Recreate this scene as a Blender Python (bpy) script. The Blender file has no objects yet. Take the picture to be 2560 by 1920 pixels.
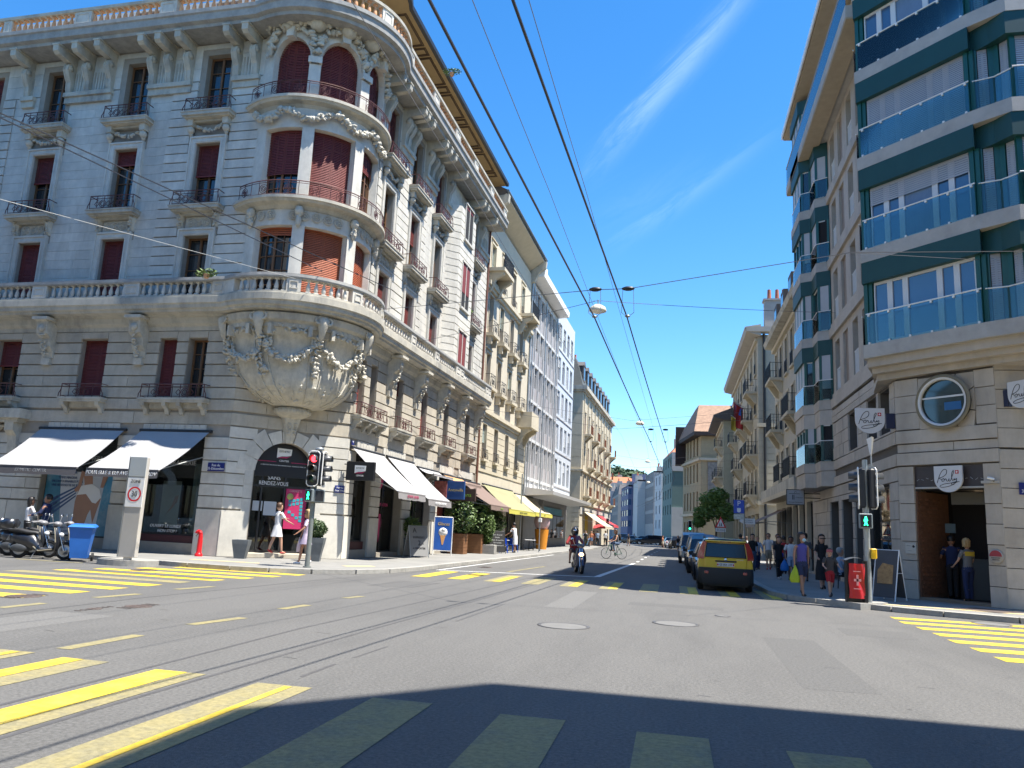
import bpy, math, random
from math import radians as RD, sin, cos, pi, sqrt, atan2, hypot
from mathutils import Matrix, Vector
S = bpy.context.scene
COL = S.collection
# ---------------------------------------------------------------- camera, sky, sun, exposure
STREAKS = [((0.7254, 0.3658, -0.5831), (0.688, -0.3585, 0.6309), 0.013, 0.75, 3.1, -0.139, 0.209), ((0.5619, 0.33, -0.7585), (0.8271, -0.2128, 0.5202), 0.010, 0.35, 7.7, -0.105, 0.175), ((0.4153, 0.3851, -0.8241), (0.9074, -0.1115, 0.4052), 0.02, 0.3, 1.7, -0.053, 0.123)]
CM = ((0.9789477, 0.01046785, -0.20384262), (0.1982988, 0.18785681, 0.96197059), (0.04836299, -0.98214064, 0.18182623))
cam = bpy.data.objects.new('camera', bpy.data.cameras.new('camera'))
COL.objects.link(cam)
cam.matrix_world = Matrix(((CM[0][0], -CM[0][1], -CM[0][2], 0), (CM[1][0], -CM[1][1], -CM[1][2], 0), (CM[2][0], -CM[2][1], -CM[2][2], 1.55), (0, 0, 0, 1)))
cam.data.sensor_width = 36; cam.data.lens = 1955 / 2560 * 36; cam.data.clip_end = 3000; cam.data.clip_start = .05
S.camera = cam
SUN_AZ, SUN_EL = RD(-8), RD(66.5)
sd = Vector((cos(SUN_AZ) * cos(SUN_EL), sin(SUN_AZ) * cos(SUN_EL), sin(SUN_EL)))
W = bpy.data.worlds.new('World'); S.world = W; W.use_nodes = True
nt = W.node_tree; bg = nt.nodes['Background']
sky = nt.nodes.new('ShaderNodeTexSky'); sky.sky_type = 'NISHITA'; sky.sun_disc = False
sky.sun_elevation = SUN_EL; sky.sun_rotation = RD(98); sky.altitude = 400; sky.air_density = 1.0; sky.dust_density = .25; sky.ozone_density = 3.0
# thin cirrus streaks running up to the right
tc = nt.nodes.new('ShaderNodeTexCoord')
def vdot(v):
    q = nt.nodes.new('ShaderNodeVectorMath'); q.operation = 'DOT_PRODUCT'; nt.links.new(tc.outputs['Generated'], q.inputs[0]); q.inputs[1].default_value = v; return q.outputs['Value']
def mth(op, a, b=None):
    q = nt.nodes.new('ShaderNodeMath'); q.operation = op
    for i, x in enumerate((a, b)):
        if x is None: continue
        if isinstance(x, (int, float)): q.inputs[i].default_value = x
        else: nt.links.new(x, q.inputs[i])
    return q.outputs[0]
tot = None
for N_, A_, w, amp, off, lo, hi in STREAKS:
    u = vdot(A_); v = vdot(N_); cx_ = nt.nodes.new('ShaderNodeCombineXYZ'); nt.links.new(mth('MULTIPLY', u, 5.5), cx_.inputs[0]); nt.links.new(mth('MULTIPLY', v, 30.0), cx_.inputs[1]); cx_.inputs[2].default_value = off
    cn = nt.nodes.new('ShaderNodeTexNoise'); cn.inputs['Scale'].default_value = 1.0; cn.inputs['Detail'].default_value = 9; cn.inputs['Roughness'].default_value = .68; cn.inputs['Distortion'].default_value = .9; nt.links.new(cx_.outputs[0], cn.inputs['Vector'])
    wob = mth('MULTIPLY', mth('SUBTRACT', cn.outputs[0], .5), .05); vv = mth('ADD', v, wob)
    g = mth('POWER', 2.718, mth('MULTIPLY', mth('MULTIPLY', vv, vv), -1 / (w * w)))
    e = mth('MULTIPLY', mth('SMOOTH_MIN', mth('MAXIMUM', mth('MULTIPLY', mth('SUBTRACT', u, lo), 7), 0), 1), mth('MINIMUM', mth('MAXIMUM', mth('MULTIPLY', mth('SUBTRACT', hi, u), 6), 0), 1))
    c = mth('MULTIPLY', mth('MULTIPLY', g, e), mth('MULTIPLY', mth('MAXIMUM', mth('SUBTRACT', cn.outputs[0], .34), 0), amp)); tot = c if tot is None else mth('ADD', tot, c)
mx = nt.nodes.new('ShaderNodeMix'); mx.data_type = 'RGBA'; mx.inputs[7].default_value = (6.0, 7.2, 8.4, 1); nt.links.new(tot, mx.inputs[0])
hs = nt.nodes.new('ShaderNodeHueSaturation'); hs.inputs['Saturation'].default_value = 1.32; hs.inputs['Value'].default_value = 1.0
L = nt.links.new
L(sky.outputs[0], hs.inputs['Color']); L(hs.outputs[0], mx.inputs[6]); L(mx.outputs[2], bg.inputs[0]); bg.inputs[1].default_value = .118
sl = bpy.data.lights.new('sun', 'SUN'); sl.energy = 5.0; sl.angle = RD(.53); sl.color = (1, .945, .85)
so = bpy.data.objects.new('sun', sl); COL.objects.link(so); so.rotation_euler = sd.to_track_quat('Z', 'Y').to_euler(); so.location = sd * 60
S.view_settings.view_transform = 'Standard'; S.view_settings.look = 'None'; S.view_settings.gamma = 1; S.view_settings.use_curve_mapping = False
S.view_settings.exposure = 1.33
S.render.resolution_x, S.render.resolution_y = 1024, 768
CAMP = Vector((0, 0, 1.55))
# ---------------------------------------------------------------- materials
MATS = {}
def mat(name, col, rough=.75, var=.16, scale=2.0, bump=.0, bscale=60, metal=0, rnd=.0, col2=None, c2amt=.5, c2scale=.7, emit=0, spec=.5, coat=0, stretch=None, c2st=None, trans=0, alpha=1):
    if name in MATS: return MATS[name]
    m = bpy.data.materials.new(name); m.use_nodes = True; t = m.node_tree; n = t.nodes; l = t.links.new
    b = n['Principled BSDF']; b.inputs['Roughness'].default_value = rough; b.inputs['Metallic'].default_value = metal
    b.inputs['Specular IOR Level'].default_value = spec; b.inputs['Coat Weight'].default_value = coat; b.inputs['Coat Roughness'].default_value = .05
    b.inputs['Transmission Weight'].default_value = trans; b.inputs['Alpha'].default_value = alpha
    g = n.new('ShaderNodeNewGeometry'); src = g.outputs['Position']
    if stretch:
        q = n.new('ShaderNodeMapping'); q.inputs['Scale'].default_value = stretch; l(src, q.inputs[0]); src = q.outputs[0]
    c = col + (1,)
    cur = None
    if var or rnd or col2:
        n1 = n.new('ShaderNodeTexNoise'); n1.inputs['Scale'].default_value = scale; n1.inputs['Detail'].default_value = 6; n1.inputs['Roughness'].default_value = .65; l(src, n1.inputs['Vector'])
        mr = n.new('ShaderNodeMapRange'); mr.inputs[1].default_value = .3; mr.inputs[2].default_value = .7; mr.inputs[3].default_value = 1 - var; mr.inputs[4].default_value = 1 + var * .7
        l(n1.outputs[0], mr.inputs[0]); fac = mr.outputs[0]
        if rnd:
            oi = n.new('ShaderNodeObjectInfo'); m2 = n.new('ShaderNodeMapRange'); m2.inputs[3].default_value = 1 - rnd; m2.inputs[4].default_value = 1 + rnd
            l(oi.outputs['Random'], m2.inputs[0]); mm = n.new('ShaderNodeMath'); mm.operation = 'MULTIPLY'; l(fac, mm.inputs[0]); l(m2.outputs[0], mm.inputs[1]); fac = mm.outputs[0]
        base = None
        if col2:
            n2 = n.new('ShaderNodeTexNoise'); n2.inputs['Scale'].default_value = c2scale; n2.inputs['Detail'].default_value = 8; n2.inputs['Roughness'].default_value = .7
            if c2st: q2 = n.new('ShaderNodeMapping'); q2.inputs['Scale'].default_value = c2st; l(src, q2.inputs[0]); l(q2.outputs[0], n2.inputs['Vector'])
            else: l(src, n2.inputs['Vector'])
            r2 = n.new('ShaderNodeMapRange'); r2.inputs[1].default_value = .45; r2.inputs[2].default_value = .75; r2.inputs[4].default_value = c2amt; l(n2.outputs[0], r2.inputs[0])
            mc = n.new('ShaderNodeMix'); mc.data_type = 'RGBA'; mc.inputs[6].default_value = c; mc.inputs[7].default_value = col2 + (1,); l(r2.outputs[0], mc.inputs[0]); base = mc.outputs[2]
        vm = n.new('ShaderNodeVectorMath'); vm.operation = 'SCALE'; l(fac, vm.inputs['Scale'])
        if base: l(base, vm.inputs[0])
        else: vm.inputs[0].default_value = col
        l(vm.outputs[0], b.inputs['Base Color']); cur = vm.outputs[0]
    else: b.inputs['Base Color'].default_value = c
    if emit:
        b.inputs['Emission Strength'].default_value = emit; b.inputs['Emission Color'].default_value = c
    if bump:
        nb = n.new('ShaderNodeTexNoise'); nb.inputs['Scale'].default_value = bscale; nb.inputs['Detail'].default_value = 4; l(g.outputs['Position'], nb.inputs['Vector'])
        bp = n.new('ShaderNodeBump'); bp.inputs['Strength'].default_value = bump; bp.inputs['Distance'].default_value = .02; l(nb.outputs[0], bp.inputs['Height']); l(bp.outputs[0], b.inputs['Normal'])
    MATS[name] = m; return m
def glassmat(name, tint=(.8, .9, .9), gloss=.25, rough=.02):   # thin pane: mostly see-through, mirror at grazing angles
    m = bpy.data.materials.new(name); m.use_nodes = True; t = m.node_tree; n = t.nodes; l = t.links.new
    n.remove(n['Principled BSDF']); o = n['Material Output']
    a = n.new('ShaderNodeBsdfTransparent'); a.inputs[0].default_value = tint + (1,); gl = n.new('ShaderNodeBsdfGlossy'); gl.inputs['Roughness'].default_value = rough
    f = n.new('ShaderNodeFresnel'); f.inputs[0].default_value = 1.5; ad = n.new('ShaderNodeMath'); ad.operation = 'ADD'; ad.use_clamp = True; ad.inputs[1].default_value = gloss
    mxs = n.new('ShaderNodeMixShader'); l(f.outputs[0], ad.inputs[0]); l(ad.outputs[0], mxs.inputs[0]); l(a.outputs[0], mxs.inputs[1]); l(gl.outputs[0], mxs.inputs[2]); l(mxs.outputs[0], o.inputs[0])
    MATS[name] = m; return m
ASPH = mat('asphalt', (.118, .115, .109), .85, .42, 30, .7, 90, col2=(.072, .071, .069), c2amt=.75, c2scale=.5, c2st=(1, .22, 1))
PAVE = mat('pavement_asphalt', (.22, .215, .2), .85, .12, .8, .4, 80, col2=(.15, .15, .145), c2amt=.6, c2scale=.5)
KERB = mat('kerb_granite', (.30, .29, .265), .8, .2, 6, .4, 90, rnd=.12)
STONE = mat('limestone', (.57, .545, .48), .8, .13, 2.6, .4, 45, rnd=.07, col2=(.36, .345, .31), c2amt=.75, c2scale=1.1, c2st=(1, 1, .22))
STONEW = mat('warm_limestone', (.45, .405, .325), .8, .13, 2.6, .4, 45, rnd=.08, col2=(.28, .255, .21), c2amt=.75, c2scale=1.0, c2st=(1, 1, .25))
STONED = mat('stone_joint', (.30, .27, .225), .9, .12, 3)
CARVE = mat('carved_stone', (.52, .485, .40), .8, .16, 5, .5, 35, col2=(.27, .26, .235), c2amt=.75, c2scale=2.6, c2st=(1, 1, .5))
CORN = mat('cornice_stone', (.47, .44, .365), .8, .14, 2.2, .3, 40, col2=(.17, .17, .16), c2amt=.85, c2scale=1.3, c2st=(1, 1, .4))
DIRTY = mat('weathered_stone', (.32, .315, .295), .85, .2, 3, .3, 40, col2=(.16, .165, .165), c2amt=.7, c2scale=1.1)
TERRA = mat('terracotta_stone', (.58, .30, .15), .8, .14, 6, .2, 50, rnd=.08)
WHITEM = mat('white_paint', (.78, .77, .74), .6, .06, 2)
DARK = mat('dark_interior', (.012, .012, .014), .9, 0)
SHRED = mat('red_shutter', (.20, .035, .03), .7, .1, 3, rnd=.12)
SHORA = mat('orange_shutter', (.42, .10, .035), .65, .1, 3, rnd=.1)
IRON = mat('wrought_iron', (.10, .035, .032), .55, .1, 5, metal=.2)
IRONK = mat('dark_iron', (.035, .037, .04), .5, .1, 5, metal=.4)
WOOD = mat('window_wood', (.16, .075, .028), .55, .2, 8, stretch=(4, 4, 1))
PANE = mat('window_pane', (.012, .016, .02), .03, 0, spec=1.0)
PANEB = mat('blue_window_pane', (.05, .10, .19), .03, 0, spec=1.0, coat=.6)
SHOPG = glassmat('shop_glass', (.75, .8, .8), .03)
GLASSB = glassmat('balcony_glass', (.74, .86, .87), .02, .06)
YEL = mat('yellow_road_paint', (.56, .40, .03), .75, .22, 18, .3, 90, col2=(.26, .22, .10), c2amt=.75, c2scale=2.2)
YELF = mat('faded_yellow_paint', (.25, .215, .10), .8, .3, 20, .4, 90, col2=(.15, .145, .11), c2amt=.95, c2scale=2.2)
PALEY = mat('pale_tactile_paint', (.58, .45, .22), .8, .15, 4)
WHP = mat('white_road_paint', (.62, .62, .60), .7, .15, 4, .3, 90, col2=(.3, .3, .3), c2amt=.6, c2scale=2)
METG = mat('galvanised_metal', (.36, .38, .38), .42, .12, 4, metal=.6)
BLK = mat('black_plastic', (.012, .012, .014), .45, 0)
RUB = mat('rubber', (.018, .018, .018), .8, .1, 9)
CHR = mat('chrome', (.75, .76, .78), .12, 0, metal=1)
# ---------------------------------------------------------------- mesh builder
def tag(o, label=None, cat=None, group=None, kind=None):
    if label: o['label'] = label
    if cat: o['category'] = cat
    if group: o['group'] = group
    if kind: o['kind'] = kind
    return o
class MB:
    def __init__(s): s.v = []; s.f = []; s.m = []; s.cm = 0; s.sm = []; s.smooth = False
    def mt(s, i): s.cm = i; return s
    def add(s, vs, fs, sm=None):
        k = len(s.v); s.v += [tuple(p) for p in vs]
        for f in fs: s.f.append(tuple(i + k for i in f)); s.m.append(s.cm); s.sm.append(s.smooth if sm is None else sm)
        return s
    def box(s, x0, x1, y0, y1, z0, z1):
        return s.add([(x0, y0, z0), (x1, y0, z0), (x1, y1, z0), (x0, y1, z0), (x0, y0, z1), (x1, y0, z1), (x1, y1, z1), (x0, y1, z1)],
                     [(0, 3, 2, 1), (4, 5, 6, 7), (0, 1, 5, 4), (1, 2, 6, 5), (2, 3, 7, 6), (3, 0, 4, 7)])
    def bbox(s, x0, x1, y0, y1, z0, z1, b=.01):      # box with chamfered vertical+horizontal edges (octagonal rings)
        if min(x1 - x0, y1 - y0, z1 - z0) < 2.2 * b: return s.box(x0, x1, y0, y1, z0, z1)
        R = []
        for z, i in ((z0, b), (z0 + b, 0), (z1 - b, 0), (z1, b)):
            a0, a1, c0, c1 = x0 + i, x1 - i, y0 + i, y1 - i
            R.append([(a0 + b, c0, z), (a1 - b, c0, z), (a1, c0 + b, z), (a1, c1 - b, z), (a1 - b, c1, z), (a0 + b, c1, z), (a0, c1 - b, z), (a0, c0 + b, z)])
        return s.rings(R, True)
    def rings(s, R, caps=True, closed=True, sm=None):
        k = len(R[0]); vs = [p for r in R for p in r]; fs = []
        for i in range(len(R) - 1):
            for j in range(k if closed else k - 1):
                a = i * k + j; b = i * k + (j + 1) % k
                fs.append((a, b, b + k, a + k))
        s.add(vs, fs, sm)
        if caps: s.add(list(R[0])[::-1], [tuple(range(k))], False); s.add(list(R[-1]), [tuple(range(k))], False)
        return s
    def cyl(s, p, q, r, r2=None, n=10, caps=True):
        p = Vector(p); q = Vector(q); d = (q - p).normalized(); r2 = r if r2 is None else r2
        a = d.orthogonal().normalized(); b = d.cross(a)
        R = [[tuple(c + a * (rr * cos(2 * pi * i / n)) + b * (rr * sin(2 * pi * i / n))) for i in range(n)] for c, rr in ((p, r), (q, r2))]
        return s.rings(R, caps, sm=n > 6)
    def tube(s, pts, r, n=6):
        for i in range(len(pts) - 1): s.cyl(pts[i], pts[i + 1], r, None, n)
        return s
    def lathe(s, prof, c=(0, 0, 0), n=16, a0=0, a1=2 * pi, caps=True, sm=True, axis='z'):
        full = abs(a1 - a0 - 2 * pi) < 1e-6; m = n if full else n + 1; R = []
        for r, z in prof:
            ring = []
            for i in range(m):
                t = a0 + (a1 - a0) * i / n; x, y, zz = r * cos(t), r * sin(t), z
                if axis == 'x': x, y, zz = zz, x, y
                if axis == 'y': x, y, zz = y, zz, x
                ring.append((c[0] + x, c[1] + y, c[2] + zz))
            R.append(ring)
        return s.rings(R, caps and full, full, sm)
    def ell(s, c, rx, ry, rz, n=10, m=6, rot=None):
        R = []
        for i in range(1, m):
            t = pi * i / m; R.append([(rx * sin(t) * cos(2 * pi * j / n), ry * sin(t) * sin(2 * pi * j / n), -rz * cos(t)) for j in range(n)])
        R = [[(0, 0, -rz * .999)] * n] + R + [[(0, 0, rz * .999)] * n]
        if rot: R = [[tuple(rot @ Vector(p)) for p in r] for r in R]
        R = [[(p[0] + c[0], p[1] + c[1], p[2] + c[2]) for p in r] for r in R]
        return s.rings(R, False, sm=True)
    def prism(s, poly, a, b, axis='z'):               # polygon extruded along an axis
        def P(p, t): return (p[0], p[1], t) if axis == 'z' else ((t, p[0], p[1]) if axis == 'x' else (p[0], t, p[1]))
        k = len(poly); s.add([P(p, a) for p in poly] + [P(p, b) for p in poly], [tuple(range(k))[::-1], tuple(range(k, 2 * k))] + [(i, (i + 1) % k, (i + 1) % k + k, i + k) for i in range(k)])
        return s
    def sweep(s, path, prof, closed=False, caps=True):  # path: [(x,y,nx,ny)], prof: [(out,z)] going round
        R = [[(x + nx * o, y + ny * o, z) for o, z in prof] for x, y, nx, ny in path]
        return s.rings(R, caps)
    def grid(s, f, nu, nv, sm=True):
        return s.add([f(i / nu, j / nv) for j in range(nv + 1) for i in range(nu + 1)], [(j * (nu + 1) + i, j * (nu + 1) + i + 1, (j + 1) * (nu + 1) + i + 1, (j + 1) * (nu + 1) + i) for j in range(nv) for i in range(nu)], sm)
    def map(s, fn): s.v = [tuple(fn(Vector(p))) for p in s.v]; return s
    def mesh(s, name, mats, fix=True):
        me = bpy.data.meshes.new(name); me.from_pydata(s.v, [], s.f)
        for m in (mats if isinstance(mats, (list, tuple)) else [mats]): me.materials.append(m)
        me.polygons.foreach_set('material_index', s.m); me.polygons.foreach_set('use_smooth', s.sm)
        if fix:
            import bmesh
            b = bmesh.new(); b.from_mesh(me); bmesh.ops.recalc_face_normals(b, faces=b.faces); b.to_mesh(me); b.free()
        me.update(); return me
    def build(s, name, mats, parent=None, loc=(0, 0, 0), rz=0, **k):
        return ob(name, s.mesh(name, mats), parent, loc, rz, **k)
def ob(name, data, parent=None, loc=(0, 0, 0), rz=0, scale=None, rot=None, **k):
    o = bpy.data.objects.new(name, data); COL.objects.link(o); o.parent = parent; o.location = loc
    o.rotation_euler = rot if rot else (0, 0, rz)
    if scale: o.scale = scale
    return tag(o, **k) if k else o
def thing(name, label, cat, loc=(0, 0, 0), rz=0, group=None):
    return tag(ob(name, None, None, loc, rz), label, cat, group)
KIDS = {}
def copy_tree(o, parent=None, top=True, **k):
    if top or not KIDS:
        KIDS.clear()
        for x in bpy.data.objects:
            if x.parent: KIDS.setdefault(x.parent.name, []).append(x)
    c = o.copy(); COL.objects.link(c)
    if parent: c.parent = parent
    for ch in KIDS.get(o.name, []): copy_tree(ch, c, False)
    return c
def text(s, size, m, name='lettering', ext=.004, align='CENTER', sx=1, parent=None, loc=(0, 0, 0), rot=(pi / 2, 0, 0), shear=0, **k):
    c = bpy.data.curves.new(name, 'FONT'); c.body = s; c.size = size; c.extrude = ext; c.align_x = align; c.align_y = 'CENTER'; c.resolution_u = 2; c.shear = shear
    t = bpy.data.objects.new('t', c); COL.objects.link(t); dg = bpy.context.evaluated_depsgraph_get(); me = bpy.data.meshes.new_from_object(t.evaluated_get(dg)); bpy.data.objects.remove(t)
    me.name = name; me.materials.clear(); me.materials.append(m)
    return ob(name, me, parent, loc, rot=rot, scale=(sx, 1, 1), **k)
# ---------------------------------------------------------------- facades
class Fac:   # a wall plane: x = along the wall (seen from outside, to the right), y = into the wall, z = up
    def __init__(s, root, ox, oy, ang, blist=None):
        s.root = root; s.ox = ox; s.oy = oy; s.a = ang; s.bl = blist if blist is not None else []
        s.ca, s.sa = cos(ang), sin(ang)
    def P(s, u, d=0): return (s.ox + u * s.ca - d * s.sa, s.oy + u * s.sa + d * s.ca)
    def put(s, me, name, u=0, d=0, z=0, parent=None, **k):
        if isinstance(me, tuple): me = me[0].mesh(name, me[1])
        if parent: return ob(name, me, parent, (u, d, z), **k)
        x, y = s.P(u, d); return ob(name, me, s.root, (x, y, z), s.a, **k)
    def wall(s, u0, u1, z0, z1, ops, m, depth=.3, name='wall', back=True):
        us = sorted({u0, u1, *[min(max(x, u0), u1) for o in ops for x in o[:2]]}); zs = sorted({z0, z1, *[min(max(x, z0), z1) for o in ops for x in o[2:4]]}); b = MB()
        for i in range(len(us) - 1):
            for j in range(len(zs) - 1):
                a, c, e, f = us[i], us[i + 1], zs[j], zs[j + 1]; mu, mz = (a + c) / 2, (e + f) / 2
                if any(o[0] < mu < o[1] and o[2] < mz < o[3] for o in ops): continue
                b.add([(a, 0, e), (c, 0, e), (c, 0, f), (a, 0, f)], [(0, 1, 2, 3)])
        for o in ops:
            a, c, e, f = max(o[0], u0), min(o[1], u1), max(o[2], z0), min(o[3], z1)
            if a >= c or e >= f: continue
            dp = o[4] if len(o) > 4 else depth
            b.add([(a, 0, e), (c, 0, e), (c, 0, f), (a, 0, f), (a, dp, e), (c, dp, e), (c, dp, f), (a, dp, f)], [(0, 4, 5, 1), (1, 5, 6, 2), (2, 6, 7, 3), (3, 7, 4, 0)])
        me = b.mesh(name, m, fix=False); return s.put(me, name)
    def blocks(s, u0, u1, z0, z1, course, length, gu, gz, proud, ops, mi=0, seed=1, mg=.0):
        rr = random.Random(seed); nz = max(1, round((z1 - z0) / course)); h = (z1 - z0) / nz
        for k in range(nz):
            a0, a1 = z0 + k * h, z0 + (k + 1) * h
            ed = sorted({u0, u1, *[min(max(x + d, u0), u1) for o in ops if o[3] > a0 and o[2] < a1 for x, d in ((o[0], -mg), (o[1], mg))]})
            segs = []
            for i in range(len(ed) - 1):
                m_ = (ed[i] + ed[i + 1]) / 2; lo, hi = a0, a1
                for o in ops:
                    if o[0] - mg < m_ < o[1] + mg and o[3] + mg > lo and o[2] - mg < hi:
                        x, y = o[2] - mg - lo, hi - o[3] - mg
                        if x >= y: hi = o[2] - mg
                        else: lo = o[3] + mg
                if hi - lo < .05: continue
                if segs and abs(segs[-1][1] - ed[i]) < 1e-6 and abs(segs[-1][2] - lo) < 1e-6 and abs(segs[-1][3] - hi) < 1e-6: segs[-1][1] = ed[i + 1]
                else: segs.append([ed[i], ed[i + 1], lo, hi])
            for a, c, lo, hi in segs:
                n = max(1, round((c - a) / length + rr.uniform(-.3, .3))) if length else 1
                cuts = [a] + sorted(a + (c - a) * (q + rr.uniform(-.18, .18) + (.3 if k % 2 else 0)) / n for q in range(1, n)) + [c]
                for q in range(len(cuts) - 1):
                    w = cuts[q + 1] - cuts[q] - gu; t = hi - lo - gz
                    if w < .05 or t < .03: continue
                    pr = proud * rr.uniform(.8, 1.1); x, y = s.P((cuts[q] + cuts[q + 1]) / 2, -pr / 2 + .002)
                    s.bl.append((x, y, (lo + hi) / 2, w, pr, t, s.a, mi))
CUBES = {}
def unit_cube(m):
    if m.name not in CUBES: CUBES[m.name] = MB().box(-.5, .5, -.5, .5, -.5, .5).mesh('stone_block', m)
    return CUBES[m.name]
def flush_blocks(root, bl, mats, name='stone_block', limit=285):
    mw = root.matrix_world if not root.parent else root.matrix_world
    mw = Matrix.Translation(root.location) @ Matrix.Rotation(root.rotation_euler[2], 4, 'Z')
    fw = Vector((CM[0][2], CM[1][2], CM[2][2]))
    def key(b):
        p = mw @ Vector((b[0], b[1], b[2])) - CAMP; d = max(p.length, 1); c = Vector([sum(CM[r][k] * p[r] for r in range(3)) for k in range(3)])
        vis = c[2] > 1 and abs(c[0] / c[2]) < .68 and abs(c[1] / c[2]) < .51
        return -(b[3] * b[5] / d / d) * (1 if vis else 1e-4)
    bl = sorted(bl, key=key)
    for b in bl[:limit]:
        ob(name, unit_cube(mats[b[7]]), root, (b[0], b[1], b[2]), b[6], scale=(b[3], b[4], b[5]))
    if len(bl) > limit:
        for mi in range(len(mats)):
            B = MB()
            for b in bl[limit:]:
                if b[7] != mi: continue
                c, s_ = cos(b[6]), sin(b[6]); w, p, h = b[3] / 2, b[4] / 2, b[5] / 2; k = len(B.v)
                for dz in (-h, h):
                    for dx, dy in ((-w, -p), (w, -p), (w, p), (-w, p)): B.v.append((b[0] + dx * c - dy * s_, b[1] + dx * s_ + dy * c, b[2] + dz))
                for f in ((0, 3, 2, 1), (4, 5, 6, 7), (0, 1, 5, 4), (1, 2, 6, 5), (2, 3, 7, 6), (3, 0, 4, 7)): B.f.append(tuple(i + k for i in f)); B.m.append(0); B.sm.append(False)
            if B.v: ob(name, B.mesh(name, mats[mi], fix=False), root, kind='stuff')
# window assembly: object 'window' (frame) > pane, shutter ; cached by size
WC = {}
def window(F, u0, u1, z0, z1, shut=0, d=.22, fm=None, sm=None, pm=None, cols=2, rows=3, name='window', mull=.07, bar=.028, shd=.1, parent=None, guides=True):
    fm = fm or WOOD; sm = sm or SHRED; pm = pm or PANE; w, h = round(u1 - u0, 3), round(z1 - z0, 3)
    key = (w, h, cols, rows, fm.name, pm.name, mull, bar)
    if key not in WC:
        b = MB(); a = w / 2; t = mull
        for x in (-a, a - t): b.box(x, x + t, 0, .07, 0, h)
        b.box(-a + t, a - t, 0, .07, 0, t); b.box(-a + t, a - t, 0, .07, h - t, h)
        if cols > 1: b.box(-t * .6, t * .6, -.01, .06, t, h - t)
        n = cols if cols < 3 else cols
        for i in range(1, n):
            x = -a + w * i / n
            if cols != 2: b.box(x - bar / 2, x + bar / 2, .01, .05, t, h - t)
        for j in range(1, rows):
            z = h * j / rows; b.box(-a + t, a - t, .012, .048, z - bar / 2, z + bar / 2)
        p = MB().box(-a + t, a - t, .05, .058, t, h - t)
        WC[key] = (b.mesh('window', fm), p.mesh('pane', pm))
    fr, pn = WC[key]
    o = F.put(fr, name, (u0 + u1) / 2, d, z0); ob('pane', pn, o)
    if shut > 0:
        hh = round(h * shut, 3); k2 = ('sh', w, hh, sm.name)
        if k2 not in WC:
            b = MB(); n = max(2, int(hh / .055)); a = w / 2; z = h - hh
            for i in range(n):
                q0 = i * hh / n; q1 = (i + 1) * hh / n
                b.add([(-a, 0, q0), (a, 0, q0), (a, .016, q0 + (q1 - q0) * .75), (-a, .016, q0 + (q1 - q0) * .75), (-a, .03, q1), (a, .03, q1)], [(0, 1, 2, 3), (3, 2, 5, 4)], False)
            b.box(-a, a, -.01, .02, -.04, 0.0)
            WC[k2] = b.mesh('shutter', sm, fix=False)
        ob('shutter', WC[k2], o, (0, -shd, h - hh))
    return o
# ================================================================ ground
RO = MB()
RO.add([(-700, -300, 0), (500, -300, 0), (500, 900, 0), (-700, 900, 0)], [(0, 1, 2, 3)])
ROAD = RO.build('road', ASPH, kind='structure')
def kerbed(name, poly, h=.12, kw=.28, m=PAVE, skip=()):
    """pavement slab with a row of kerb stones along the outline"""
    B = MB(); B.prism(poly, -.05, h); o = B.build(name, m, kind='structure'); return o
def kerb_line(par, pts, h=.125, kw=.26, ln=1.0):
    for i in range(len(pts) - 1):
        (x0, y0), (x1, y1) = pts[i], pts[i + 1]; l = hypot(x1 - x0, y1 - y0); n = max(1, round(l / ln)); a = atan2(y1 - y0, x1 - x0)
        for k in range(n):
            t = (k + .5) / n; ob('kerb_stone', unit_cube(KERB), par, (x0 + (x1 - x0) * t, y0 + (y1 - y0) * t, h / 2 + .004), a, scale=(l / n - .012, kw, h))
# left block pavement: outer kerb line runs along the side street, round the corner, then up the main street
KL = [(-60, 22.6), (-18.6, 21.9), (-15.6, 21.35), (-13.7, 20.95), (-12.3, 20.85), (-11.2, 20.95), (-10.2, 21.5), (-9.3, 22.5), (-8.75, 23.8), (-8.5, 26), (-8.45, 29), (-8.15, 42), (-7.9, 53), (-7.4, 75), (-7.6, 88)]
PL = kerbed('pavement_left', KL + [(-8.6, 90), (-30, 90), (-60, 60)])
kerb_line(PL, KL[1:14])
KR = [(60, 21.3), (12, 20.0), (7.7, 20.35), (6.3, 20.85), (5.3, 21.35), (4.5, 21.95), (3.8, 22.6), (3.2, 23.4), (2.9, 24.8), (2.82, 28), (2.85, 31), (2.95, 45), (3.0, 70), (2.6, 95), (0.8, 108)]
PR_ = kerbed('pavement_right', KR + [(8, 112), (60, 112)])
kerb_line(PR_, KR[1:14])
# ================================================================ ornate corner building, left
PVX, PVY = -15.4, 25.0
LB = thing('corner_building', 'ornate pale limestone corner building with a rounded bay on a carved bowl and red shutters', 'building', (PVX, PVY, 0), RD(-1.8))
BL = []
def LF(x, y, a): return Fac(LB, x - PVX, y - PVY, a, BL)
FA = LF(-30, 25, 0); FC = LF(PVX, PVY, pi / 4); FS = LF(-12.3, 0, pi / 2)       # front, chamfer, street wing (u = y)
XW = -12.3; YE = 45.8; CX, CY, RB = -14.4, 27.15, 2.55
def fx(x): return x + 30
c1, c2, c3 = fx(-25.35), fx(-21.45), fx(-17.75); WW = .54
SWC = [29.9, 33.0, 36.35, 42.7]
Z2, Z2T = 5.7, 7.86; Z3, Z3T = 9.3, 11.87; Z4, Z4T = 12.98, 15.65; Z5, Z5T = 16.83, 19.45
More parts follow.
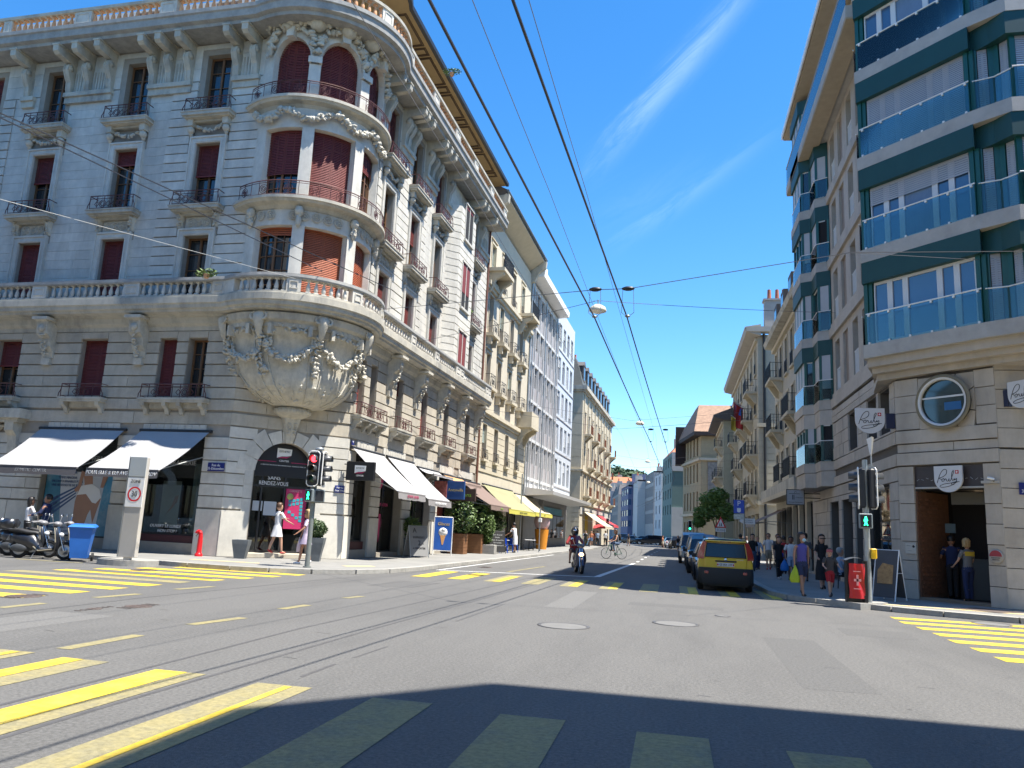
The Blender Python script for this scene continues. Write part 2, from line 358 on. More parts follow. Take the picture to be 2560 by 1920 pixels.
# ---- walls with real openings
f2 = [(fx(-26.06), fx(-24.93)), (fx(-22.17), fx(-21.0)), (fx(-18.72), fx(-17.99)), (fx(-17.5), fx(-16.71))]
upA = [(c - WW, c + WW, a, b, .32) for c in (c1, c2, c3, fx(-28.7)) for a, b in ((Z3, Z3T), (Z4, Z4T), (Z5, Z5T))]
gA = [(fx(-27.6), fx(-25.3), .12, 4.2, .6), (fx(-23.1), fx(-19.95), .5, 4.25, .35), (fx(-18.95), fx(-16.35), .5, 4.25, .35)]
opA = gA + [(a, b, Z2, Z2T, .34) for a, b in f2]
FA.wall(0, fx(-15.4), 0, 8.7, opA, STONED); FA.wall(0, fx(-15.6), 8.7, 20.2, upA, STONED)
f2s = [(28.35, 28.95), (29.5, 30.15), (32.35, 33.15), (35.6, 36.4), (39.0, 39.8), (42.9, 43.8)]
upS = [(c - WW, c + WW, a, b, .32) for c in SWC for a, b in ((Z3, Z3T), (Z4, Z4T), (Z5, Z5T))]
gS = [(28.75, 30.45, .45, 4.2, .35), (31.4, 34.0, .3, 4.2, .5), (35.05, 37.9, .3, 4.2, .4), (38.9, 41.3, .3, 4.2, .4), (42.2, 45.0, .3, 4.2, .4)]
opS = gS + [(a, b, Z2, Z2T, .34) for a, b in f2s]
FS.wall(28.1, YE, 0, 8.7, opS, STONED); FS.wall(28.6, YE, 8.7, 20.2, upS, STONED)
CL = 4.384; ARU0, ARU1, ARS, ARR = .97, 3.15, 3.15, 1.09
# chamfer with arched doorway
def arch_open(b, u0, u1, zs, zt, dp, n=14, y0=0):
    cu = (u0 + u1) / 2; r = (u1 - u0) / 2; P = [(cu - r * cos(pi * i / n), zs + r * sin(pi * i / n)) for i in range(n + 1)]
    for i in range(n):
        (a, za), (c, zc) = P[i], P[i + 1]
        b.add([(a, y0, za), (c, y0, zc), (c, y0, zt), (a, y0, zt), (a, dp, za), (c, dp, zc)], [(0, 1, 2, 3), (0, 4, 5, 1)])
b = MB(); zt = ARS + ARR + .03
for q in ((0, ARU0, 0, 8.7), (ARU1, CL, 0, 8.7), (ARU0, ARU1, zt, 8.7)): b.add([(q[0], 0, q[2]), (q[1], 0, q[2]), (q[1], 0, q[3]), (q[0], 0, q[3])], [(0, 1, 2, 3)])
for u in (ARU0, ARU1): b.add([(u, 0, 0), (u, .7, 0), (u, .7, ARS), (u, 0, ARS)], [(0, 1, 2, 3)])
arch_open(b, ARU0, ARU1, ARS, zt, .7); FC.put((b, STONED), 'wall')
# ---- ashlar blocks
def exp(ops, m): return [(o[0] - m, o[1] + m, o[2] - m * .6, o[3] + m, 0) for o in ops]
FRM = .24; exA = exp(upA, FRM); exS = exp(upS, FRM)
pan = [(c - 1.0, c + 1.0, zt2 + .05, zb - .1, 0) for c in (c1, c2, c3) for zt2, zb in ((Z3T, Z4), (Z4T, Z5))]
for o in pan: exA.append((o[0] + .12, o[1] - .12, o[2] - .1, o[3], 0))
for c in SWC:
    for zt2, zb in ((Z3T, Z4), (Z4T, Z5)): exS.append((c - .9, c + .9, zt2 - .1, zb - .1, 0))
FA.blocks(fx(-27.3), fx(-19.65), 9.2, 18.3, .385, 1.15, .008, .009, .022, exA, 0, 3)
FA.blocks(0, fx(-27.3), 9.2, 18.3, .385, 1.6, .03, .05, .07, exA, 0, 3)
FA.blocks(fx(-19.65), fx(-15.62), 9.2, 18.3, .385, 2.4, .01, .045, .075, exA, 0, 5)
FA.blocks(0, fx(-15.6), 18.35, 19.9, .5, 3, .01, .01, .03, exA, 0, 6)
FS.blocks(28.62, 34.6, 9.2, 18.3, .385, 2.2, .01, .045, .07, exS, 0, 7)
FS.blocks(34.6, 37.8, 9.2, 18.3, .385, 1.3, .01, .012, .03, exS, 0, 8)
FS.blocks(41.6, YE, 9.2, 18.3, .385, 1.3, .01, .04, .06, exS, 0, 9)
FS.blocks(28.62, YE, 18.35, 19.9, .5, 3, .01, .01, .03, exS, 0, 6)
e2A = [(a - .0, b + .0, Z2 - .05, Z2T, 0) for a, b in f2]; e2S = [(a, b, Z2 - .05, Z2T, 0) for a, b in f2s]
FA.blocks(0, fx(-15.36), 5.18, 8.15, .425, 1.5, .012, .05, .07, e2A, 1, 11)
FS.blocks(28.06, YE, 5.18, 8.15, .425, 1.5, .012, .05, .07, e2S, 1, 12)
FC.blocks(-.03, CL + .03, 5.18, 8.15, .425, 1.1, .012, .05, .07, [], 1, 13)
gx = [(o[0], o[1], 0, o[3], 0) for o in gA]; gsx = [(o[0], o[1], 0, o[3], 0) for o in gS]
FA.blocks(0, fx(-15.36), 1.75, 4.25, .42, 1.0, .014, .04, .06, gx, 0, 14); FA.blocks(0, fx(-15.36), .12, 1.72, 1.6, 1.2, .02, .03, .09, gx, 0, 15)
FS.blocks(28.06, YE, 1.75, 4.2, .42, 1.0, .014, .04, .06, gsx, 0, 16); FS.blocks(28.06, YE, .12, 1.72, 1.6, 1.2, .02, .03, .09, gsx, 0, 17)
ca = [(ARU0 - .04, ARU1 + .04, 0, zt + .35, 0)]
FC.blocks(-.03, CL + .03, 1.75, 4.65, .42, .9, .014, .04, .06, ca, 0, 18); FC.blocks(-.03, CL + .03, .12, 1.72, 1.6, 1.2, .02, .03, .10, ca, 0, 19)
FA.blocks(0, fx(-15.36), 4.68, 5.12, .45, 2.2, .01, .02, .05, [], 1, 20); FS.blocks(28.06, YE, 4.68, 5.12, .45, 2.2, .01, .02, .05, [], 1, 21); FC.blocks(-.03, CL + .03, 4.68, 5.12, .45, 1.5, .01, .02, .05, [], 1, 22)
for F, a, b_, gg in ((FA, 0, fx(-15.36), gA), (FS, 28.12, YE, gS)):     # flat-arch voussoirs over the shop windows
    for o in gg:
        n = int((o[1] - o[0]) / .26)
        for i in range(n): F.bl.append((*F.P(o[0] + (i + .5) * (o[1] - o[0]) / n, -.03), 4.45, (o[1] - o[0]) / n - .018, .07, .42, F.a, 0))
# radial stones round the doorway
for i in range(9):
    t0, t1 = pi * i / 9, pi * (i + 1) / 9; cu = (ARU0 + ARU1) / 2; g = .012; B = MB(); P = []
    ro = [1.75, 1.6, 1.75, 1.55, 1.5, 1.55, 1.75, 1.6, 1.75][i]
    for r, t in ((ARR, t0 + g), (ro, t0 + g), (ro, t1 - g), (ARR, (t1 - g)), (ARR * .998, (t0 + t1) / 2)): P.append((cu - r * cos(t), ARS + r * sin(t)))
    B.prism(P, -.07, .05, 'y'); FC.put((B, STONE), 'stone_block')
for u in (ARU0 - .02, ARU1 + .02):
    for k in range(6): FC.bl.append((*FC.P(u + (-.17 if u < 2 else .17), -.035), .4 + k * .5, .3, .07, .47, FC.a, 0))
# ---- upper windows
rnd = random.Random(4)
shA = {(0, 0): 1, (0, 1): .42, (0, 2): 0, (1, 0): 1, (1, 1): .22, (1, 2): 0, (2, 0): 0, (2, 1): .48, (2, 2): 0, (3, 0): .5, (3, 1): .6, (3, 2): 1}
for i, c in enumerate((c1, c2, c3, fx(-28.7))):
    for j, (a, b) in enumerate(((Z3, Z3T), (Z4, Z4T), (Z5, Z5T))): window(FA, c - WW, c + WW, a, b, shA[(i, j)], d=.26, rows=4)
for i, c in enumerate(SWC):
    for j, (a, b) in enumerate(((Z3, Z3T), (Z4, Z4T), (Z5, Z5T))): window(FS, c - WW, c + WW, a, b, [[1, 0, 1], [1, .45, 0], [1, 0, 1], [.4, .5, 0]][i][j], d=.26, rows=4)
for i, (a, b) in enumerate(f2): window(FA, a, b, Z2, Z2T, [.45, 1, 1, 0][i], d=.28, rows=4)
for i, (a, b) in enumerate(f2s): window(FS, a, b, Z2, Z2T, [1, 0, .3, 1, .2, 0][i], d=.28, rows=4)
# moulded window surrounds (part: window_surround)
def surround(F, c, z0, z1, w=WW, deep=.1):
    b = MB(); t = .2
    for sgn in (-1, 1):
        x = c + sgn * w; a, e = sorted((x, x + sgn * t)); b.box(a, e, -deep, .02, z0, z1 + t); x2 = x + sgn * t; a, e = sorted((x2, x2 + sgn * .06)); b.box(a, e, -deep - .04, .02, z0, z1 + t + .06)
        x3 = x + sgn * .04; a, e = sorted((x + sgn * .045, x + sgn * .09)); b.box(a, e, -deep - .02, 0, z0, z1 + .05)
    b.box(c - w, c + w, -deep, .02, z1, z1 + t); b.box(c - w - t, c + w + t, -deep - .04, .02, z1 + t + .002, z1 + t + .07); b.box(c - w, c + w, -deep - .02, 0, z1 + .045, z1 + .09)
    F.put((b, STONE), 'window_surround')
# sill balconies with railing, consoles, frieze panel
def railing(F, a, b, z, dd, name='iron_railing', h=.55, m=None, flat=False):
    B = MB(); m = m or IRON; r = .013; y = -dd
    B.cyl((a, y, z + h), (b, y, z + h), .02, n=5); B.cyl((a, y, z + h * .8), (b, y, z + h * .8), r, n=4); B.cyl((a, y, z + .06), (b, y, z + .06), r, n=4)
    w = b - a; c = (a + b) / 2
    for e in (a, b):
        s_ = 1 if e == a else -1; B.tube([(e, y, z + h), (e + .02 * s_, y, z + h * .8), (e - .04 * s_, y, z + h * .45), (e - .09 * s_, y, z + .3 * h), (e - .1 * s_, y, z)], r * 1.2, 4)
        B.cyl((e, y, z + h), (e, -.05, z + h), .018, n=4); B.cyl((e, y, z + .06), (e, -.05, z + .06), r, n=4)
    for i in range(max(3, int(w / .3)) + 1):
        x = a + w * i / max(3, int(w / .3)); B.cyl((x, y, z), (x, y, z + h), r, n=4)
    for cc in ([c] if w < 1.9 else [a + w * .3, a + w * .7]):
        for rr_ in (.15, .09):
            B.tube([(cc + rr_ * cos(t * pi / 5), y, z + h * .42 + rr_ * sin(t * pi / 5)) for t in range(11)], .014, 4)
        for s_ in (-1, 1): B.tube([(cc + s_ * .15, y, z + h * .42), (cc + s_ * .27, y, z + h * .62), (cc + s_ * .36, y, z + h * .4), (cc + s_ * .27, y, z + h * .22), (cc + s_ * .15, y, z + h * .42)], .011, 4)
    return F.put((B, m), name)
LEAF = random.Random(9)
def blobs(pts, size, n, seed, out=.05, B=None, flat=.6):
    B = B or MB(); R = random.Random(seed)
    for i in range(n):
        t = R.random() * (len(pts) - 1); k = int(t); p = Vector(pts[k]).lerp(Vector(pts[k + 1]), t - k); s = size * R.uniform(.6, 1.3)
        q = Matrix.Rotation(R.uniform(0, pi), 3, 'Y') @ Matrix.Rotation(R.uniform(-.6, .6), 3, 'X')
        B.ell((p[0] + R.uniform(-1, 1) * out, p[1] - R.random() * out, p[2] + R.uniform(-1, 1) * out), s, s * flat, s * .45, 6, 4, q)
    return B
def sill(F, c, z, w=1.05, dd=.5, panel=None):
    b = MB(); b.box(c - w, c + w, -dd, .02, z - .14, z - .02); b.box(c - w - .03, c + w + .03, -dd - .03, .02, z - .02, z + .03); b.box(c - w + .06, c + w - .06, -dd + .08, .02, z - .2, z - .14); b.box(c - w + .2, c + w - .2, -.2, .02, z - .3, z - .2)
    F.put((b, CORN), 'sill'); railing(F, c - w + .08, c + w - .08, z + .03, dd - .06)
    for s_ in (-1, 1):
        x = c + s_ * (w - .28); B = MB()
        if panel == 'rings':
            B.rings([[(x + rx * cos(pi * k / 6), -dy - ry * sin(pi * k / 6) * .9, zz) for k in range(7)] for rx, ry, dy, zz in ((.15, .2, 0, z - .2), (.16, .27, 0, z - .3), (.11, .17, 0, z - .5), (.13, .14, 0, z - .62), (.10, .06, 0, z - .78))], True, False)
            blobs([(x, -.22, z - .25), (x, -.12, z - .75)], .07, 12, int(x * 7), .06, B)
        else:
            B.box(x - .12, x + .12, -.3, .02, z - .48, z - .2); B.lathe([(.0, .0), (.06, .01), (.08, .04)], (x, -.3, z - .34), 8, axis='y'); B.ell((x, -.16, z - .62), .14, .16, .16, 8, 6); B.ell((x, -.12, z - .76), .08, .1, .12, 6, 5)
        F.put((B, CARVE), 'console')
    B = MB()
    if panel == 'rings':
        B.box(c - w + .5, c + w - .5, -.05, .02, z - .76, z - .32)
        for k in (-1, 0, 1):
            for r_ in (.15, .08): B.tube([(c + k * .33 + r_ * cos(t * pi / 5), -.07, z - .54 + r_ * sin(t * pi / 5)) for t in range(11)], .025, 5)
            B.ell((c + k * .33, -.06, z - .54), .05, .04, .05, 6, 4)
    else:
        blobs([(c - w + .42, -.08, z - .42), (c - .25, -.14, z - .62), (c, -.15, z - .68), (c + .25, -.14, z - .62), (c + w - .42, -.08, z - .42)], .085, 34, int(c * 10), .05, B)
    F.put((B, CARVE), 'carved_panel')
for c in (c1, c2, c3): surround(FA, c, Z3, Z3T); surround(FA, c, Z4, Z4T); sill(FA, c, 12.93, panel='rings'); sill(FA, c, 16.78)
for c in SWC: surround(FS, c, Z3, Z3T); surround(FS, c, Z4, Z4T); sill(FS, c, 12.93, panel='rings'); sill(FS, c, 16.78)
for F, cs in ((FA, (fx(-21.6), fx(-17.7), fx(-25.5))), (FS, (29.4, 32.75, 36.0, 39.4, 43.4))):
    for c in cs:
        w = 1.35 if c in (fx(-17.7), 29.4) else .92; b = MB(); b.box(c - w, c + w, -.42, .02, 5.42, 5.56); b.box(c - w - .03, c + w + .03, -.45, .02, 5.5, 5.58)
        for k in ([-1, 1] if w < 1 else [-1, -.25, .25, 1]):
            x = c + k * (w - .16); b.prism([(-.4, 5.42), (-.38, 5.3), (-.2, 5.2), (-.12, 5.02), (0.02, 4.98), (.02, 5.42)], x - .08, x + .08, 'x')
        b.box(c - w + .3, c + w - .3, -.16, .02, 5.24, 5.42); F.put((b, CORN), 'sill'); railing(F, c - w + .05, c + w - .05, 5.58, .38, h=.5)
# ---- S consoles under the cornice and frieze shelves
def scroll_console(F, c):
    B = MB(); P = []
    prof = [(0, 18.3), (-.16, 18.32), (-.2, 18.5), (-.22, 18.75), (-.36, 18.98), (-.46, 19.2), (-.42, 19.42), (-.3, 19.52), (-.95, 19.56), (-1.08, 19.66), (-1.1, 19.93), (0, 19.93)]
    B.prism(prof, c - .13, c + .13, 'x')
    for s_ in (-.09, .09): B.prism([(p[0] - .02 if i not in (0, 11) else p[0], p[1]) for i, p in enumerate(prof[:8])] + [(0, 19.5)], c + s_ - .03, c + s_ + .03, 'x')
    B.lathe([(.0, -.16), (.13, -.15), (.13, .15), (0, .16)], (c, -.3, 19.3), 10, axis='x'); B.box(c - .17, c + .17, -1.12, .02, 19.9, 19.96)
    F.put((B, CORN), 'console')
for x in (-26.72, -24.62, -23.73, -22.67, -20.65, -19.88, -18.98, -16.86, -16.05): scroll_console(FA, fx(x))
for c in SWC:
    for dx in (-.98, -1.7, .98): scroll_console(FS, c + dx)
for F, l in ((FA, [(-26.95, -26.3), (-24.8, -22.5), (-20.8, -18.8), (-17.0, -15.8)]), (FS, [(30.7, 32.2), (33.8, 35.6), (37.1, 37.8), (43.4, 45.6)])):
    for a, b_ in l:
        if F is FA: a, b_ = fx(a), fx(b_)
        b = MB(); b.box(a, b_, -.22, .02, 18.12, 18.3); b.box(a + .03, b_ - .03, -.14, .02, 17.85, 18.12)
        for k in range(int((b_ - a - .2) / .13)): b.box(a + .1 + k * .13, a + .15 + k * .13, -.05, .02, 18.35, 19.2)
        F.put((b, CORN), 'frieze_shelf')
# ---- continuous mouldings along front, bow and street
def bowpath(e, R, x0=-30.0, y1=None, n=26, cx=CX, cy=CY):
    y1 = y1 or YE; p0 = -math.acos(min(1, (cy - 25 + e) / R)); p1 = pi - math.asin(min(1, (XW + e - cx) / R)); P = [(x0, 25 - e, 0, -1)]
    P.append((cx + R * sin(p0), 25 - e, 0, -1))
    for i in range(1, n): t = p0 + (p1 - p0) * i / n; P.append((cx + R * sin(t), cy - R * cos(t), sin(t), -cos(t)))
    P.append((XW + e, cy - R * cos(p1), 1, 0)); P.append((XW + e, y1, 1, 0))
    return [(x - PVX, y - PVY, a, b) for x, y, a, b in P]
def arc(R, p0, p1, n=24): return [(CX + R * sin(t) - PVX, CY - R * cos(t) - PVY, sin(t), -cos(t)) for t in [RD(p0 + (p1 - p0) * i / n) for i in range(n + 1)]]
P1 = bowpath(.75, 3.25)
MB().sweep(P1, [(-1.2, 8.62), (-.42, 8.62), (-.4, 8.68), (-.12, 8.72), (-.1, 8.8), (-.02, 8.84), (0, 8.96), (.05, 9.0), (.05, 9.24), (0, 9.26), (-1.2, 9.26)]).build('balcony_slab', CORN, LB)
MB().sweep(bowpath(.0, 2.7), [(-.3, 8.15), (.06, 8.15), (.08, 8.3), (.2, 8.4), (.24, 8.55), (.26, 8.62), (-.3, 8.62)]).build('moulding', CORN, LB)
MB().sweep(bowpath(.70, 3.2), [(-.3, 9.82), (.03, 9.82), (.05, 9.87), (.04, 9.98), (-.32, 9.98), (-.34, 9.87)]).build('handrail', DIRTY, LB)
MB().sweep(bowpath(.70, 3.2), [(-.26, 9.262), (.0, 9.262), (.0, 9.34), (-.26, 9.34)]).build('rail_base', CORN, LB)
P5 = bowpath(1.2, 3.55)
MB().sweep(P5, [(-1.6, 19.97), (-.2, 19.97), (-.18, 20.1), (-.02, 20.16), (0, 20.42), (.06, 20.46), (.06, 20.62), (-1.6, 20.62)]).build('cornice', DIRTY, LB)
MB().sweep(bowpath(1.12, 3.47), [(-.3, 21.24), (.04, 21.24), (.05, 21.36), (-.32, 21.36)]).build('handrail', CORN, LB)
# ---- balusters
def baluster(h):
    k = h / .48; return MB().box(-.085, .085, -.085, .085, 0, .05).lathe([(.05, .05), (.075, .12 * k), (.082, .17 * k), (.07, .25 * k), (.04, .36 * k), (.035, .41 * k), (.055, .44 * k)], n=8, caps=False).box(-.07, .07, -.07, .07, .44 * k, h)
BAL1 = baluster(.48).mesh('baluster', WHITEM if False else STONE); BAL2 = baluster(.62).mesh('baluster', TERRA)
def walkpath(P, step, skip, fn, start=.15, off=-.13):
    d = 0; nxt = start
    for i in range(len(P) - 1):
        x0, y0, a0, b0 = P[i]; x1, y1, a1, b1 = P[i + 1]; l = hypot(x1 - x0, y1 - y0)
        while nxt <= d + l:
            t = (nxt - d) / l if l else 0; a, b = a0 + (a1 - a0) * t, b0 + (b1 - b0) * t; q = hypot(a, b); a, b = a / q, b / q
            X, Y = x0 + (x1 - x0) * t + a * off, y0 + (y1 - y0) * t + b * off
            if not any(s0 < nxt < s1 for s0, s1 in skip): fn(X, Y, atan2(b, a) + pi / 2)
            nxt += step
        d += l
def plen(P, x=None, y=None):   # path distance where the front part reaches x or the street part reaches y
    d = 0
    for i in range(len(P) - 1):
        l = hypot(P[i + 1][0] - P[i][0], P[i + 1][1] - P[i][1])
        if x is not None and i == 0: return x - PVX - P[0][0]
        if y is not None and i == len(P) - 2: return d + (y - PVY) - P[i][1]
        d += l
PB = bowpath(.70, 3.2)
ped = [(plen(PB, x=a), plen(PB, x=b)) for a, b in ((-28.1, -27.4), (-24.2, -23.55), (-20.1, -19.42), (-16.35, -15.3))] + [(plen(PB, y=a), plen(PB, y=b)) for a, b in ((27.75, 28.85), (32.05, 32.65), (35.3, 35.9), (38.7, 40.1), (44.6, 45.8))]
arcs0 = plen(PB, y=27.75); a0 = ped[3][1]; md = (a0 + arcs0) / 2
ped += [(md - 1.25, md - .75), (md + 1.2, md + 1.7)]
def put_bal(me, z): return lambda x, y, r: ob('baluster', me, LB, (x, y, z), r)
walkpath(PB, .285, ped, put_bal(BAL1, 9.34))
def pedestals(P, ped, z0, z1, off=-.13, m=None):
    for s0, s1 in ped:
        pts = []; walkpath(P, (s1 - s0) / 4 - 1e-4, [], lambda x, y, r: pts.append((x, y, r)), start=s0, off=off); pts = pts[:5]
        if len(pts) < 5: continue
        B = MB(); B.rings([[(x + cos(r - pi / 2) * o, y + sin(r - pi / 2) * o, z) for o, z in ((-.13, z0), (.13, z0), (.13, z1), (-.13, z1))] for x, y, r in pts])
        nb = 2 if s1 - s0 > 1 else 1
        x, y, r = pts[2]; B2 = MB(); w = (s1 - s0)
        for k in range(nb):
            cxx = (k - (nb - 1) / 2) * w / nb; a = w / nb / 2 - .1
            for q in ((cxx - a, cxx + a, z0 + .1, z0 + .13), (cxx - a, cxx + a, z1 - .13, z1 - .1), (cxx - a, cxx - a + .03, z0 + .13, z1 - .13), (cxx + a - .03, cxx + a, z0 + .13, z1 - .13)): B2.box(q[0], q[1], -.155, -.12, q[2], q[3])
        c_, s_ = cos(r), sin(r); B2.map(lambda p: (x + p[0] * c_ - p[1] * s_, y + p[0] * s_ + p[1] * c_, p[2]))
        B.add(B2.v, B2.f, False); B.build('pedestal', m or STONE, LB)
pedestals(PB, ped, 9.34, 9.82)
PR = bowpath(1.12, 3.47)
pedr = [(plen(PR, x=a), plen(PR, x=b)) for a, b in ((-27.4, -27.0), (-23.9, -23.1), (-19.9, -19.15))] + [(plen(PR, y=a), plen(PR, y=a + .75)) for a in (28.2, 31.6, 35.0, 38.4, 41.8, 45.0)]
a0 = PR[1][0] - PR[0][0]; a1 = plen(PR, y=28.2); pedr += [(a0 + (a1 - a0) * k - .3, a0 + (a1 - a0) * k + .3) for k in (.02, .36, .7)]
walkpath(PR, .285, pedr, put_bal(BAL2, 20.62)); pedestals(PR, pedr, 20.62, 21.24)
# ---- rounded bay (bow)
def bend(B, R=RB): return B.map(lambda p: (CX + (R - p[1]) * sin(p[0] / R) - PVX, CY - (R - p[1]) * cos(p[0] / R) - PVY, p[2]))
def uu(ph, R=RB): return R * RD(ph)
BWN = [(-17, 17.5), (27, 63.5), (73, 107)]
for zi, (z0, z1, wt, zb) in enumerate(((9.26, 12.75, 12.0, 9.3), (12.75, 16.6, 15.85, 13.0), (16.6, 20.0, 18.75, 16.95))):
    B = MB(); us = sorted({uu(a) for a in range(-34, 126, 4)} | {uu(x) for w in BWN for x in w})
    ztop = wt
    for i in range(len(us) - 1):
        m_ = (us[i] + us[i + 1]) / 2; inw = any(uu(a) < m_ < uu(b) for a, b in BWN)
        for q0, q1 in ([(z0, zb), (19.62 if zi == 2 else wt, z1)] if inw else [(z0, z1)]):
            if q1 > q0: B.add([(us[i], 0, q0), (us[i + 1], 0, q0), (us[i + 1], 0, q1), (us[i], 0, q1)], [(0, 1, 2, 3)])
        if inw: B.add([(us[i], 0, zb), (us[i + 1], 0, zb), (us[i + 1], .34, zb), (us[i], .34, zb)], [(0, 1, 2, 3)])
        if inw and zi < 2: B.add([(us[i], 0, wt), (us[i + 1], 0, wt), (us[i + 1], .34, wt), (us[i], .34, wt)], [(3, 2, 1, 0)])
    for a, b_ in BWN:
        for x in (uu(a), uu(b_)): B.add([(x, 0, zb), (x, .34, zb), (x, .34, wt), (x, 0, wt)], [(0, 1, 2, 3)])
        if zi == 2:
            cu = (uu(a) + uu(b_)) / 2; r = (uu(b_) - uu(a)) / 2; n = 12; Q = [(cu - r * cos(pi * i / n), wt + (19.6 - wt) * sin(pi * i / n)) for i in range(n + 1)]
            for i in range(n): B.add([(Q[i][0], 0, Q[i][1]), (Q[i + 1][0], 0, Q[i + 1][1]), (Q[i + 1][0], 0, 19.62), (Q[i][0], 0, 19.62), (Q[i][0], .34, Q[i][1]), (Q[i + 1][0], .34, Q[i + 1][1])], [(0, 1, 2, 3), (0, 4, 5, 1)])
    bend(B).build('bay_wall', STONE, LB)
    for wi, (a, b_) in enumerate(BWN):
        u0, u1 = uu(a), uu(b_); n = 8; sh = [[.12, 1, 1], [.62, .9, .3], [1, 1, 1]][zi][wi]; zt_ = wt if zi < 2 else 19.6
        F_ = MB()
        for k in range(n):
            x0, x1 = u0 + (u1 - u0) * k / n, u0 + (u1 - u0) * (k + 1) / n
            F_.box(x0, x1, .3, .36, zb, zb + .07); F_.box(x0, x1, .3, .36, zt_ - .07, zt_)
            for j in range(1, 5): z = zb + (zt_ - zb) * j / 5; F_.box(x0, x1, .31, .35, z - .014, z + .014)
        for k in range(9):
            x = u0 + (u1 - u0) * k / 8; t = .05 if k in (0, 4, 8) else (.012 if k % 2 == 0 else 0)
            if t: F_.box(x - t, x + t, .29, .36, zb, zt_)
        fr = bend(F_).build('window', WOOD, LB)
        G = MB(); [G.add([(u0 + (u1 - u0) * k / n, .355, zb), (u0 + (u1 - u0) * (k + 1) / n, .355, zb), (u0 + (u1 - u0) * (k + 1) / n, .355, zt_), (u0 + (u1 - u0) * k / n, .355, zt_)], [(0, 1, 2, 3)]) for k in range(n)]
        bend(G).build('pane', PANE, fr)
        zs = zt_ - (zt_ - zb) * sh; hs_ = zt_ - zs; nn = int(hs_ / .065); H = MB()
        for j in range(nn):
            za, zc = zs + hs_ * j / nn, zs + hs_ * (j + 1) / nn
            for k in range(n):
                x0, x1 = u0 + (u1 - u0) * k / n, u0 + (u1 - u0) * (k + 1) / n; H.add([(x0, .235, za), (x1, .235, za), (x1, .255, zc - .012), (x0, .255, zc - .012), (x0, .27, zc), (x1, .27, zc)], [(0, 1, 2, 3), (3, 2, 5, 4)])
        bend(H).build('shutter', SHORA if zi == 0 else SHRED, fr)
    # pilasters between the windows
    for a, b_ in ((17.5, 27), (63.5, 73)):
        H = MB()
        for k in range(4):
            x0, x1 = uu(a) + (uu(b_) - uu(a)) * k / 4, uu(a) + (uu(b_) - uu(a)) * (k + 1) / 4; H.box(x0, x1, -.06, .02, zb - .02, wt - (.32 if zi == 2 else 0))
            if zi == 2: H.box(x0 - .03, x1 + .03, -.16, .02, wt - .3, wt - .05)
        bend(H).build('pilaster', STONE, LB)
# ledges, railings and carving on the bow
for z, R in ((12.95, 3.0), (16.95, 2.95)):
    MB().sweep(arc(R, -38, 126, 30), [(-.6, z - .35), (-.42, z - .35), (-.3, z - .22), (-.08, z - .16), (-.02, z - .08), (.02, z - .07), (.02, z + .04), (-.6, z + .04)]).build('ledge', CORN, LB)
    B = MB(); A = arc(R - .08, -32, 118, 40); q = [(x, y) for x, y, _, _ in A]
    for h in (.58, .5, .06): B.tube([(x, y, z + .04 + h) for x, y in q], .02 if h == .58 else .012, 5)
    for i in range(0, 41, 2): B.cyl((q[i][0], q[i][1], z + .04), (q[i][0], q[i][1], z + .62), .011, n=4)
    for i in range(2, 40, 5):
        x, y = q[i]; nx, ny = A[i][2], A[i][3]
        for r_ in (.17, .1, .05): B.tube([(x - ny * r_ * cos(t * pi / 5), y + nx * r_ * cos(t * pi / 5), z + .3 + r_ * sin(t * pi / 5)) for t in range(11)], .012, 4)
    B.build('iron_railing', IRON, LB)
    A = arc(2.6, -30, 120, 16)
    if z < 14:
        B = MB()
        for i in range(17):
            x, y, nx, ny = A[i]
            if i in (4, 10): continue
            for r_ in (.16, .09): B.tube([(x - ny * r_ * cos(t * pi / 5), y + nx * r_ * cos(t * pi / 5), z - .58 + r_ * sin(t * pi / 5)) for t in range(11)], .028, 5)
            B.ell((x, y, z - .58), .05, .05, .05, 6, 4)
        B.build('carved_frieze', CARVE, LB)
        for ph in (-20, 22, 68, 112):
            x, y = CX + 2.7 * sin(RD(ph)) - PVX, CY - 2.7 * cos(RD(ph)) - PVY; B = MB(); B.ell((x, y, z - .45), .17, .17, .2, 8, 6); B.ell((x, y, z - .8), .11, .11, .28, 8, 6)
            blobs([(x, y, z - .35), (x, y, z - .95)], .075, 18, int(ph) + 50, .1, B); B.build('console', CARVE, LB)
    else:
        B = MB(); R_ = random.Random(5)
        for k in range(4):
            p0, p1 = (-28, 2, 45, 82)[k], (2, 45, 82, 118)[k]
            pts = [(CX + 2.72 * sin(RD(p0 + (p1 - p0) * t)) - PVX, CY - 2.72 * cos(RD(p0 + (p1 - p0) * t)) - PVY, z - .42 - .38 * sin(pi * t)) for t in [i / 8 for i in range(9)]]
            blobs(pts, .12, 60, k + 20, .09, B, .7)
        B.build('garland', CARVE, LB)
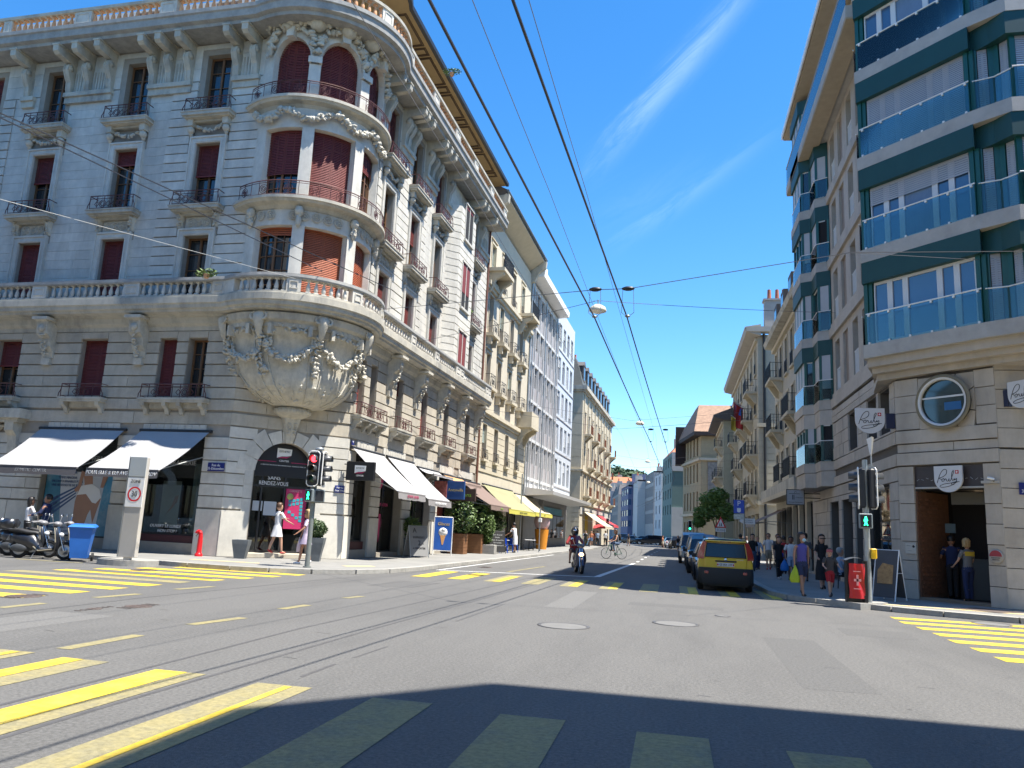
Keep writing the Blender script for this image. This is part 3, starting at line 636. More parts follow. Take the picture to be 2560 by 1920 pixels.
# carved leaf wreath and shells above the arches
B = MB()
for k in range(3):
    a, b_ = BWN[k]; cm = (a + b_) / 2
    pts = [(CX + 2.66 * sin(RD(cm - 21 * cos(pi * t))) - PVX, CY - 2.66 * cos(RD(cm - 21 * cos(pi * t))) - PVY, 18.75 + 1.15 * sin(pi * t) + .1) for t in [i / 10 for i in range(11)]]
    blobs(pts, .15, 70, k + 40, .1, B, .6)
for ph in (22, 46, 68): B.ell((CX + 2.75 * sin(RD(ph)) - PVX, CY - 2.75 * cos(RD(ph)) - PVY, 20.0), .35, .35, .3, 8, 6)
blobs([(CX + 2.75 * sin(RD(p)) - PVX, CY - 2.75 * cos(RD(p)) - PVY, 20.05) for p in range(-25, 120, 10)], .17, 110, 77, .14, B, .6)
B.build('carved_wreath', CARVE, LB)
for k in range(3):
    cm = sum(BWN[k]) / 2; x, y = CX + 2.66 * sin(RD(cm)), CY - 2.66 * cos(RD(cm)); B = MB().prism([(-.14, 0), (.14, 0), (.2, .5), (-.2, .5)], -.12, .2, 'y'); B.build('keystone', STONE, LB, (x - PVX, y - PVY, 19.5), RD(cm))
# ---- carved bowl corbel
NV = Vector((.7071, -.7071)); B = MB(); prof = [(.55, 5.5), (.95, 5.56), (1.45, 5.78), (1.9, 6.1), (2.2, 6.5), (2.4, 6.95), (2.52, 7.4), (2.58, 7.85), (2.68, 7.9), (2.7, 8.3), (2.82, 8.36), (2.86, 8.62)]
def bc(z): t = min(1, max(0, (z - 5.5) / 1.6)); o = .95 * (1 - t) ** 1.3; return (CX + NV[0] * o - PVX, CY + NV[1] * o - PVY)
def bp(ph, r, z): c = bc(z); return (c[0] + r * sin(RD(ph)), c[1] - r * cos(RD(ph)), z)
B.rings([[bp(i * 9, r, z) for i in range(40)] for r, z in prof], True, sm=True); B.build('bowl_corbel', CARVE, LB)
B = MB()
for ph in (-34, 2, 47, 92):
    for w in (-5.5, 5.5): B.rings([[bp(ph + w + dw, r + o, z) for dw, o in ((-.9, 0), (-.6, .06), (.6, .06), (.9, 0))] for r, z in prof[1:9]], False, False, sm=False)
    B.rings([[bp(ph + dw, r + .025, z) for dw in (-5, 0, 5)] for r, z in prof[1:9]], False, False, sm=False)
B.build('bowl_rib', CARVE, LB)
B = MB()
for k, ph in enumerate((-34, 2, 47, 92)):
    blobs([bp(ph, 2.66, 8.0), bp(ph, 2.6, 7.2), bp(ph, 2.3, 6.5)], .11, 50, 60 + k, .13, B)
    if k < 3 or 1:
        p2 = ph + 45; pts = [bp(ph + 45 * t, 2.62, 7.75 - .75 * sin(pi * t)) for t in [i / 8 for i in range(9)]]; blobs(pts, .105, 95, 80 + k, .11, B)
        for j in range(26):
            q = Vector(bp(ph + 8 + LEAF.random() * 29, 2.72, 7.97 + LEAF.random() * .3)); B.ell(q, .11, .05, .06, 6, 4, Matrix.Rotation(LEAF.uniform(0, 3), 3, 'Z') @ Matrix.Rotation(LEAF.uniform(-.8, .8), 3, 'Y'))
for ph in range(-40, 110, 22):
    for s_ in (-1, 0, 1): blobs([bp(ph + s_ * 2, 1.2, 5.68), bp(ph + s_ * 7, 1.62, 5.92), bp(ph + s_ * 9, 1.95, 6.18)], .09, 9, ph + s_ + 300, .03, B, .35)
B.build('carved_garland', CARVE, LB)
for ph in (-34, 2, 47, 94):   # ram heads at the rim
    B = MB(); B.rings([[(dx * w, -o - dd, z) for dx, dd in ((-1, 0), (-.7, d_), (0, d_ * 1.3), (.7, d_), (1, 0))] for w, o, d_, z in ((.05, .1, .05, 7.78), (.1, .12, .12, 7.9), (.13, .16, .14, 8.1), (.2, .2, .16, 8.32), (.24, .16, .2, 8.5), (.22, .08, .12, 8.68))], True, False, sm=True)
    for s_ in (-1, 1):
        B.tube([(s_ * (.18 + .13 * sin(t)), -.22 - .02 * t, 8.48 + .13 * cos(t)) for t in [i * .7 for i in range(8)]], .05, 6); B.box(s_ * .42 - .06, s_ * .42 + .06, -.2, .1, 7.85, 8.22)
    x, y, _ = bp(ph, 2.68, 8); blobs([(-.2, -.15, 8.6), (.2, -.15, 8.6)], .08, 12, int(ph) + 5, .06, B); B.build('ram_head', CARVE, LB, (x, y, 0), RD(ph))
# disc and pendant keystone under the bowl
cxx, cyy = FC.P(2.08, -.12); B = MB(); B.lathe([(.25, 5.1), (.5, 5.2), (.62, 5.28), (.68, 5.38), (.62, 5.48), (.5, 5.52)], (cxx, cyy, 0), 20)
for i in range(24): t = i * pi / 12; B.ell((cxx + .64 * cos(t), cyy + .64 * sin(t), 5.38), .05, .05, .1, 6, 4)
B.build('corbel_disc', CARVE, LB)
B = MB(); B.rings([[(w * a, -o * b_, z) for a, b_ in ((-1, 0), (-.8, .8), (0, 1), (.8, .8), (1, 0))] for w, o, z in ((.16, .2, 4.22), (.22, .26, 4.5), (.3, .34, 4.9), (.36, .42, 5.15), (.36, .42, 5.25))], True, False); 
for k in (-1, 1): blobs([(k * .1, -.25, 4.55), (k * .12, -.33, 5.0)], .06, 14, 7 + k, .03, B)
FC.put((B, CARVE), 'keystone', 2.08)
# brackets under the long balcony
def bracket(F, c):
    B = MB(); B.prism([(0, 7.1), (-.12, 7.12), (-.16, 7.35), (-.3, 7.55), (-.34, 7.85), (-.55, 8.0), (-.6, 8.45), (-.72, 8.5), (-.72, 8.62), (0, 8.62)], c - .24, c + .24, 'x'); B.box(c - .34, c + .34, -.76, .02, 8.5, 8.61)
    B.box(c - .18, c + .18, -.2, 0, 6.85, 7.1); B.lathe([(0, -.03), (.15, -.02), (.15, .02), (0, .03)], (c, -.6, 8.2), 10, axis='y')
    blobs([(c, -.5, 7.9), (c, -.32, 7.5), (c, -.2, 7.2)], .08, 22, int(c * 9), .1, B); F.put((B, CARVE), 'bracket')
for x in (-23.6, -19.5): bracket(FA, fx(x))
bracket(FA, fx(-27.5))
for y in (31.4, 34.7, 38.1, 41.5, 44.9): bracket(FS, y)
# projecting canted bay on the street wing
B = MB(); bz = [(9.3, 9.55), (12.2, 13.3), (15.9, 17.0)]
pl = [(37.8, 0), (38.35, -.55), (41.05, -.55), (41.6, 0)]
z = 9.27
while z < 18.2:
    B.prism([(37.82, .0), (38.36, -.54), (41.04, -.54), (41.58, .0)], z, z + .05); B.prism([(37.8, .0), (38.35, -.58), (41.05, -.58), (41.6, .0)], z + .05, z + .385); z += .385
FS.put((B, STONE), 'canted_bay')
for a, b_, s_ in ((9.5, 11.8, 1), (13.1, 15.6, .65), (16.9, 18.9, 0)):
    B = MB().box(39.0, 40.4, -.585, -.5, a, b_); o = FS.put((B, DARK), 'window'); FS.put((MB().box(39.06, 40.34, -.6, -.585, b_ - (b_ - a) * max(s_, .1), b_), SHRED), 'shutter')
    B = MB()
    for q in ((38.95, 39.03), (40.37, 40.45), (39.66, 39.74)): B.box(q[0], q[1], -.62, -.55, a, b_)
    B.box(38.95, 40.45, -.66, -.55, b_, b_ + .1); B.box(38.9, 40.5, -.7, -.5, a - .12, a); FS.put((B, STONE), 'window_surround')
# attic storey, eave with panels, gutter
FT = LF(-30, 26.6, 0); FT.wall(0, 16.2, 20.2, 23.2, [(2.75, 3.85, 20.9, 23.1), (6.6, 7.7, 20.9, 23.1), (10.5, 11.6, 20.9, 23.1)], mat('pale_render', (.55, .52, .48), .85, .08))
for u in (2.75, 6.6, 10.5): window(FT, u, u + 1.1, 20.9, 23.1, 1, d=.2)
FTS = LF(-13.6, 0, pi / 2); FTS.wall(27, YE, 20.2, 23.2, [(y, y + 1.1, 20.9, 23.0) for y in (29.3, 32.5, 35.8, 39, 42.2)], mat('pale_render', (.55, .52, .48)))
for u in (29.3, 32.5, 35.8, 39, 42.2): window(FTS, u, u + 1.1, 20.9, 23.0, 1, d=.2)
EAV = mat('eave_soffit', (.40, .27, .12), .75, .1, 3); SLATE = mat('roof_slate', (.07, .065, .065), .7, .2, 5, rnd=.1)
pe = [q for q in bowpath(1.0, 3.3, n=18) if q[2] > .85]
MB().sweep(pe, [(-2.6, 23.05), (0, 23.05), (0, 23.2), (-2.6, 23.2)]).build('eave', EAV, LB)
MB().sweep(pe, [(-.02, 23.0), (.14, 23.02), (.16, 23.2), (-.02, 23.24)]).build('gutter', IRONK, LB)
MB().sweep(pe, [(-.05, 23.2), (-1.8, 25.6), (-3.2, 26.2), (-3.2, 23.2)]).build('roof', SLATE, LB)
y = 28.5
while y < 44.5:
    for a, b_ in ((0, 2.3), (2.45, 3.05)):
        B = MB()
        for q in ((.0, .05), (.07, .09)):
            for r_ in ((XW + .75 - q[0], y + a + q[0], XW - .35 + q[0], y + b_ - q[0]),):
                x0, x1 = sorted((r_[0], r_[2])); B.box(x0, x0 + .035, r_[1], r_[3], 23.01 - q[0] * .1, 23.052); B.box(x1 - .035, x1, r_[1], r_[3], 23.01 - q[0] * .1, 23.052)
                B.box(x0 + .035, x1 - .035, r_[1], r_[1] + .035, 23.01 - q[0] * .1, 23.052); B.box(x0 + .035, x1 - .035, r_[3] - .035, r_[3], 23.01 - q[0] * .1, 23.052)
        B.map(lambda p: (p[0] - PVX, p[1] - PVY, p[2])).build('soffit_panel', mat('soffit_line', (.10, .06, .03), .7, .1), LB)
    y += 3.2
FS.put((MB().cyl((YE - .1, -.12, .3), (YE - .1, -.12, 20), .07, n=8), mat('copper_downpipe', (.16, .07, .045), .5, .1)), 'downpipe')
# end wall and inner core so nothing is hollow
MB().prism([(-14.6, 1.3), (.03, 1.3), (1.8, 3.07), (1.8, YE - PVY), (-14.6, YE - PVY)], .2, 20.1).build('core', DARK, LB)
flush_blocks(LB, BL, [STONE, STONEW])
# ================================================================ shop fronts of the left corner building
def top(F, name, label, cat, u, d=0, z=0, group=None, rz=0):
    th = F.root.rotation_euler[2]; x, y = F.P(u, d); lx, ly = F.root.location[0], F.root.location[1]
    return thing(name, label, cat, (lx + x * cos(th) - y * sin(th), ly + x * sin(th) + y * cos(th), z), th + F.a + rz, group)
FRAMEK = mat('black_frame', (.02, .02, .022), .45, .1); LETW = mat('white_lettering', (.75, .75, .74), .6, 0); LETG = mat('grey_lettering', (.35, .36, .36), .6, 0); PINK = mat('magenta_print', (.42, .02, .10), .5, .06, 3); TEAL = mat('teal_print', (.02, .28, .34), .5, .05, 3)
def shopglass(F, a, b, z0, z1, d, base=None, plinth=STONED, cols=1):
    B = MB(); t = .06
    B.box(a, a + t, d - .05, d + .05, z0, z1); B.box(b - t, b, d - .05, d + .05, z0, z1); B.box(a + t, b - t, d - .05, d + .05, z1 - t, z1); B.box(a + t, b - t, d - .05, d + .05, z0, z0 + t)
    for i in range(1, cols): x = a + (b - a) * i / cols; B.box(x - .03, x + .03, d - .05, d + .05, z0 + t, z1 - t)
    o = F.put((B, FRAMEK), 'shop_window'); ob('glass', MB().box(a + t, b - t, d - .012, d, z0 + t, z1 - t).mesh('glass', SHOPG), o)
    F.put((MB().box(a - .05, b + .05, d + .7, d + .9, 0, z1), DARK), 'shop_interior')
    return o
# --- left window with the big advert
o = shopglass(FA, fx(-23.1), fx(-19.95), .5, 4.25, .28)
SKYB = mat('advert_blue', (.05, .22, .33), .35, .35, .6, col2=(.42, .5, .52), c2amt=.9, c2scale=.55); SKINP = mat('advert_skin', (.36, .19, .12), .5, .06, 2); PALEB = mat('advert_pale', (.50, .53, .57), .5, .05, 2); DBL = mat('advert_dark_blue', (.03, .08, .2), .5, .2, 3)
AD = thing('advert_panel', 'large blue window advert showing hips in white briefs behind the parked scooters', 'poster', top(FA, 'x', '', '', fx(-21.55), .2, 0).location, RD(-1.8))
bpy.data.objects.remove(bpy.data.objects['x'])
ob('panel', MB().box(-1.5, 1.45, 0, .02, .56, 2.85).mesh('panel', SKYB), AD)
B = MB(); B.prism([(-.6, .56), (.9, .56), (1.1, 2.85), (-.9, 2.85)], -.004, -.0005, 'y'); ob('pale_field', B.mesh('pale_field', PALEB), AD)
B = MB(); B.prism([(-.1, .9), (.42, .9), (.52, 1.3), (.62, 1.5), (.78, 1.0), (1.0, 1.9), (.62, 2.1), (.5, 2.85), (.1, 2.85), (.22, 2.4), (-.02, 2.15), (-.1, 1.75)], -.012, -.005, 'y'); B.prism([(.02, 2.9), (-.05, 2.35), (-.2, 2.2), (-.12, 2.1), (.06, 2.2), (.16, 2.85)], -.018, -.013, 'y'); B.prism([(1.0, 2.85), (.92, 2.3), (1.05, 2.3), (1.25, 2.85)], -.018, -.013, 'y'); ob('figure', B.mesh('figure', SKINP), AD)
B = MB(); B.prism([(-.04, 2.0), (.1, 2.35), (.55, 2.42), (.9, 2.25), (1.02, 1.95), (.82, 1.72), (.66, 1.75), (.35, 2.05)], -.024, -.019, 'y'); ob('briefs', B.mesh('briefs', LETW), AD)
B = MB()
for k in range(4): B.prism([(-1.5, .9 + k * .22), (-1.5, 1.02 + k * .22), (-.1, 2.0 + k * .11), (-.1, 1.94 + k * .11)], -.008, -.006, 'y')
ob('stripe', B.mesh('stripe', DBL), AD)
for i, t_ in enumerate(('SOINS MINCEUR', 'INCONTOURNABLES POUR', 'UNE SILHOUETTE DE RÊVE*')): text(t_, .13, DBL, parent=AD, loc=(-.55, -.012, 2.62 - i * .14), sx=.85)
text('OSIA', .17, DBL, parent=AD, loc=(-.35, -.014, 2.93 - .12))
for k, t_ in enumerate(('AVANT', 'NOUVEAUX', 'SOINS CIBLÉS')): text(t_, .1, DBL, parent=AD, loc=(-1.1, -.014, 1.35 + k * .2), rot=(pi / 2, -RD(33), 0))
text('PRENDRE RENDEZ-VOUS', .09, DBL, parent=AD, loc=(-.6, -.014, .8)); text('EN LIGNE SUR LE SITE', .09, DBL, parent=AD, loc=(-.6, -.014, .68))
text('LA VERRERIE', .24, LETG, 'lettering', parent=o, loc=(fx(-20.9), .2, 3.35), rot=(pi / 2, 0, 0))
# --- right window
o = shopglass(FA, fx(-18.95), fx(-16.35), .75, 4.25, .28)
FA.put((MB().box(fx(-19), fx(-16.3), .1, .3, .35, .75), mat('dark_red_panel', (.06, .012, .016), .6, .1)), 'stall_riser')
text('BRASSERIE', .24, LETG, parent=o, loc=(fx(-17.3), .18, 3.3)); text('OUVERT LE LUNDI', .15, LETW, parent=o, loc=(fx(-17.72), .2, 1.05), shear=.15); text('NON STOP !', .14, LETW, parent=o, loc=(fx(-17.62), .2, .88), shear=.15)
B = MB().box(fx(-18.1), fx(-17.35), .33, .35, 1.05, 2.65); pz = FA.put((B, mat('poster_grey_green', (.36, .38, .35), .6, .06)), 'window_poster'); ob('figure', MB().prism([(fx(-17.55), 2.1), (fx(-17.4), 2.15), (fx(-17.45), 1.9), (fx(-17.6), 1.7), (fx(-17.85), 1.45), (fx(-17.65), 1.75)], .32, .328, 'y').mesh('figure', SKINP), pz)
CURT = mat('green_curtain', (.16, .20, .19), .8, .15, 3)
FA.put((MB().rings([[(fx(-16.95) + .11 * k * (.7 if z > 2 else 1), .42 + .03 * (k % 2), z) for k in range(6)] for z in (.8, 2, 3.3)], False, False), CURT), 'curtain')
# --- portal at far left
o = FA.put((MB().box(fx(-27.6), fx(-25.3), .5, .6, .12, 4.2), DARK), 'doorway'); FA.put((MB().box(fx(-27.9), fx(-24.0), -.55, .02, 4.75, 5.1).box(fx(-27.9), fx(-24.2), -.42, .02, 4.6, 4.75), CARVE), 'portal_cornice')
B = MB(); B.prism([(0, 3.4), (-.12, 3.45), (-.2, 4.1), (-.4, 4.3), (-.42, 4.6), (0, 4.6)], fx(-24.75), fx(-24.35), 'x'); blobs([(fx(-26.9), -.1, 4.45), (fx(-26), -.16, 4.3), (fx(-25), -.1, 4.45)], .12, 40, 4, .06, B); FA.put((B, CARVE), 'bracket')
# --- awnings
def awning(F, label, u0, u1, z0, z1, d1, fab, val, msg='', msgm=None, shift=0, group=None, vh=.26, d0=.1, brac=True, msgsz=.15):
    A = top(F, 'awning', label, 'awning', (u0 + u1) / 2, 0, 0, group); a = (u1 - u0) / 2; n = 6
    B = MB(); B.grid(lambda s, t: (-a + 2 * a * s + shift * t, -d0 - (d1 - d0) * t, z0 + (z1 - z0) * t - .09 * sin(pi * t) - .0), 8, n); B2 = MB(); B2.v = [(x, y, z - .012) for x, y, z in B.v]; B2.f = [f[::-1] for f in B.f]; B2.m = B.m[:]; B2.sm = B.sm[:]
    B.add(B2.v, B2.f, True); ob('canopy', B.mesh('canopy', fab, fix=False), A)
    V = MB(); V.grid(lambda s, t: (-a + 2 * a * s + shift, -d1 - .01 - .03 * t, z1 - vh * t + .01 * sin(20 * s) * t), 12, 2); V.box(-a + shift, a + shift, -d1 - .02, -d1 + .05, z1 - .02, z1 + .03); ob('valance', V.mesh('valance', val, fix=False), A)
    if msg: text(msg, msgsz, msgm or LETW, parent=A, loc=(shift, -d1 - .055, z1 - vh * .5), shear=.1)
    C = MB(); C.cyl((-a - .08, -d0, z0), (a + .08, -d0, z0), .06, n=8); ob('roller', C.mesh('roller', IRONK), A)
    for s_ in (-1, 1):
        x = s_ * (a - .15); C = MB(); C.tube([(x, -.05, z0 - .9), (x + shift * .5, -d1 * .55, z0 - 1.25 if brac else z0 - .6), (x + shift, -d1, z1)], .018, 5); ob('arm', C.mesh('arm', METG), A)
    return A
FABG = mat('grey_awning_fabric', (.33, .33, .335), .85, .06, 2); VALD = mat('dark_valance', (.09, .085, .09), .8, .1)
awning(FA, 'pale grey shop awning with dark valance over the blue window advert', fx(-23.35), fx(-19.69), 4.42, 2.86, 2.1, FABG, VALD, 'ESTHETIC  CENTER', LETG, 0, 'awnings on the front of the corner building')
awning(FA, 'pale grey shop awning reading POUR ELLE & LUI behind the zone sign', fx(-18.95), fx(-16.15), 4.42, 2.86, 2.1, FABG, VALD, 'POUR ELLE & LUI AVEC & SANS RDV', LETW, -.35, 'awnings on the front of the corner building', msgsz=.17)
VALG = mat('grey_valance', (.22, .21, .21), .8, .08)
awning(FS, 'grey awning nearest the traffic light on the street side of the corner building', 28.25, 31.3, 4.33, 2.72, 2.0, FABG, VALG, 'ESTHETIC CENTER', PINK, .25, 'grey awnings over the main street pavement')
awning(FS, 'second grey awning reading EPILATION on the street side of the corner building', 31.75, 34.9, 4.33, 2.6, 2.0, FABG, VALG, 'EPILATION DEFINITIVE', LETW, .2, 'grey awnings over the main street pavement')
awning(FS, 'short grey awning with a fringe above the red and blue shop signs', 35.6, 38.6, 4.2, 3.9, .9, FABG, VALG, '', None, 0, vh=.08, brac=False)
BRN = mat('brown_awning_fabric', (.17, .12, .10), .85, .08); ORB = mat('orange_awning_fabric', (.42, .24, .11), .85, .1); GRN = mat('green_awning_fabric', (.25, .24, .13), .85, .08); CRM = mat('cream_awning_fabric', (.42, .36, .26), .85, .05); YV = mat('yellow_valance', (.42, .38, .06), .8, .1); GL = mat('green_letters', (.18, .36, .03), .6, 0)
awning(FS, 'faded orange and brown awning over the brown Picadona sign', 39.4, 42.6, 4.15, 3.75, 1.2, ORB, BRN, '', None, .3, vh=.1, brac=False)
# --- doorway under the bowl
B = MB(); B.prism([(-1.08, 3.0)] + [(-1.07 * cos(pi * i / 16), 3.15 + 1.07 * sin(pi * i / 16)) for i in range(17)] + [(1.08, 3.0)], .28, .34, 'y'); tym = FC.put((B, mat('tympanum_black', (.008, .008, .012), .4, 0)), 'tympanum', 2.06)
text('LA BEAUTÉ À PRIX DOUX SANS RENDEZ-VOUS - POUR ELLE, POUR LUI', .052, LETW, parent=tym, loc=(0, .27, 3.42)); [ob('line', MB().box(a, a + .67, .265, .275, 3.54, 3.56).mesh('line', PINK), tym) for a in (-.95, .28)]
def esthetic_logo(par, x, y, z, s):
    ob('logo_panel', MB().prism([(x - .3 * s, z + .02 * s), (x - .3 * s, z + .42 * s), (x + .3 * s, z + .4 * s), (x + .28 * s, z + .14 * s), (x + .1 * s, z + .1 * s), (x - .1 * s, z + .09 * s)], y - .012, y, 'y').mesh('logo_panel', LETW), par)
    ob('logo_swoosh', MB().prism([(x - .3 * s, z + .01 * s), (x - .1 * s, z + .07 * s), (x + .12 * s, z + .08 * s), (x + .28 * s, z + .13 * s), (x + .1 * s, z + .02 * s), (x - .1 * s, z + .02 * s)], y - .014, y - .002, 'y').mesh('logo_swoosh', PINK), par)
    text('ESTHETIC', .105 * s, FRAMEK, parent=par, loc=(x, y - .018, z + .28 * s)); text('CENTER', .11 * s, LETW, parent=par, loc=(x, y - .018, z - .1 * s))
esthetic_logo(tym, 0, .27, 3.68, .9)
DF = MB()
for q in ((-1.06, -1.0), (-.72, -.66), (.12, .18), (1.0, 1.06)): DF.box(q[0], q[1], .3, .38, .28, 3.02)
DF.box(-1.0, 1.0, .3, .38, 2.62, 2.68).box(-1.0, 1.0, .3, .38, .28, .36)
dr = FC.put((DF, FRAMEK), 'entrance_door', 2.06); ob('glass', MB().box(-1.0, 1.0, .335, .345, .36, 3.0).mesh('glass', SHOPG), dr)
text('SANS', .2, LETW, parent=dr, loc=(-.28, .29, 2.95)); text('RENDEZ-VOUS', .2, LETW, parent=dr, loc=(-.28, .29, 2.75), sx=.8)
po = ob('window_poster', MB().box(.2, .98, .27, .295, 1.15, 2.6).mesh('window_poster', PINK), dr)
B = MB()
for i in range(4):
    for j in range(7):
        if i < j - 5: continue
        x, z = .32 + i * .14 + (6 - j) * .0 + j * .0, 2.2 - j * .13 - i * .0
        if j < 2 or i == 3 or i == j - 3: B.box(x, x + .11, .262, .269, z - .1 + i * .03, z + i * .03)
ob('teal_grid', B.mesh('teal_grid', TEAL), po); ob('round_badge', MB().lathe([(0, -.005), (.12, -.004), (.12, .0), (0, 0)], (.36, .265, 2.32), 16, axis='y').mesh('round_badge', mat('lime_print', (.4, .42, .12), .6, 0)), po); text('CARNETTE', .12, mat('pale_pink_print', (.6, .3, .35), .6, 0), parent=po, loc=(.55, .262, 2.52), sx=.8)
ob('paper_notice', MB().box(-.95, -.6, .32, .33, 1.75, 2.1).box(-.55, -.1, .32, .33, 1.6, 2.1).mesh('paper_notice', mat('paper', (.45, .48, .5), .8, .05)), dr)
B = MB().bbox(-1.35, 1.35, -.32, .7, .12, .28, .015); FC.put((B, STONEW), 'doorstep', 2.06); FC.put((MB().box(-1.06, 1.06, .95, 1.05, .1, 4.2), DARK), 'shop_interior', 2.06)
# --- street-side windows
for (a, b_, z0, z1, d_) in gS[:1]: o = shopglass(FS, a, b_, .75, 4.2, .28)
FS.put((MB().box(28.75, 30.45, .12, .3, .3, .75), mat('dark_red_panel', (.06, .012, .016))), 'stall_riser')
FS.put((MB().box(28.95, 29.8, .4, .42, 2.6, 3.7), mat('red_display', (.32, .03, .02), .6, .1)), 'display_panel'); FS.put((MB().box(29.5, 30.2, .45, .47, 1.7, 2.7), mat('green_display', (.15, .2, .06), .6, .1)), 'display_panel'); FS.put((MB().box(29.1, 29.6, .38, .4, 2.0, 2.3), LETW), 'display_panel')
B = MB(); 
for x in (29.2, 29.6, 30.0): B.ell((x, .55, 1.4), .14, .12, .3, 8, 6); B.ell((x, .55, 1.75), .08, .08, .1, 8, 6)
FS.put((B, mat('display_grey', (.2, .2, .22), .6, .2)), 'display_bust')
o = shopglass(FS, 31.4, 34.0, .3, 4.2, .42, cols=2)
B = MB(); B.prism([(31.6, 4.0), (32.9, 4.0), (32.7, 3.2), (32.3, 2.8), (32.1, 3.3), (31.7, 3.2)], .38, .39, 'y'); B.prism([(32.5, 1.9), (32.75, 1.9), (32.8, 1.5), (32.6, .7), (32.4, 1.4)], .38, .39, 'y'); ob('print', B.mesh('print', mat('hot_pink_print', (.5, .03, .14), .5, 0)), o)
ob('print', MB().prism([(31.5, 3.2), (31.9, 3.0), (31.75, 2.3), (31.9, 1.0), (31.75, .7), (31.6, 1.2), (31.5, 2.0)], .38, .39, 'y').mesh('print', mat('beige_print', (.4, .36, .22), .6, 0)), o)
text('EPILATION', .2, mat('hot_pink_print', (.5, .03, .14)), parent=o, loc=(32.9, .385, 2.3))
for a, b_ in ((35.05, 37.9), (38.9, 41.3), (42.2, 45.0)): shopglass(FS, a, b_, .3, 4.2, .36, cols=2)
o = FS.put((MB().box(39.2, 40.6, .2, .22, .9, 2.9), mat('red_poster', (.28, .06, .04), .6, .3, 3)), 'window_poster')
# --- projecting signs
def hangsign(F, name, label, u, d0, d1, z0, z1, m, th=.08, z_arm=None):
    T = top(F, name, label, 'sign', u, 0, 0); ob('sign_box', MB().bbox(-th, th, -d1, -d0, z0, z1, .01).mesh('sign_box', m), T)
    ob('bracket_arm', MB().cyl((0, 0, z1 - .1), (0, -d0, z1 - .1), .02, n=6).cyl((0, 0, z0 + .1), (0, -d0, z0 + .1), .02, n=6).mesh('bracket_arm', IRONK), T); return T
T = hangsign(FS, 'esthetic_sign', 'black projecting sign reading ESTHETIC CENTER beside the blue street plate', 27.9, .12, 1.25, 3.05, 3.75, mat('sign_black', (.01, .01, .012), .4, 0))
sb = thing('t', '', ''); sb.parent = T; sb.location = (-.085, -.7, 0); sb.rotation_euler = (0, 0, -pi / 2); 
for k in ('label', 'category'):
    if k in sb: del sb[k]
sb.name = 'sign_face'; esthetic_logo(sb, 0, 0, 3.3, .75)
T = hangsign(FS, 'shop_sign', 'red and blue projecting shop signs under the short grey awning', 38.0, .15, 1.75, 2.85, 3.75, mat('sign_blue', (.02, .07, .22), .5, .15, 4))
ob('sign_box', MB().bbox(-.1, .06, -.85, -.18, 2.9, 3.72, .01).mesh('sign_box', mat('sign_red_stripes', (.4, .12, .10), .6, .5, 8)), T); text('Antonella', .2, mat('gold_letters', (.6, .42, .1), .5, 0), parent=T, loc=(-.09, -1.3, 3.3), rot=(pi / 2, 0, -pi / 2))
T = hangsign(FS, 'picadona_sign', 'dark brown projecting sign with green letters reading Picadona', 40.2, .2, 1.7, 2.85, 3.5, mat('sign_brown', (.05, .028, .02), .6, .1)); text('Picadona', .3, GL, parent=T, loc=(-.09, -.95, 3.17), rot=(pi / 2, 0, -pi / 2))
BLUEP = mat('enamel_blue', (.015, .025, .16), .35, .04)
def plate(F, u, d, z, w, h, lines, label, sz):
    T = top(F, 'street_plate', label, 'sign', u, d, z); ob('plate', MB().bbox(-w / 2, w / 2, -.03, 0, -h / 2, h / 2, .005).mesh('plate', BLUEP), T)
    for i, t_ in enumerate(lines): text(t_, sz, LETW, parent=T, loc=(0, -.036, h * (.2 - .4 * i)), sx=.9)
plate(FA, fx(-15.75), -.075, 3.18, .66, .3, ('Rue du', '31-Décembre'), 'blue enamel street plate left of the arched doorway', .13)
plate(FC, 4.15, -.075, 2.7, .38, .27, ('Rue des', 'Eaux-Vives'), 'small blue street plate on the pier right of the traffic light', .09)
plate(FS, 28.3, -.06, 4.5, .2, .16, ('47',), 'small dark house number plate above the projecting sign', .11)
# ================================================================ neighbours along the left side of the main street
CREAM = mat('cream_render', (.52, .465, .36), .85, .08, 1.5, .2, 40, col2=(.46, .40, .29), c2amt=.5, c2scale=.4); CREAM2 = mat('cream_stone', (.50, .44, .325), .8, .1, 2, .2, 40, rnd=.05); GREYB = mat('grey_panel', (.30, .28, .275), .7, .08, 2, rnd=.05); WHITEC = mat('white_concrete', (.52, .515, .50), .75, .08, 2, col2=(.5, .5, .5), c2amt=.4, c2scale=.5); BLUEW = mat('pale_blue_panel', (.50, .53, .56), .6, .06, 2, col2=(.46, .49, .53), c2amt=.4, c2scale=.4); SHUTG = mat('pale_green_shutter', (.33, .40, .37), .7, .08, 3)
def newroot(name, label, x, y, rz=RD(-1.8), cat='building'):
    c, s = cos(RD(-1.8)), sin(RD(-1.8)); dx, dy = x - PVX, y - PVY
    return thing(name, label, cat, (PVX + dx * c - dy * s, PVY + dx * s + dy * c, 0), rz)
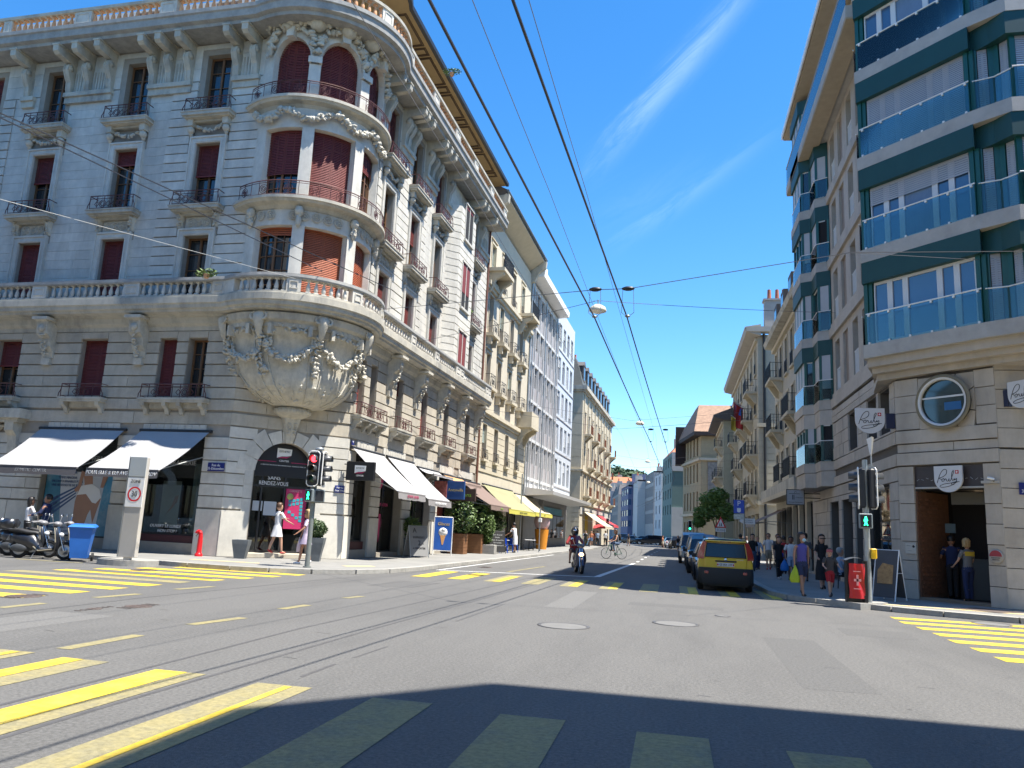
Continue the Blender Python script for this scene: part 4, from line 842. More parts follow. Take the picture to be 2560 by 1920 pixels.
# cream building
RC = newroot('cream_building', 'tall cream building with a deep brown eave between the ornate corner and the grey building', XW, YE); bl2 = []; F = Fac(RC, 0, 0, pi / 2, bl2)
w4 = [47.2, 50.0, 53.0, 56.0, 58.3]; ops = []; Lz = [(5.7, 7.9), (10.2, 12.4), (13.6, 16.2), (17.0, 19.6)]
for y_ in w4[:4]:
    for z0, z1 in Lz: ops.append((y_ - YE - .5, y_ - YE + .5, z0, z1, .3))
ops += [(a - YE, b_ - YE, .3, 4.0, .5) for a, b_ in ((46.2, 49.2), (50.0, 53.2), (54, 58.4))]
F.wall(0, 13.2, 0, 21.5, ops, CREAM); F.blocks(.02, 13.1, 4.9, 8.3, .45, 1.6, .012, .04, .05, exp(ops, .0), 0, 5)
for i, y_ in enumerate(w4[:4]):
    for j, (z0, z1) in enumerate(Lz):
        u = y_ - YE; window(F, u - .5, u + .5, z0, z1, 0 if (i + j) % 3 else .5, sm=SHUTG, rows=4)
        B = MB(); B.box(u - .62, u - .5, -.05, .02, z0, z1 + .12).box(u + .5, u + .62, -.05, .02, z0, z1 + .12).box(u - .5, u + .5, -.05, .02, z1, z1 + .12).box(u - .72, u + .72, -.1, .02, z1 + .25, z1 + .33); F.put((B, CREAM2), 'window_surround')
        if j in (1, 2): F.put((MB().box(u - .8, u + .8, -.5, .02, z0 - .2, z0).box(u - .65, u - .5, -.35, .02, z0 - .7, z0 - .2).box(u + .5, u + .65, -.35, .02, z0 - .7, z0 - .2), CREAM2), 'sill')
        elif j == 0: F.put((MB().box(u - .6, u + .6, -.25, .02, z0 - .14, z0), CREAM2), 'sill')
        railing(F, u - .55, u + .55, z0 + (.0 if j in (1, 2) else 0), .42 if j in (1, 2) else .16, h=.8 if j in (1, 2) else .6, m=IRONK)
        if j == 3: F.put((MB().box(u - .6, u + .6, -.3, .02, z0 - .14, z0), CREAM2), 'sill')
for z in (8.5, 17.9 - 1.3): F.put((MB().box(0, 13.2, -.3, .02, z, z + .25).box(0, 13.2, -.18, .02, z - .2, z), CREAM2), 'string_course')
for a, z in ((.2, 17.5), (10.2, 8.9), (9.0, 17.0)):
    B = MB(); B.box(a, a + 2.6, -1.1, .02, z, z + .22); B.prism([(0, z - 1.3), (-.2, z - 1.2), (-.5, z - .5), (-1.0, z - .2), (-1.0, z), (0, z)], a + .2, a + .5, 'x'); B.prism([(0, z - 1.3), (-.2, z - 1.2), (-.5, z - .5), (-1.0, z - .2), (-1.0, z), (0, z)], a + 2.1, a + 2.4, 'x')
    if z < 10: B.box(a, a + 2.6, -1.1, -1.0, z + .22, z + 1.15).box(a, a + .1, -1.0, 0, z + .22, z + 1.15).box(a + 2.5, a + 2.6, -1.0, 0, z + .22, z + 1.15)
    o = F.put((B, CREAM2), 'balcony')
    if z > 10:
        G = MB(); 
        for i in range(26): G.cyl((a + .05 + i * .1, -1.05, z + .22), (a + .05 + i * .1, -1.05, z + 1.15), .014, n=4)
        G.cyl((a, -1.05, z + 1.15), (a + 2.6, -1.05, z + 1.15), .025, n=5); ob('railing', G.mesh('railing', IRONK), o)
B = MB(); B.prism([(.6, 21.5), (-1.05, 22.6), (-1.05, 22.85), (2.4, 24.6), (2.4, 21.5)], .05, 13.3, 'x'); F.put((B, SLATE), 'roof'); F.put((MB().prism([(.55, 21.45), (-1.0, 22.5), (-1.0, 22.58), (.55, 21.53)], .02, 13.32, 'x'), mat('pale_soffit', (.50, .43, .31), .8, .08)), 'eave'); F.put((MB().cyl((0, -1.1, 22.75), (13.3, -1.1, 22.75), .09, n=8), mat('blue_grey_gutter', (.10, .14, .18), .5, .1)), 'gutter')
for a in (.1, 12.9): B = MB(); B.prism([(.5, 20.6), (-.3, 20.9), (-.6, 21.6), (-1.15, 22.0), (-1.2, 22.5), (.5, 22.3)], a - .15, a + .25, 'x'); F.put((B, CORN), 'console')
B = MB().box(5, 6, .9, 1.8, 23, 25.6).cyl((5.5, 1.3, 25.6), (5.5, 1.3, 26.2), .25, n=8); F.put((B, mat('brick_chimney', (.30, .16, .11), .8, .2, 8)), 'chimney')
F.put((MB().box(.3, 13, .9, 9, 0, 21.4), DARK), 'core'); F.put((MB().cyl((13.1, -.1, 4), (13.1, -.1, 21), .06, n=6), METG), 'downpipe')
for a, b_ in ((46.2, 49.2), (50.0, 53.2), (54, 58.4)): shopglass(F, a - YE, b_ - YE, .3, 4.0, .4, cols=2)
flush_blocks(RC, bl2, [CREAM2], limit=120)
awning(F, 'brown sloping awning beside the brown Picadona sign', -4.2, .6, 4.1, 2.78, 1.9, BRN, BRN, 'Picadona', GL, 1.0, 'café awnings on the cream building')
awning(F, 'long olive green café awning with a yellow lettered valance', 1.4, 9.2, 4.18, 2.7, 1.95, GRN, YV, 'CAFÉ DU COIN    CAFÉ DU COIN', mat('dark_letters', (.08, .09, .03), .6, 0), -.5, 'café awnings on the cream building')
awning(F, 'cream and yellow awning at the far end of the cream building', 10.0, 16.5, 4.05, 2.75, 1.95, CRM, YV, 'CAFÉ', mat('dark_letters', (.08, .09, .03), .6, 0), -1.2, 'café awnings on the cream building')
# grey panel building
Y1, Y2, Y3 = 59.0, 71.1, 81.2
RG = newroot('grey_panel_building', 'pale grey 1960s office block with white mullions, brown grey spandrels and a street canopy', XW, Y1); F = Fac(RG, 0, 0, pi / 2); n = 7; w = (Y2 - Y1) / n
ops = [(i * w + .12, (i + 1) * w - .12, z, z + 1.75, .16) for i in range(n) for z in [5.6 + 1.1 + k * 3.05 for k in range(5)]]
F.wall(0, Y2 - Y1, 4.3, 21.2, ops, WHITEC); BLN = mat('grey_blind', (.30, .285, .27), .7, .08, rnd=.2)
sp = MB().box(0, w - .26, -.04, 0, 0, 1.08).mesh('spandrel', GREYB)
for k in range(5):
    z = 5.6 + k * 3.05
    for i in range(n):
        F.put(sp, 'spandrel', i * w + .13, 0, z + .01); window(F, i * w + .12, (i + 1) * w - .12, z + 1.1, z + 2.85, [.3, 1, .75, .0, .55, 1, .4][(i * 3 + k * 2) % 7], d=.12, fm=GREYB, sm=BLN, cols=2, rows=1, shd=.04, mull=.05)
for i in range(n + 1): F.put((MB().box(i * w - .07, i * w + .07, -.14, .0, 4.3, 20.9), WHITEC), 'mullion')
for k in range(6): F.put((MB().box(.08, Y2 - Y1 - .08, -.1, .0, 5.35 + k * 3.05, 5.58 + k * 3.05), WHITEC), 'floor_band')
F.put((MB().prism([(.5, 21.3), (-1.0, 21.4), (-1.05, 21.9), (.5, 22.1)], -.1, Y2 - Y1 + .1, 'x'), WHITEM), 'eave'); F.put((MB().box(-1, 10, .8, 6, 21.9, 25.4), WHITEM), 'penthouse')
for a in (1.5, 4, 6.5): F.put((MB().box(a, a + 1.4, .78, .82, 23.2, 24.6), PANE), 'pane')
F.put((MB().box(.1, Y2 - Y1 - .1, .4, 8, 0, 21.4), DARK), 'core')
for i in (0, 3, 6): F.put((MB().cyl((i * w + .25, -.2, 4.5), (i * w + .25, -.2, 21), .05, n=6), METG), 'downpipe')
canx = (Y3 - Y1) - .3; F.put((MB().prism([(0, 4.1), (-2.3, 4.25), (-2.35, 4.5), (0, 4.75)], .2, canx, 'x'), mat('pale_canopy', (.50, .49, .47), .7, .06)), 'canopy')
F.put((MB().box(0, Y3 - Y1, .25, .35, 0, 4.2), mat('grey_plaster', (.22, .21, .195), .8, .1)), 'ground_wall'); F.put((MB().box(9, 18.5, .1, .2, 3.0, 3.6), mat('teal_fascia', (.06, .2, .26), .6, .15, 2)), 'fascia')
for i in range(6): F.put((MB().box(8 + i * 2.0, 9.8 + i * 2.0, .12, .2, .9, 2.9), PANE), 'pane')
for u in (.2, 7.6): F.put((MB().box(u, u + .5, -.1, .24, 0, 4.2), mat('grey_plaster', (.22, .21, .195))), 'pillar')
# pale blue building
RB2 = newroot('pale_blue_building', 'pale blue white office block with groups of three tall windows past the grey building', XW, Y2); F = Fac(RB2, 0, 0, pi / 2); ops = []
for k in range(5):
    for i in range(4): u = .9 + i * 2.3; ops.append((u, u + 1.35, 5.9 + k * 3.25, 8.2 + k * 3.25, .2))
F.wall(0, Y3 - Y2, 4.3, 22.6, ops, BLUEW); BPN = mat('pale_blind', (.55, .56, .56), .7, .05, rnd=.15)
for j, o_ in enumerate(ops): window(F, o_[0], o_[1], o_[2], o_[3], [0, .4, 1, .7, .2][(j * 3) % 5], d=.14, fm=WHITEC, sm=BPN, cols=1, rows=1, shd=.04, mull=.05)
for k in range(5): F.put((MB().box(.05, Y3 - Y2 - .05, -.06, 0, 5.55 + k * 3.25, 5.62 + k * 3.25), GREYB), 'floor_band')
F.put((MB().box(.05, Y3 - Y2, .3, 9, 0, 22.5), BLUEW), 'core')
# mansard building beyond the side street (gable end faces the camera)
MY = 86.5; RM = newroot('mansard_building', 'cream stone corner building with a slate mansard roof, dormers and brown balconies', XW, MY); bl3 = []; FE = Fac(RM, -9, 0, 0, bl3); FM = Fac(RM, .3, 0, pi / 2, bl3)
FE.wall(0, 9.3, 0, 17.3, [], CREAM2); FE.blocks(0, 9.3, 4.9, 17.0, 2.5, 3.5, .01, .12, .05, [], 0, 3); FE.blocks(8.4, 9.3, .2, 4.6, .5, .9, .03, .05, .1, [], 0, 4)
wy = [2.2 + i * 3.2 for i in range(9)]; ops = [(u - .6, u + .6, z, z + 2.3, .35) for u in wy for z in (5.6, 9.0, 12.5)]
FM.wall(0, 30, 0, 17.3, ops, CREAM2)
for j, u in enumerate(wy):
    for k, z in enumerate((5.6, 9.0, 12.5)):
        window(FM, u - .6, u + .6, z, z + 2.3, [0, .5, 1][(j + k) % 3], sm=SHUTG if (j + k) % 2 else SHRED, rows=3)
        if (j + k) % 2 == 0:
            B = MB().box(u - 1, u + 1, -.9, 0, z - .25, z - .05); B.prism([(0, z - 1), (-.6, z - .4), (-.8, z - .25), (0, z - .25)], u - .8, u - .6, 'x').prism([(0, z - 1), (-.6, z - .4), (-.8, z - .25), (0, z - .25)], u + .6, u + .8, 'x'); o = FM.put((B, CREAM2), 'balcony')
            G = MB(); [G.cyl((u - .98 + i * .14, -.86, z - .05), (u - .98 + i * .14, -.86, z + .85), .02, n=4) for i in range(15)]; G.box(u - 1, u + 1, -.9, -.83, z + .83, z + .9); ob('railing', G.mesh('railing', mat('rust_railing', (.22, .08, .04), .7, .15)), o)
    FM.put((MB().box(u - 1.45, u - 1.15, -.12, 0, 5, 17).box(u - .75, u + .75, -.1, 0, 15.0, 15.2), CREAM2), 'pilaster')
    B = MB().box(u - .7, u + .7, .25, 1.6, 18.6, 20.4).prism([(u - .85, 20.4), (u + .85, 20.4), (u, 21.0)], .2, 1.6, 'y'); o = FM.put((B, SLATE), 'dormer'); ob('pane', MB().box(u - .5, u + .5, .24, .25, 18.8, 20.2).mesh('pane', PANE), o)
B = MB().box(-9.2, .8, -.5, 30.3, 17.3, 17.75).box(-9.1, .5, -.3, 30.2, 17.1, 17.3); B.build('cornice', CORN, RM); MB().box(-9.2, .55, -.25, 30.2, 8.2, 8.4).box(-9.2, .55, -.25, 30.2, 4.6, 4.9).build('string_course', CREAM2, RM)
MB().prism([(-9.3, 0), (.3, 0), (.3, 30), (-9.3, 30)], 17.75, 17.8).rings([[(x0, y0, z), (x1, y0, z), (x1, y1, z), (x0, y1, z)] for x0, x1, y0, y1, z in ((-9.3, .25, .05, 30, 17.75), (-8.6, -.5, .8, 29.4, 20.4), (-8.2, -1.1, 1.2, 29, 21.6), (-7, -2.5, 2.4, 28, 22.4))], True).build('roof', mat('grey_slate', (.075, .08, .075), .7, .25, 3, stretch=(1, 1, 6)), RM)
for x, y_ in ((-6.5, 1.0), (-2.2, 1.4), (-3, 12), (-3, 20)):
    o = MB().box(x - .6, x + .6, y_ - .35, y_ + .35, 20.5, 23.4).build('chimney', CREAM2, RM); [MB().cyl((x + d_, y_, 23.4), (x + d_, y_, 24.1), .14, n=8).build('chimney_pot', mat('clay_pot', (.36, .12, .07), .8, .15, 5), o) for d_ in (-.35, 0, .35)]
FM.put((MB().box(.3, 29.8, .5, 9, 0, 17), DARK), 'core')
for i in range(5): shopglass(FM, 1 + i * 5.6, 5.6 + i * 5.6, .2, 3.4, .2, cols=2)
FM.put((MB().box(0, 30, -.1, .1, 3.5, 4.3), mat('shop_fascia', (.45, .42, .36), .7, .4, .6)), 'fascia'); FM.put((MB().box(4.5, 6, -.15, 0, .3, 3.4), mat('yellow_panel', (.6, .4, .03), .6, .1)), 'panel')
flush_blocks(RM, bl3, [CREAM2], limit=60)
awning(FM, 'long cream awning on the mansard building past the street canopy', 2.0, 11.0, 3.9, 2.3, 2.4, CRM, CRM, '', None, 2.0)
awning(FM, 'red awning beyond the cream awning on the mansard building', 14, 20, 3.8, 2.6, 2.2, mat('red_fabric', (.45, .03, .035), .8, .1), mat('red_fabric', (.45, .03, .035)), '', None, .8)
# ================================================================ right corner building (green bays)
RSTONE = mat('beige_cladding', (.45, .405, .345), .75, .10, 2.2, .2, 40, rnd=.07, col2=(.31, .27, .22), c2amt=.75, c2scale=1.0, c2st=(1, 1, .3)); RJ = mat('dark_cladding_joint', (.10, .09, .08), .9, .1); SLABM = mat('exposed_concrete', (.42, .40, .365), .8, .1, 2.5, .35, 60, col2=(.25, .235, .22), c2amt=.55, c2scale=1.0)
GRNM = mat('dark_green_metal', (.006, .075, .06), .38, .08, 2, spec=.6); GRNF = mat('green_fabric_box', (.006, .055, .055), .55, .1, 2); ALU = mat('white_window_frame', (.62, .63, .63), .4, .04); BLIND = mat('grey_roller_blind', (.42, .43, .45), .6, .05); BROWNP = mat('brown_panel', (.24, .19, .155), .7, .08, 2)
SOFF = mat('beige_soffit', (.42, .35, .25), .8, .1, 3)
RB = thing('corner_apartment_building', 'beige corner apartment block with dark green bays and a round window above its bakery', 'building', (6.4, 25.6, 0))
BR = []; RA = atan2(-.729, .684); GC = Fac(RB, 0, 0, RA, BR); XR = 6.63
YFAR = 40.2; GW = Fac(RB, XR - 6.4, YFAR - 25.6, -pi / 2, BR); GS = Fac(RB, *GC.P(3.2), 0, BR)   # wing: u runs toward the camera from the far end; side street wall
CW = YFAR - 25.36; FLR = [7.62, 10.68, 13.8, 16.85, 19.9]; SLT = .42
# ground floor and first floor walls
dU0, dU1 = .80, 2.78
wg = [(CW - 2.35 - 1.9, CW - 1.0, .9, 3.5, .25), (CW - 5.9, CW - 4.7, .15, 3.3, .4), (CW - 8.2, CW - 6.3, .15, 3.3, .4), (CW - 10.6, CW - 8.8, .15, 3.3, .4)]
w1 = [(CW - 1.9, CW - .55, 5.1, 6.5, .3), (CW - 3.6, CW - 2.2, 5.1, 6.5, .3), (CW - 6.6, CW - 5.0, 5.1, 6.5, .3)]
GC.wall(.33, 3.2, 0, 7.2, [(dU0, dU1, .15, 3.93, .55)], RJ); GW.wall(0, CW, 0, 7.2, wg + w1, RJ); GS.wall(0, 30, 0, 24, [], RJ)
# cladding stones: coursed as in the photograph
oc = [(dU0, dU1, 0, 3.93, 0)]; ov = [(1.06, 2.68, 5.0, 6.5, 0)]
GC.blocks(.31, 3.235, .12, 3.93, .545, .75, .018, .02, .07, oc, 0, 31); GC.blocks(.31, 3.235, 4.6, 5.0, .4, 2.9, .01, .03, .09, [], 0, 1); GC.blocks(.31, 3.235, 4.34, 4.59, .25, 1.9, .02, .02, .05, [], 0, 2); GC.blocks(.31, 3.235, 3.95, 4.33, .38, 2.9, .01, .03, .09, [], 0, 1)
GC.blocks(.31, 3.235, 5.02, 6.55, .51, .62, .02, .02, .07, ov, 0, 33)
ocx, ocz, orr = 1.87, 5.72, .80
for i in range(8):   # wedge stones round the oval window
    t0, t1 = pi / 8 + i * pi / 4, pi / 8 + (i + 1) * pi / 4
    def onrect(t):
        c, s = cos(t), sin(t); k = min(.81 / abs(c) if abs(c) > 1e-6 else 9, .76 / abs(s) if abs(s) > 1e-6 else 9); return (ocx + c * k, ocz + .03 + s * k)
    tm = [t0 + .02, t1 - .02]; cor = [t for t in (pi / 4 * .96, 3 * pi / 4 * 1.01, 5 * pi / 4 * .99, 7 * pi / 4) if t0 < t < t1]
    P = [(ocx + orr * .93 * cos(t) * .98, ocz + orr * .9 * sin(t)) for t in (t0 + .02, (t0 + t1) / 2, t1 - .02)] + [onrect(t1 - .02)] + [onrect(t) for t in cor[::-1]] + [onrect(t0 + .02)]
    GC.put((MB().prism(P, -.07, .0, 'y'), RSTONE), 'stone_block')
B = MB(); B.lathe([(.80, -.26), (.74, -.29), (.68, -.27), (.66, -.1), (.66, .3), (.80, .3)], n=40, axis='y', caps=False); ov_ = GC.put((B, mat('bronze_ring', (.20, .17, .11), .45, .08, metal=.3)), 'oval_window', ocx, 0, ocz)
ob('rim', MB().lathe([(.70, -.30), (.64, -.29), (.63, -.2), (.70, -.2)], n=40, axis='y', caps=False).mesh('rim', ALU), ov_); ob('pane', MB().lathe([(0, -.18), (.66, -.18)], n=40, axis='y', caps=False, sm=False).mesh('pane', mat('dark_green_pane', (.02, .035, .03), .04, 0, spec=1)), ov_); ob('transom', MB().box(-.64, .64, -.2, -.185, .12, .17).mesh('transom', ALU), ov_); ob('screen', MB().box(.02, .5, -.195, -.182, -.25, -.02).mesh('screen', mat('screen_blue', (.01, .09, .25), .3, 0)), ov_)
def excl(ops): return [(a, b, c, d, 0) for a, b, c, d, *_ in ops]
GW.blocks(0, CW - .01, .12, 3.5, .545, .8, .018, .02, .07, excl(wg), 0, 35)
GW.blocks(0, CW - .01, 4.6, 5.0, .4, 3.2, .01, .03, .09, [], 0, 36); GW.blocks(0, CW - .01, 3.95, 4.33, .38, 3.2, .01, .03, .09, [], 0, 36); GW.blocks(0, CW - .01, 5.02, 6.55, .51, .8, .02, .02, .07, excl(w1), 0, 37); GW.blocks(0, CW - .01, 6.58, 7.1, .25, 3.0, .01, .02, .09, [], 0, 38); GW.blocks(0, CW - .01, 3.52, 3.93, .4, 2.0, .01, .02, .05, [], 0, 38)
GS.blocks(-.03, 6, .12, 4.3, .545, 1.0, .018, .02, .07, [], 0, 39); GS.blocks(-.03, 6, 4.34, 7.0, .5, 1.2, .018, .02, .08, [], 0, 40)
for a, b_, z0, z1, _ in w1: window(GW, a, b_, z0, z1, 0, d=.26, fm=ALU, rows=1, cols=3)
for a, b_, z0, z1, _ in wg: shopglass(GW, a, b_, z0, z1, .22 if b_ - a > 3 else .35)
# doorway of the bakery
GC.put((MB().box(dU0, dU0 + .04, 0, 1.6, .15, 3.2), mat('brown_brick_lining', (.16, .075, .04), .8, .2, 9)), 'brick_lining')
for k in range(24):
    for j in range(5):
        GC.put(CB if (k or j) else (CB := MB().box(0, .03, 0, .19, 0, .06).mesh('brick', mat('brown_brick', (.17, .075, .04), .85, .2, 9, rnd=.2))), 'brick', dU0 + .035, .07 + j * .2 + (k % 2) * .08, .2 + k * .12)
GC.put((MB().box(dU0, dU1, -.02, .5, .12, .2), mat('worn_step', (.20, .16, .12), .8, .15)), 'doorstep'); GC.put((MB().box(dU0 - .5, dU1 + .6, 1.9, 2.0, 0, 3.9).box(dU1, dU1 + .05, .1, 2, 0, 3.9).box(dU0 - .5, dU1 + .6, .3, 2, 3.25, 3.3).box(dU0 - .3, dU0, .9, 2, 0, 3.9).box(dU0, dU1, .5, 2, .1, .18), DARK), 'shop_interior')
FD = GC.put((MB().box(dU0, dU1, .02, .12, 3.32, 3.92), mat('brown_fascia', (.045, .035, .035), .5, .15, 5)), 'fascia'); 
B = MB()
for i in range(14): B.tube([(dU0 + .05 + i * .14, .012, 3.5 + .04 * (i % 3)), (dU0 + .12 + i * .14, .012, 3.55 - .03 * (i % 2))], .006, 4)
ob('fascia_drawing', B.mesh('fascia_drawing', LETG), FD); GC.put((MB().box(dU0, dU1, -.02, .14, 3.27, 3.32), SLABM), 'lintel')
LAMP = mat('lamp_glow', (1, .72, .42), .5, 0, emit=3.5)
GC.put((MB().box(2.0, 2.2, .9, 1.0, 3.14, 3.17), LAMP), 'ceiling_lamp'); ct = GC.put((MB().box(1.3, 2.75, 1.2, 1.5, .2, 1.3).box(1.3, 2.75, 1.15, 1.55, 1.3, 1.34), mat('counter_dark', (.03, .028, .03), .4, .1)), 'counter'); ob('lamp_strip', MB().box(2.5, 2.75, 1.16, 1.2, 1.5, 1.53).box(2.6, 2.75, 1.16, 1.2, 1.85, 1.88).box(2.62, 2.75, 1.16, 1.2, 1.93, 1.96).mesh('lamp_strip', LAMP), ct); ob('menu_screen', MB().box(1.05, 1.35, 1.0, 1.02, 2.05, 2.32).mesh('menu_screen', mat('menu_screen', (.10, .14, .15), .4, 0)), ct)
GC.put((MB().box(1.5, 2.7, .6, .62, 2.85, 3.2), mat('interior_sign', (.10, .085, .06), .6, .1)), 'inner_header')
# mouldings beneath the first bay
def cpath(off, u0=.0, u1=3.53, ends=True):   # canted outline of the corner bay: wing side, chamfer, side-street side
    t = Vector((.684, -.729)); n = Vector((-.729, -.684)); a = t * (-.08) + n * off; b = t * 3.55 + n * off
    L = [(XR - 6.4 - .12, a.y + 2.2 - off * .2), (a.x - .02, a.y + .05), (b.x, b.y), (b.x + .75, b.y - .62), (b.x + 3.2, b.y - .62), (b.x + 3.2, 5)]
    return L
def poly_sweep(L, z0, z1, back=3.0): return [(L[0][0] + back, L[0][1])] + L
def slabpoly(off, z0, z1, m, name, grow=0):
    L = cpath(off); c = MB(); P = [(x, y) for x, y in L]; P = P + [(L[0][0] + 2.5, 5), (L[0][0] + 2.5, L[0][1])]; return c.prism(P, z0, z1).build(name, m, RB)
for off, z0, z1 in ((.25, 6.6, 6.78), (.5, 6.78, 6.95), (.72, 6.95, 7.21)): slabpoly(off, z0, z1, RSTONE, 'moulding')
for k, z in enumerate(FLR + [22.7]): slabpoly(.9, z - SLT, z, SLABM, 'bay_slab')
tB = Vector((.684, -.729)); nB = Vector((-.729, -.684))
BF = []
for k, z in enumerate(FLR):
    zt = FLR[k + 1] - SLT if k < 4 else 22.28
    L = cpath(.9)
    # green box below the slab above, following the outline with a V notch at the right corner
    (x0, y0), (x1, y1), (x2, y2), (x3, y3), (x4, y4) = L[0], L[1], L[2], L[3], L[4]
    nv = (x2 + .12, y2 + .28); G = MB(); q = [(x0 + .05, y0), (x1 + .02, y1), (x2 - .03, y2), nv, (x2 + .45, y2 - .12), (x2 + .72, y2 - .60), (x4, y4)]
    ring = q + [(x4, 4), (x0 + 2, 4), (x0 + 2, y0)]
    G.prism(ring, zt - .68, zt); G.build('green_fascia', GRNF, RB)
    # wall behind the green box down to the slab (posts + glazing)
    def seg(pa, pb):
        d = Vector(pb) - Vector(pa); return Fac(RB, pa[0], pa[1], atan2(d.y, d.x)), d.length
    zs0, zs1 = z + .03, zt - .68
    inn = Vector((.729, .684)) * .14
    Fm, lm = seg((x1 + inn.x, y1 + inn.y), (x2 + inn.x, y2 + inn.y))
    # main glazed front: outer green posts, white frame, five lights
    [Fm.put((MB().box(u + a_, u + a_ + .125, b2 - .02, b2 + .12, zs0, zs1), GRNM), 'green_post') for u in (0, lm - .26) for a_, b2 in ((0, 0), (.135, .04))]
    a, b_ = .3, lm - .3; hgt = zs1 - zs0; cuts = [a, a + (b_ - a) * .125, a + (b_ - a) * .25, a + (b_ - a) * .36, a + (b_ - a) * .66, a + (b_ - a) * .77, a + (b_ - a) * .885, b_]; W_ = MB()
    W_.box(a, b_, .06, .13, zs1 - .08, zs1).box(a, b_, .06, .13, zs0, zs0 + .08)
    cc = [a, a + (b_ - a) * .17, a + (b_ - a) * .33, a + (b_ - a) * .67, a + (b_ - a) * .83, b_]
    for i, x in enumerate(cc): t = .035 if i in (0, 5) else .085; W_.box(max(a, x - t), min(b_, x + t), .055, .135, zs0 + .08, zs1 - .08)
    wo = Fm.put((W_, ALU), 'bay_window')
    for i in range(5): ob('pane', MB().box(cc[i] + .03, cc[i + 1] - .03, .10, .11, zs0 + .06, zs1 - .06).mesh('pane', PANEB), wo)
    if k in (0, 3, 1, 4):
        Cc = MB(); n = 26; Cc.rings([[(cc[2] + .1 + (cc[3] - cc[2] - .2) * i / n, .094 + .004 * (i % 2), zz) for i in range(n + 1)] for zz in (zs0 + .1, zs1 - .1)], False, False) if k != 0 else None
        if Cc.v: ob('curtain', Cc.mesh('curtain', mat('blue_curtain', (.14, .22, .33), .7, .1, 3)), wo)
    sh = [0, .3, 1, 0, 0][k]
    if sh:
        H = MB(); hh = hgt * sh; nn = int(hh / .06)
        for j in range(nn): q0, q1 = zs1 - hh + hh * j / nn, zs1 - hh + hh * (j + 1) / nn; H.add([(a, .03, q0), (b_, .03, q0), (b_, .04, q1 - .012), (a, .04, q1 - .012), (a, .052, q1), (b_, .052, q1)], [(0, 1, 2, 3), (3, 2, 5, 4)], False)
        ob('roller_blind', H.mesh('roller_blind', BLIND, fix=False), wo)
    g = Fm.put((MB().box(.12, lm - .12, -.10, -.09, z - .02, z + .95), GLASSB), 'glass_balustrade'); ob('top_rail', MB().cyl((.1, -.1, z + .97), (lm - .1, -.1, z + .97), .022, n=6).mesh('top_rail', WHITEM), g)
    for i in range(6): x = .2 + i * (lm - .4) / 5; ob('clip', MB().box(x - .03, x + .03, -.13, -.06, z + .88, z + .95).box(x - .03, x + .03, -.13, -.06, z, z + .06).mesh('clip', WHITEM), g)
    # left return, notch and right return
    for pa, pb, blind in (((x0 + .15, y0), (x1 + .12, y1 + .2), 0), ((x2 + .1, y2 + .22), (x2 + .62, y2 + .02), 1), ((x2 + .62, y2 + .02), (x3 + .2, y3 + .2), 1), ((x3 + .1, y3 + .16), (x4, y4 + .16), 1)):
        Fs, ls = seg(pa, pb); 
        for u in (0, ls - .14): Fs.put((MB().box(u, u + .14, -.01, .1, zs0, zs1), GRNM), 'green_post')
        hb = [.0, .6, 1, .4, 0][k] if blind else 0
        o = Fs.put((MB().box(.16, ls - .16, .05, .08, zs0, zs0 + .06).box(.16, ls - .16, .05, .08, zs1 - .06, zs1).box(ls / 2 - .03, ls / 2 + .03, .05, .08, zs0, zs1), ALU), 'bay_window'); ob('pane', MB().box(.16, ls - .16, .085, .09, zs0, zs1).mesh('pane', PANE), o)
        if blind:
            H = MB(); nn = 30
            for j in range(nn): q0, q1 = zs0 + hgt * j / nn, zs0 + hgt * (j + 1) / nn; H.add([(.16, .02, q0), (ls - .16, .02, q0), (ls - .16, .035, q1), (.16, .035, q1)], [(0, 1, 2, 3)], False)
            ob('roller_blind', H.mesh('roller_blind', BLIND, fix=False), o)
        g = Fs.put((MB().box(.05, ls - .05, -.08, -.07, z, z + .95), GLASSB), 'glass_balustrade'); ob('top_rail', MB().cyl((.0, -.08, z + .97), (ls, -.08, z + .97), .02, n=6).mesh('top_rail', WHITEM), g)
MB().prism([(x, y) for x, y in ((.75, 2.3), (.55, -.1), (2.2, -2.3), (6, -2.6), (6, 5), (.75, 5))], 7.2, 22.7).build('core', DARK, RB)
# wing above: brown panels and loggias between the two bays
wl = 4.6; wz = []; ops = []
bayN = CW - 9.5           # u of the near end of the second bay
for k, z in enumerate(FLR):
    for u in (bayN + .6, bayN + 2.2, bayN + 3.9, bayN + 5.5): ops.append((u, u + .9, z + .25, z + 2.35, .35))
GW.wall(bayN, CW + .1, 7.1, 22.6, ops, RSTONE)
for i, (a, b_, z0, z1, _) in enumerate(ops):
    if i % 2: GW.put((MB().box(a, b_, .1, .12, z0, z1), BROWNP), 'brown_panel')
    else:
        window(GW, a, b_, z0, z1, 0, d=.3, fm=ALU, rows=1, cols=1)
        G = MB(); [G.box(a + .05 + j * .1, a + .065 + j * .1, .05, .07, z0, z0 + .9) for j in range(9)]; G.box(a, b_, .045, .075, z0 + .9, z0 + .93); GW.put((G, WHITEM), 'white_railing')
for z in FLR:
    GW.put((MB().box(bayN, CW, -.12, 0, z - .42, z - .02).box(bayN, CW, -.05, 0, z - .1, z + .2), RSTONE), 'floor_band')
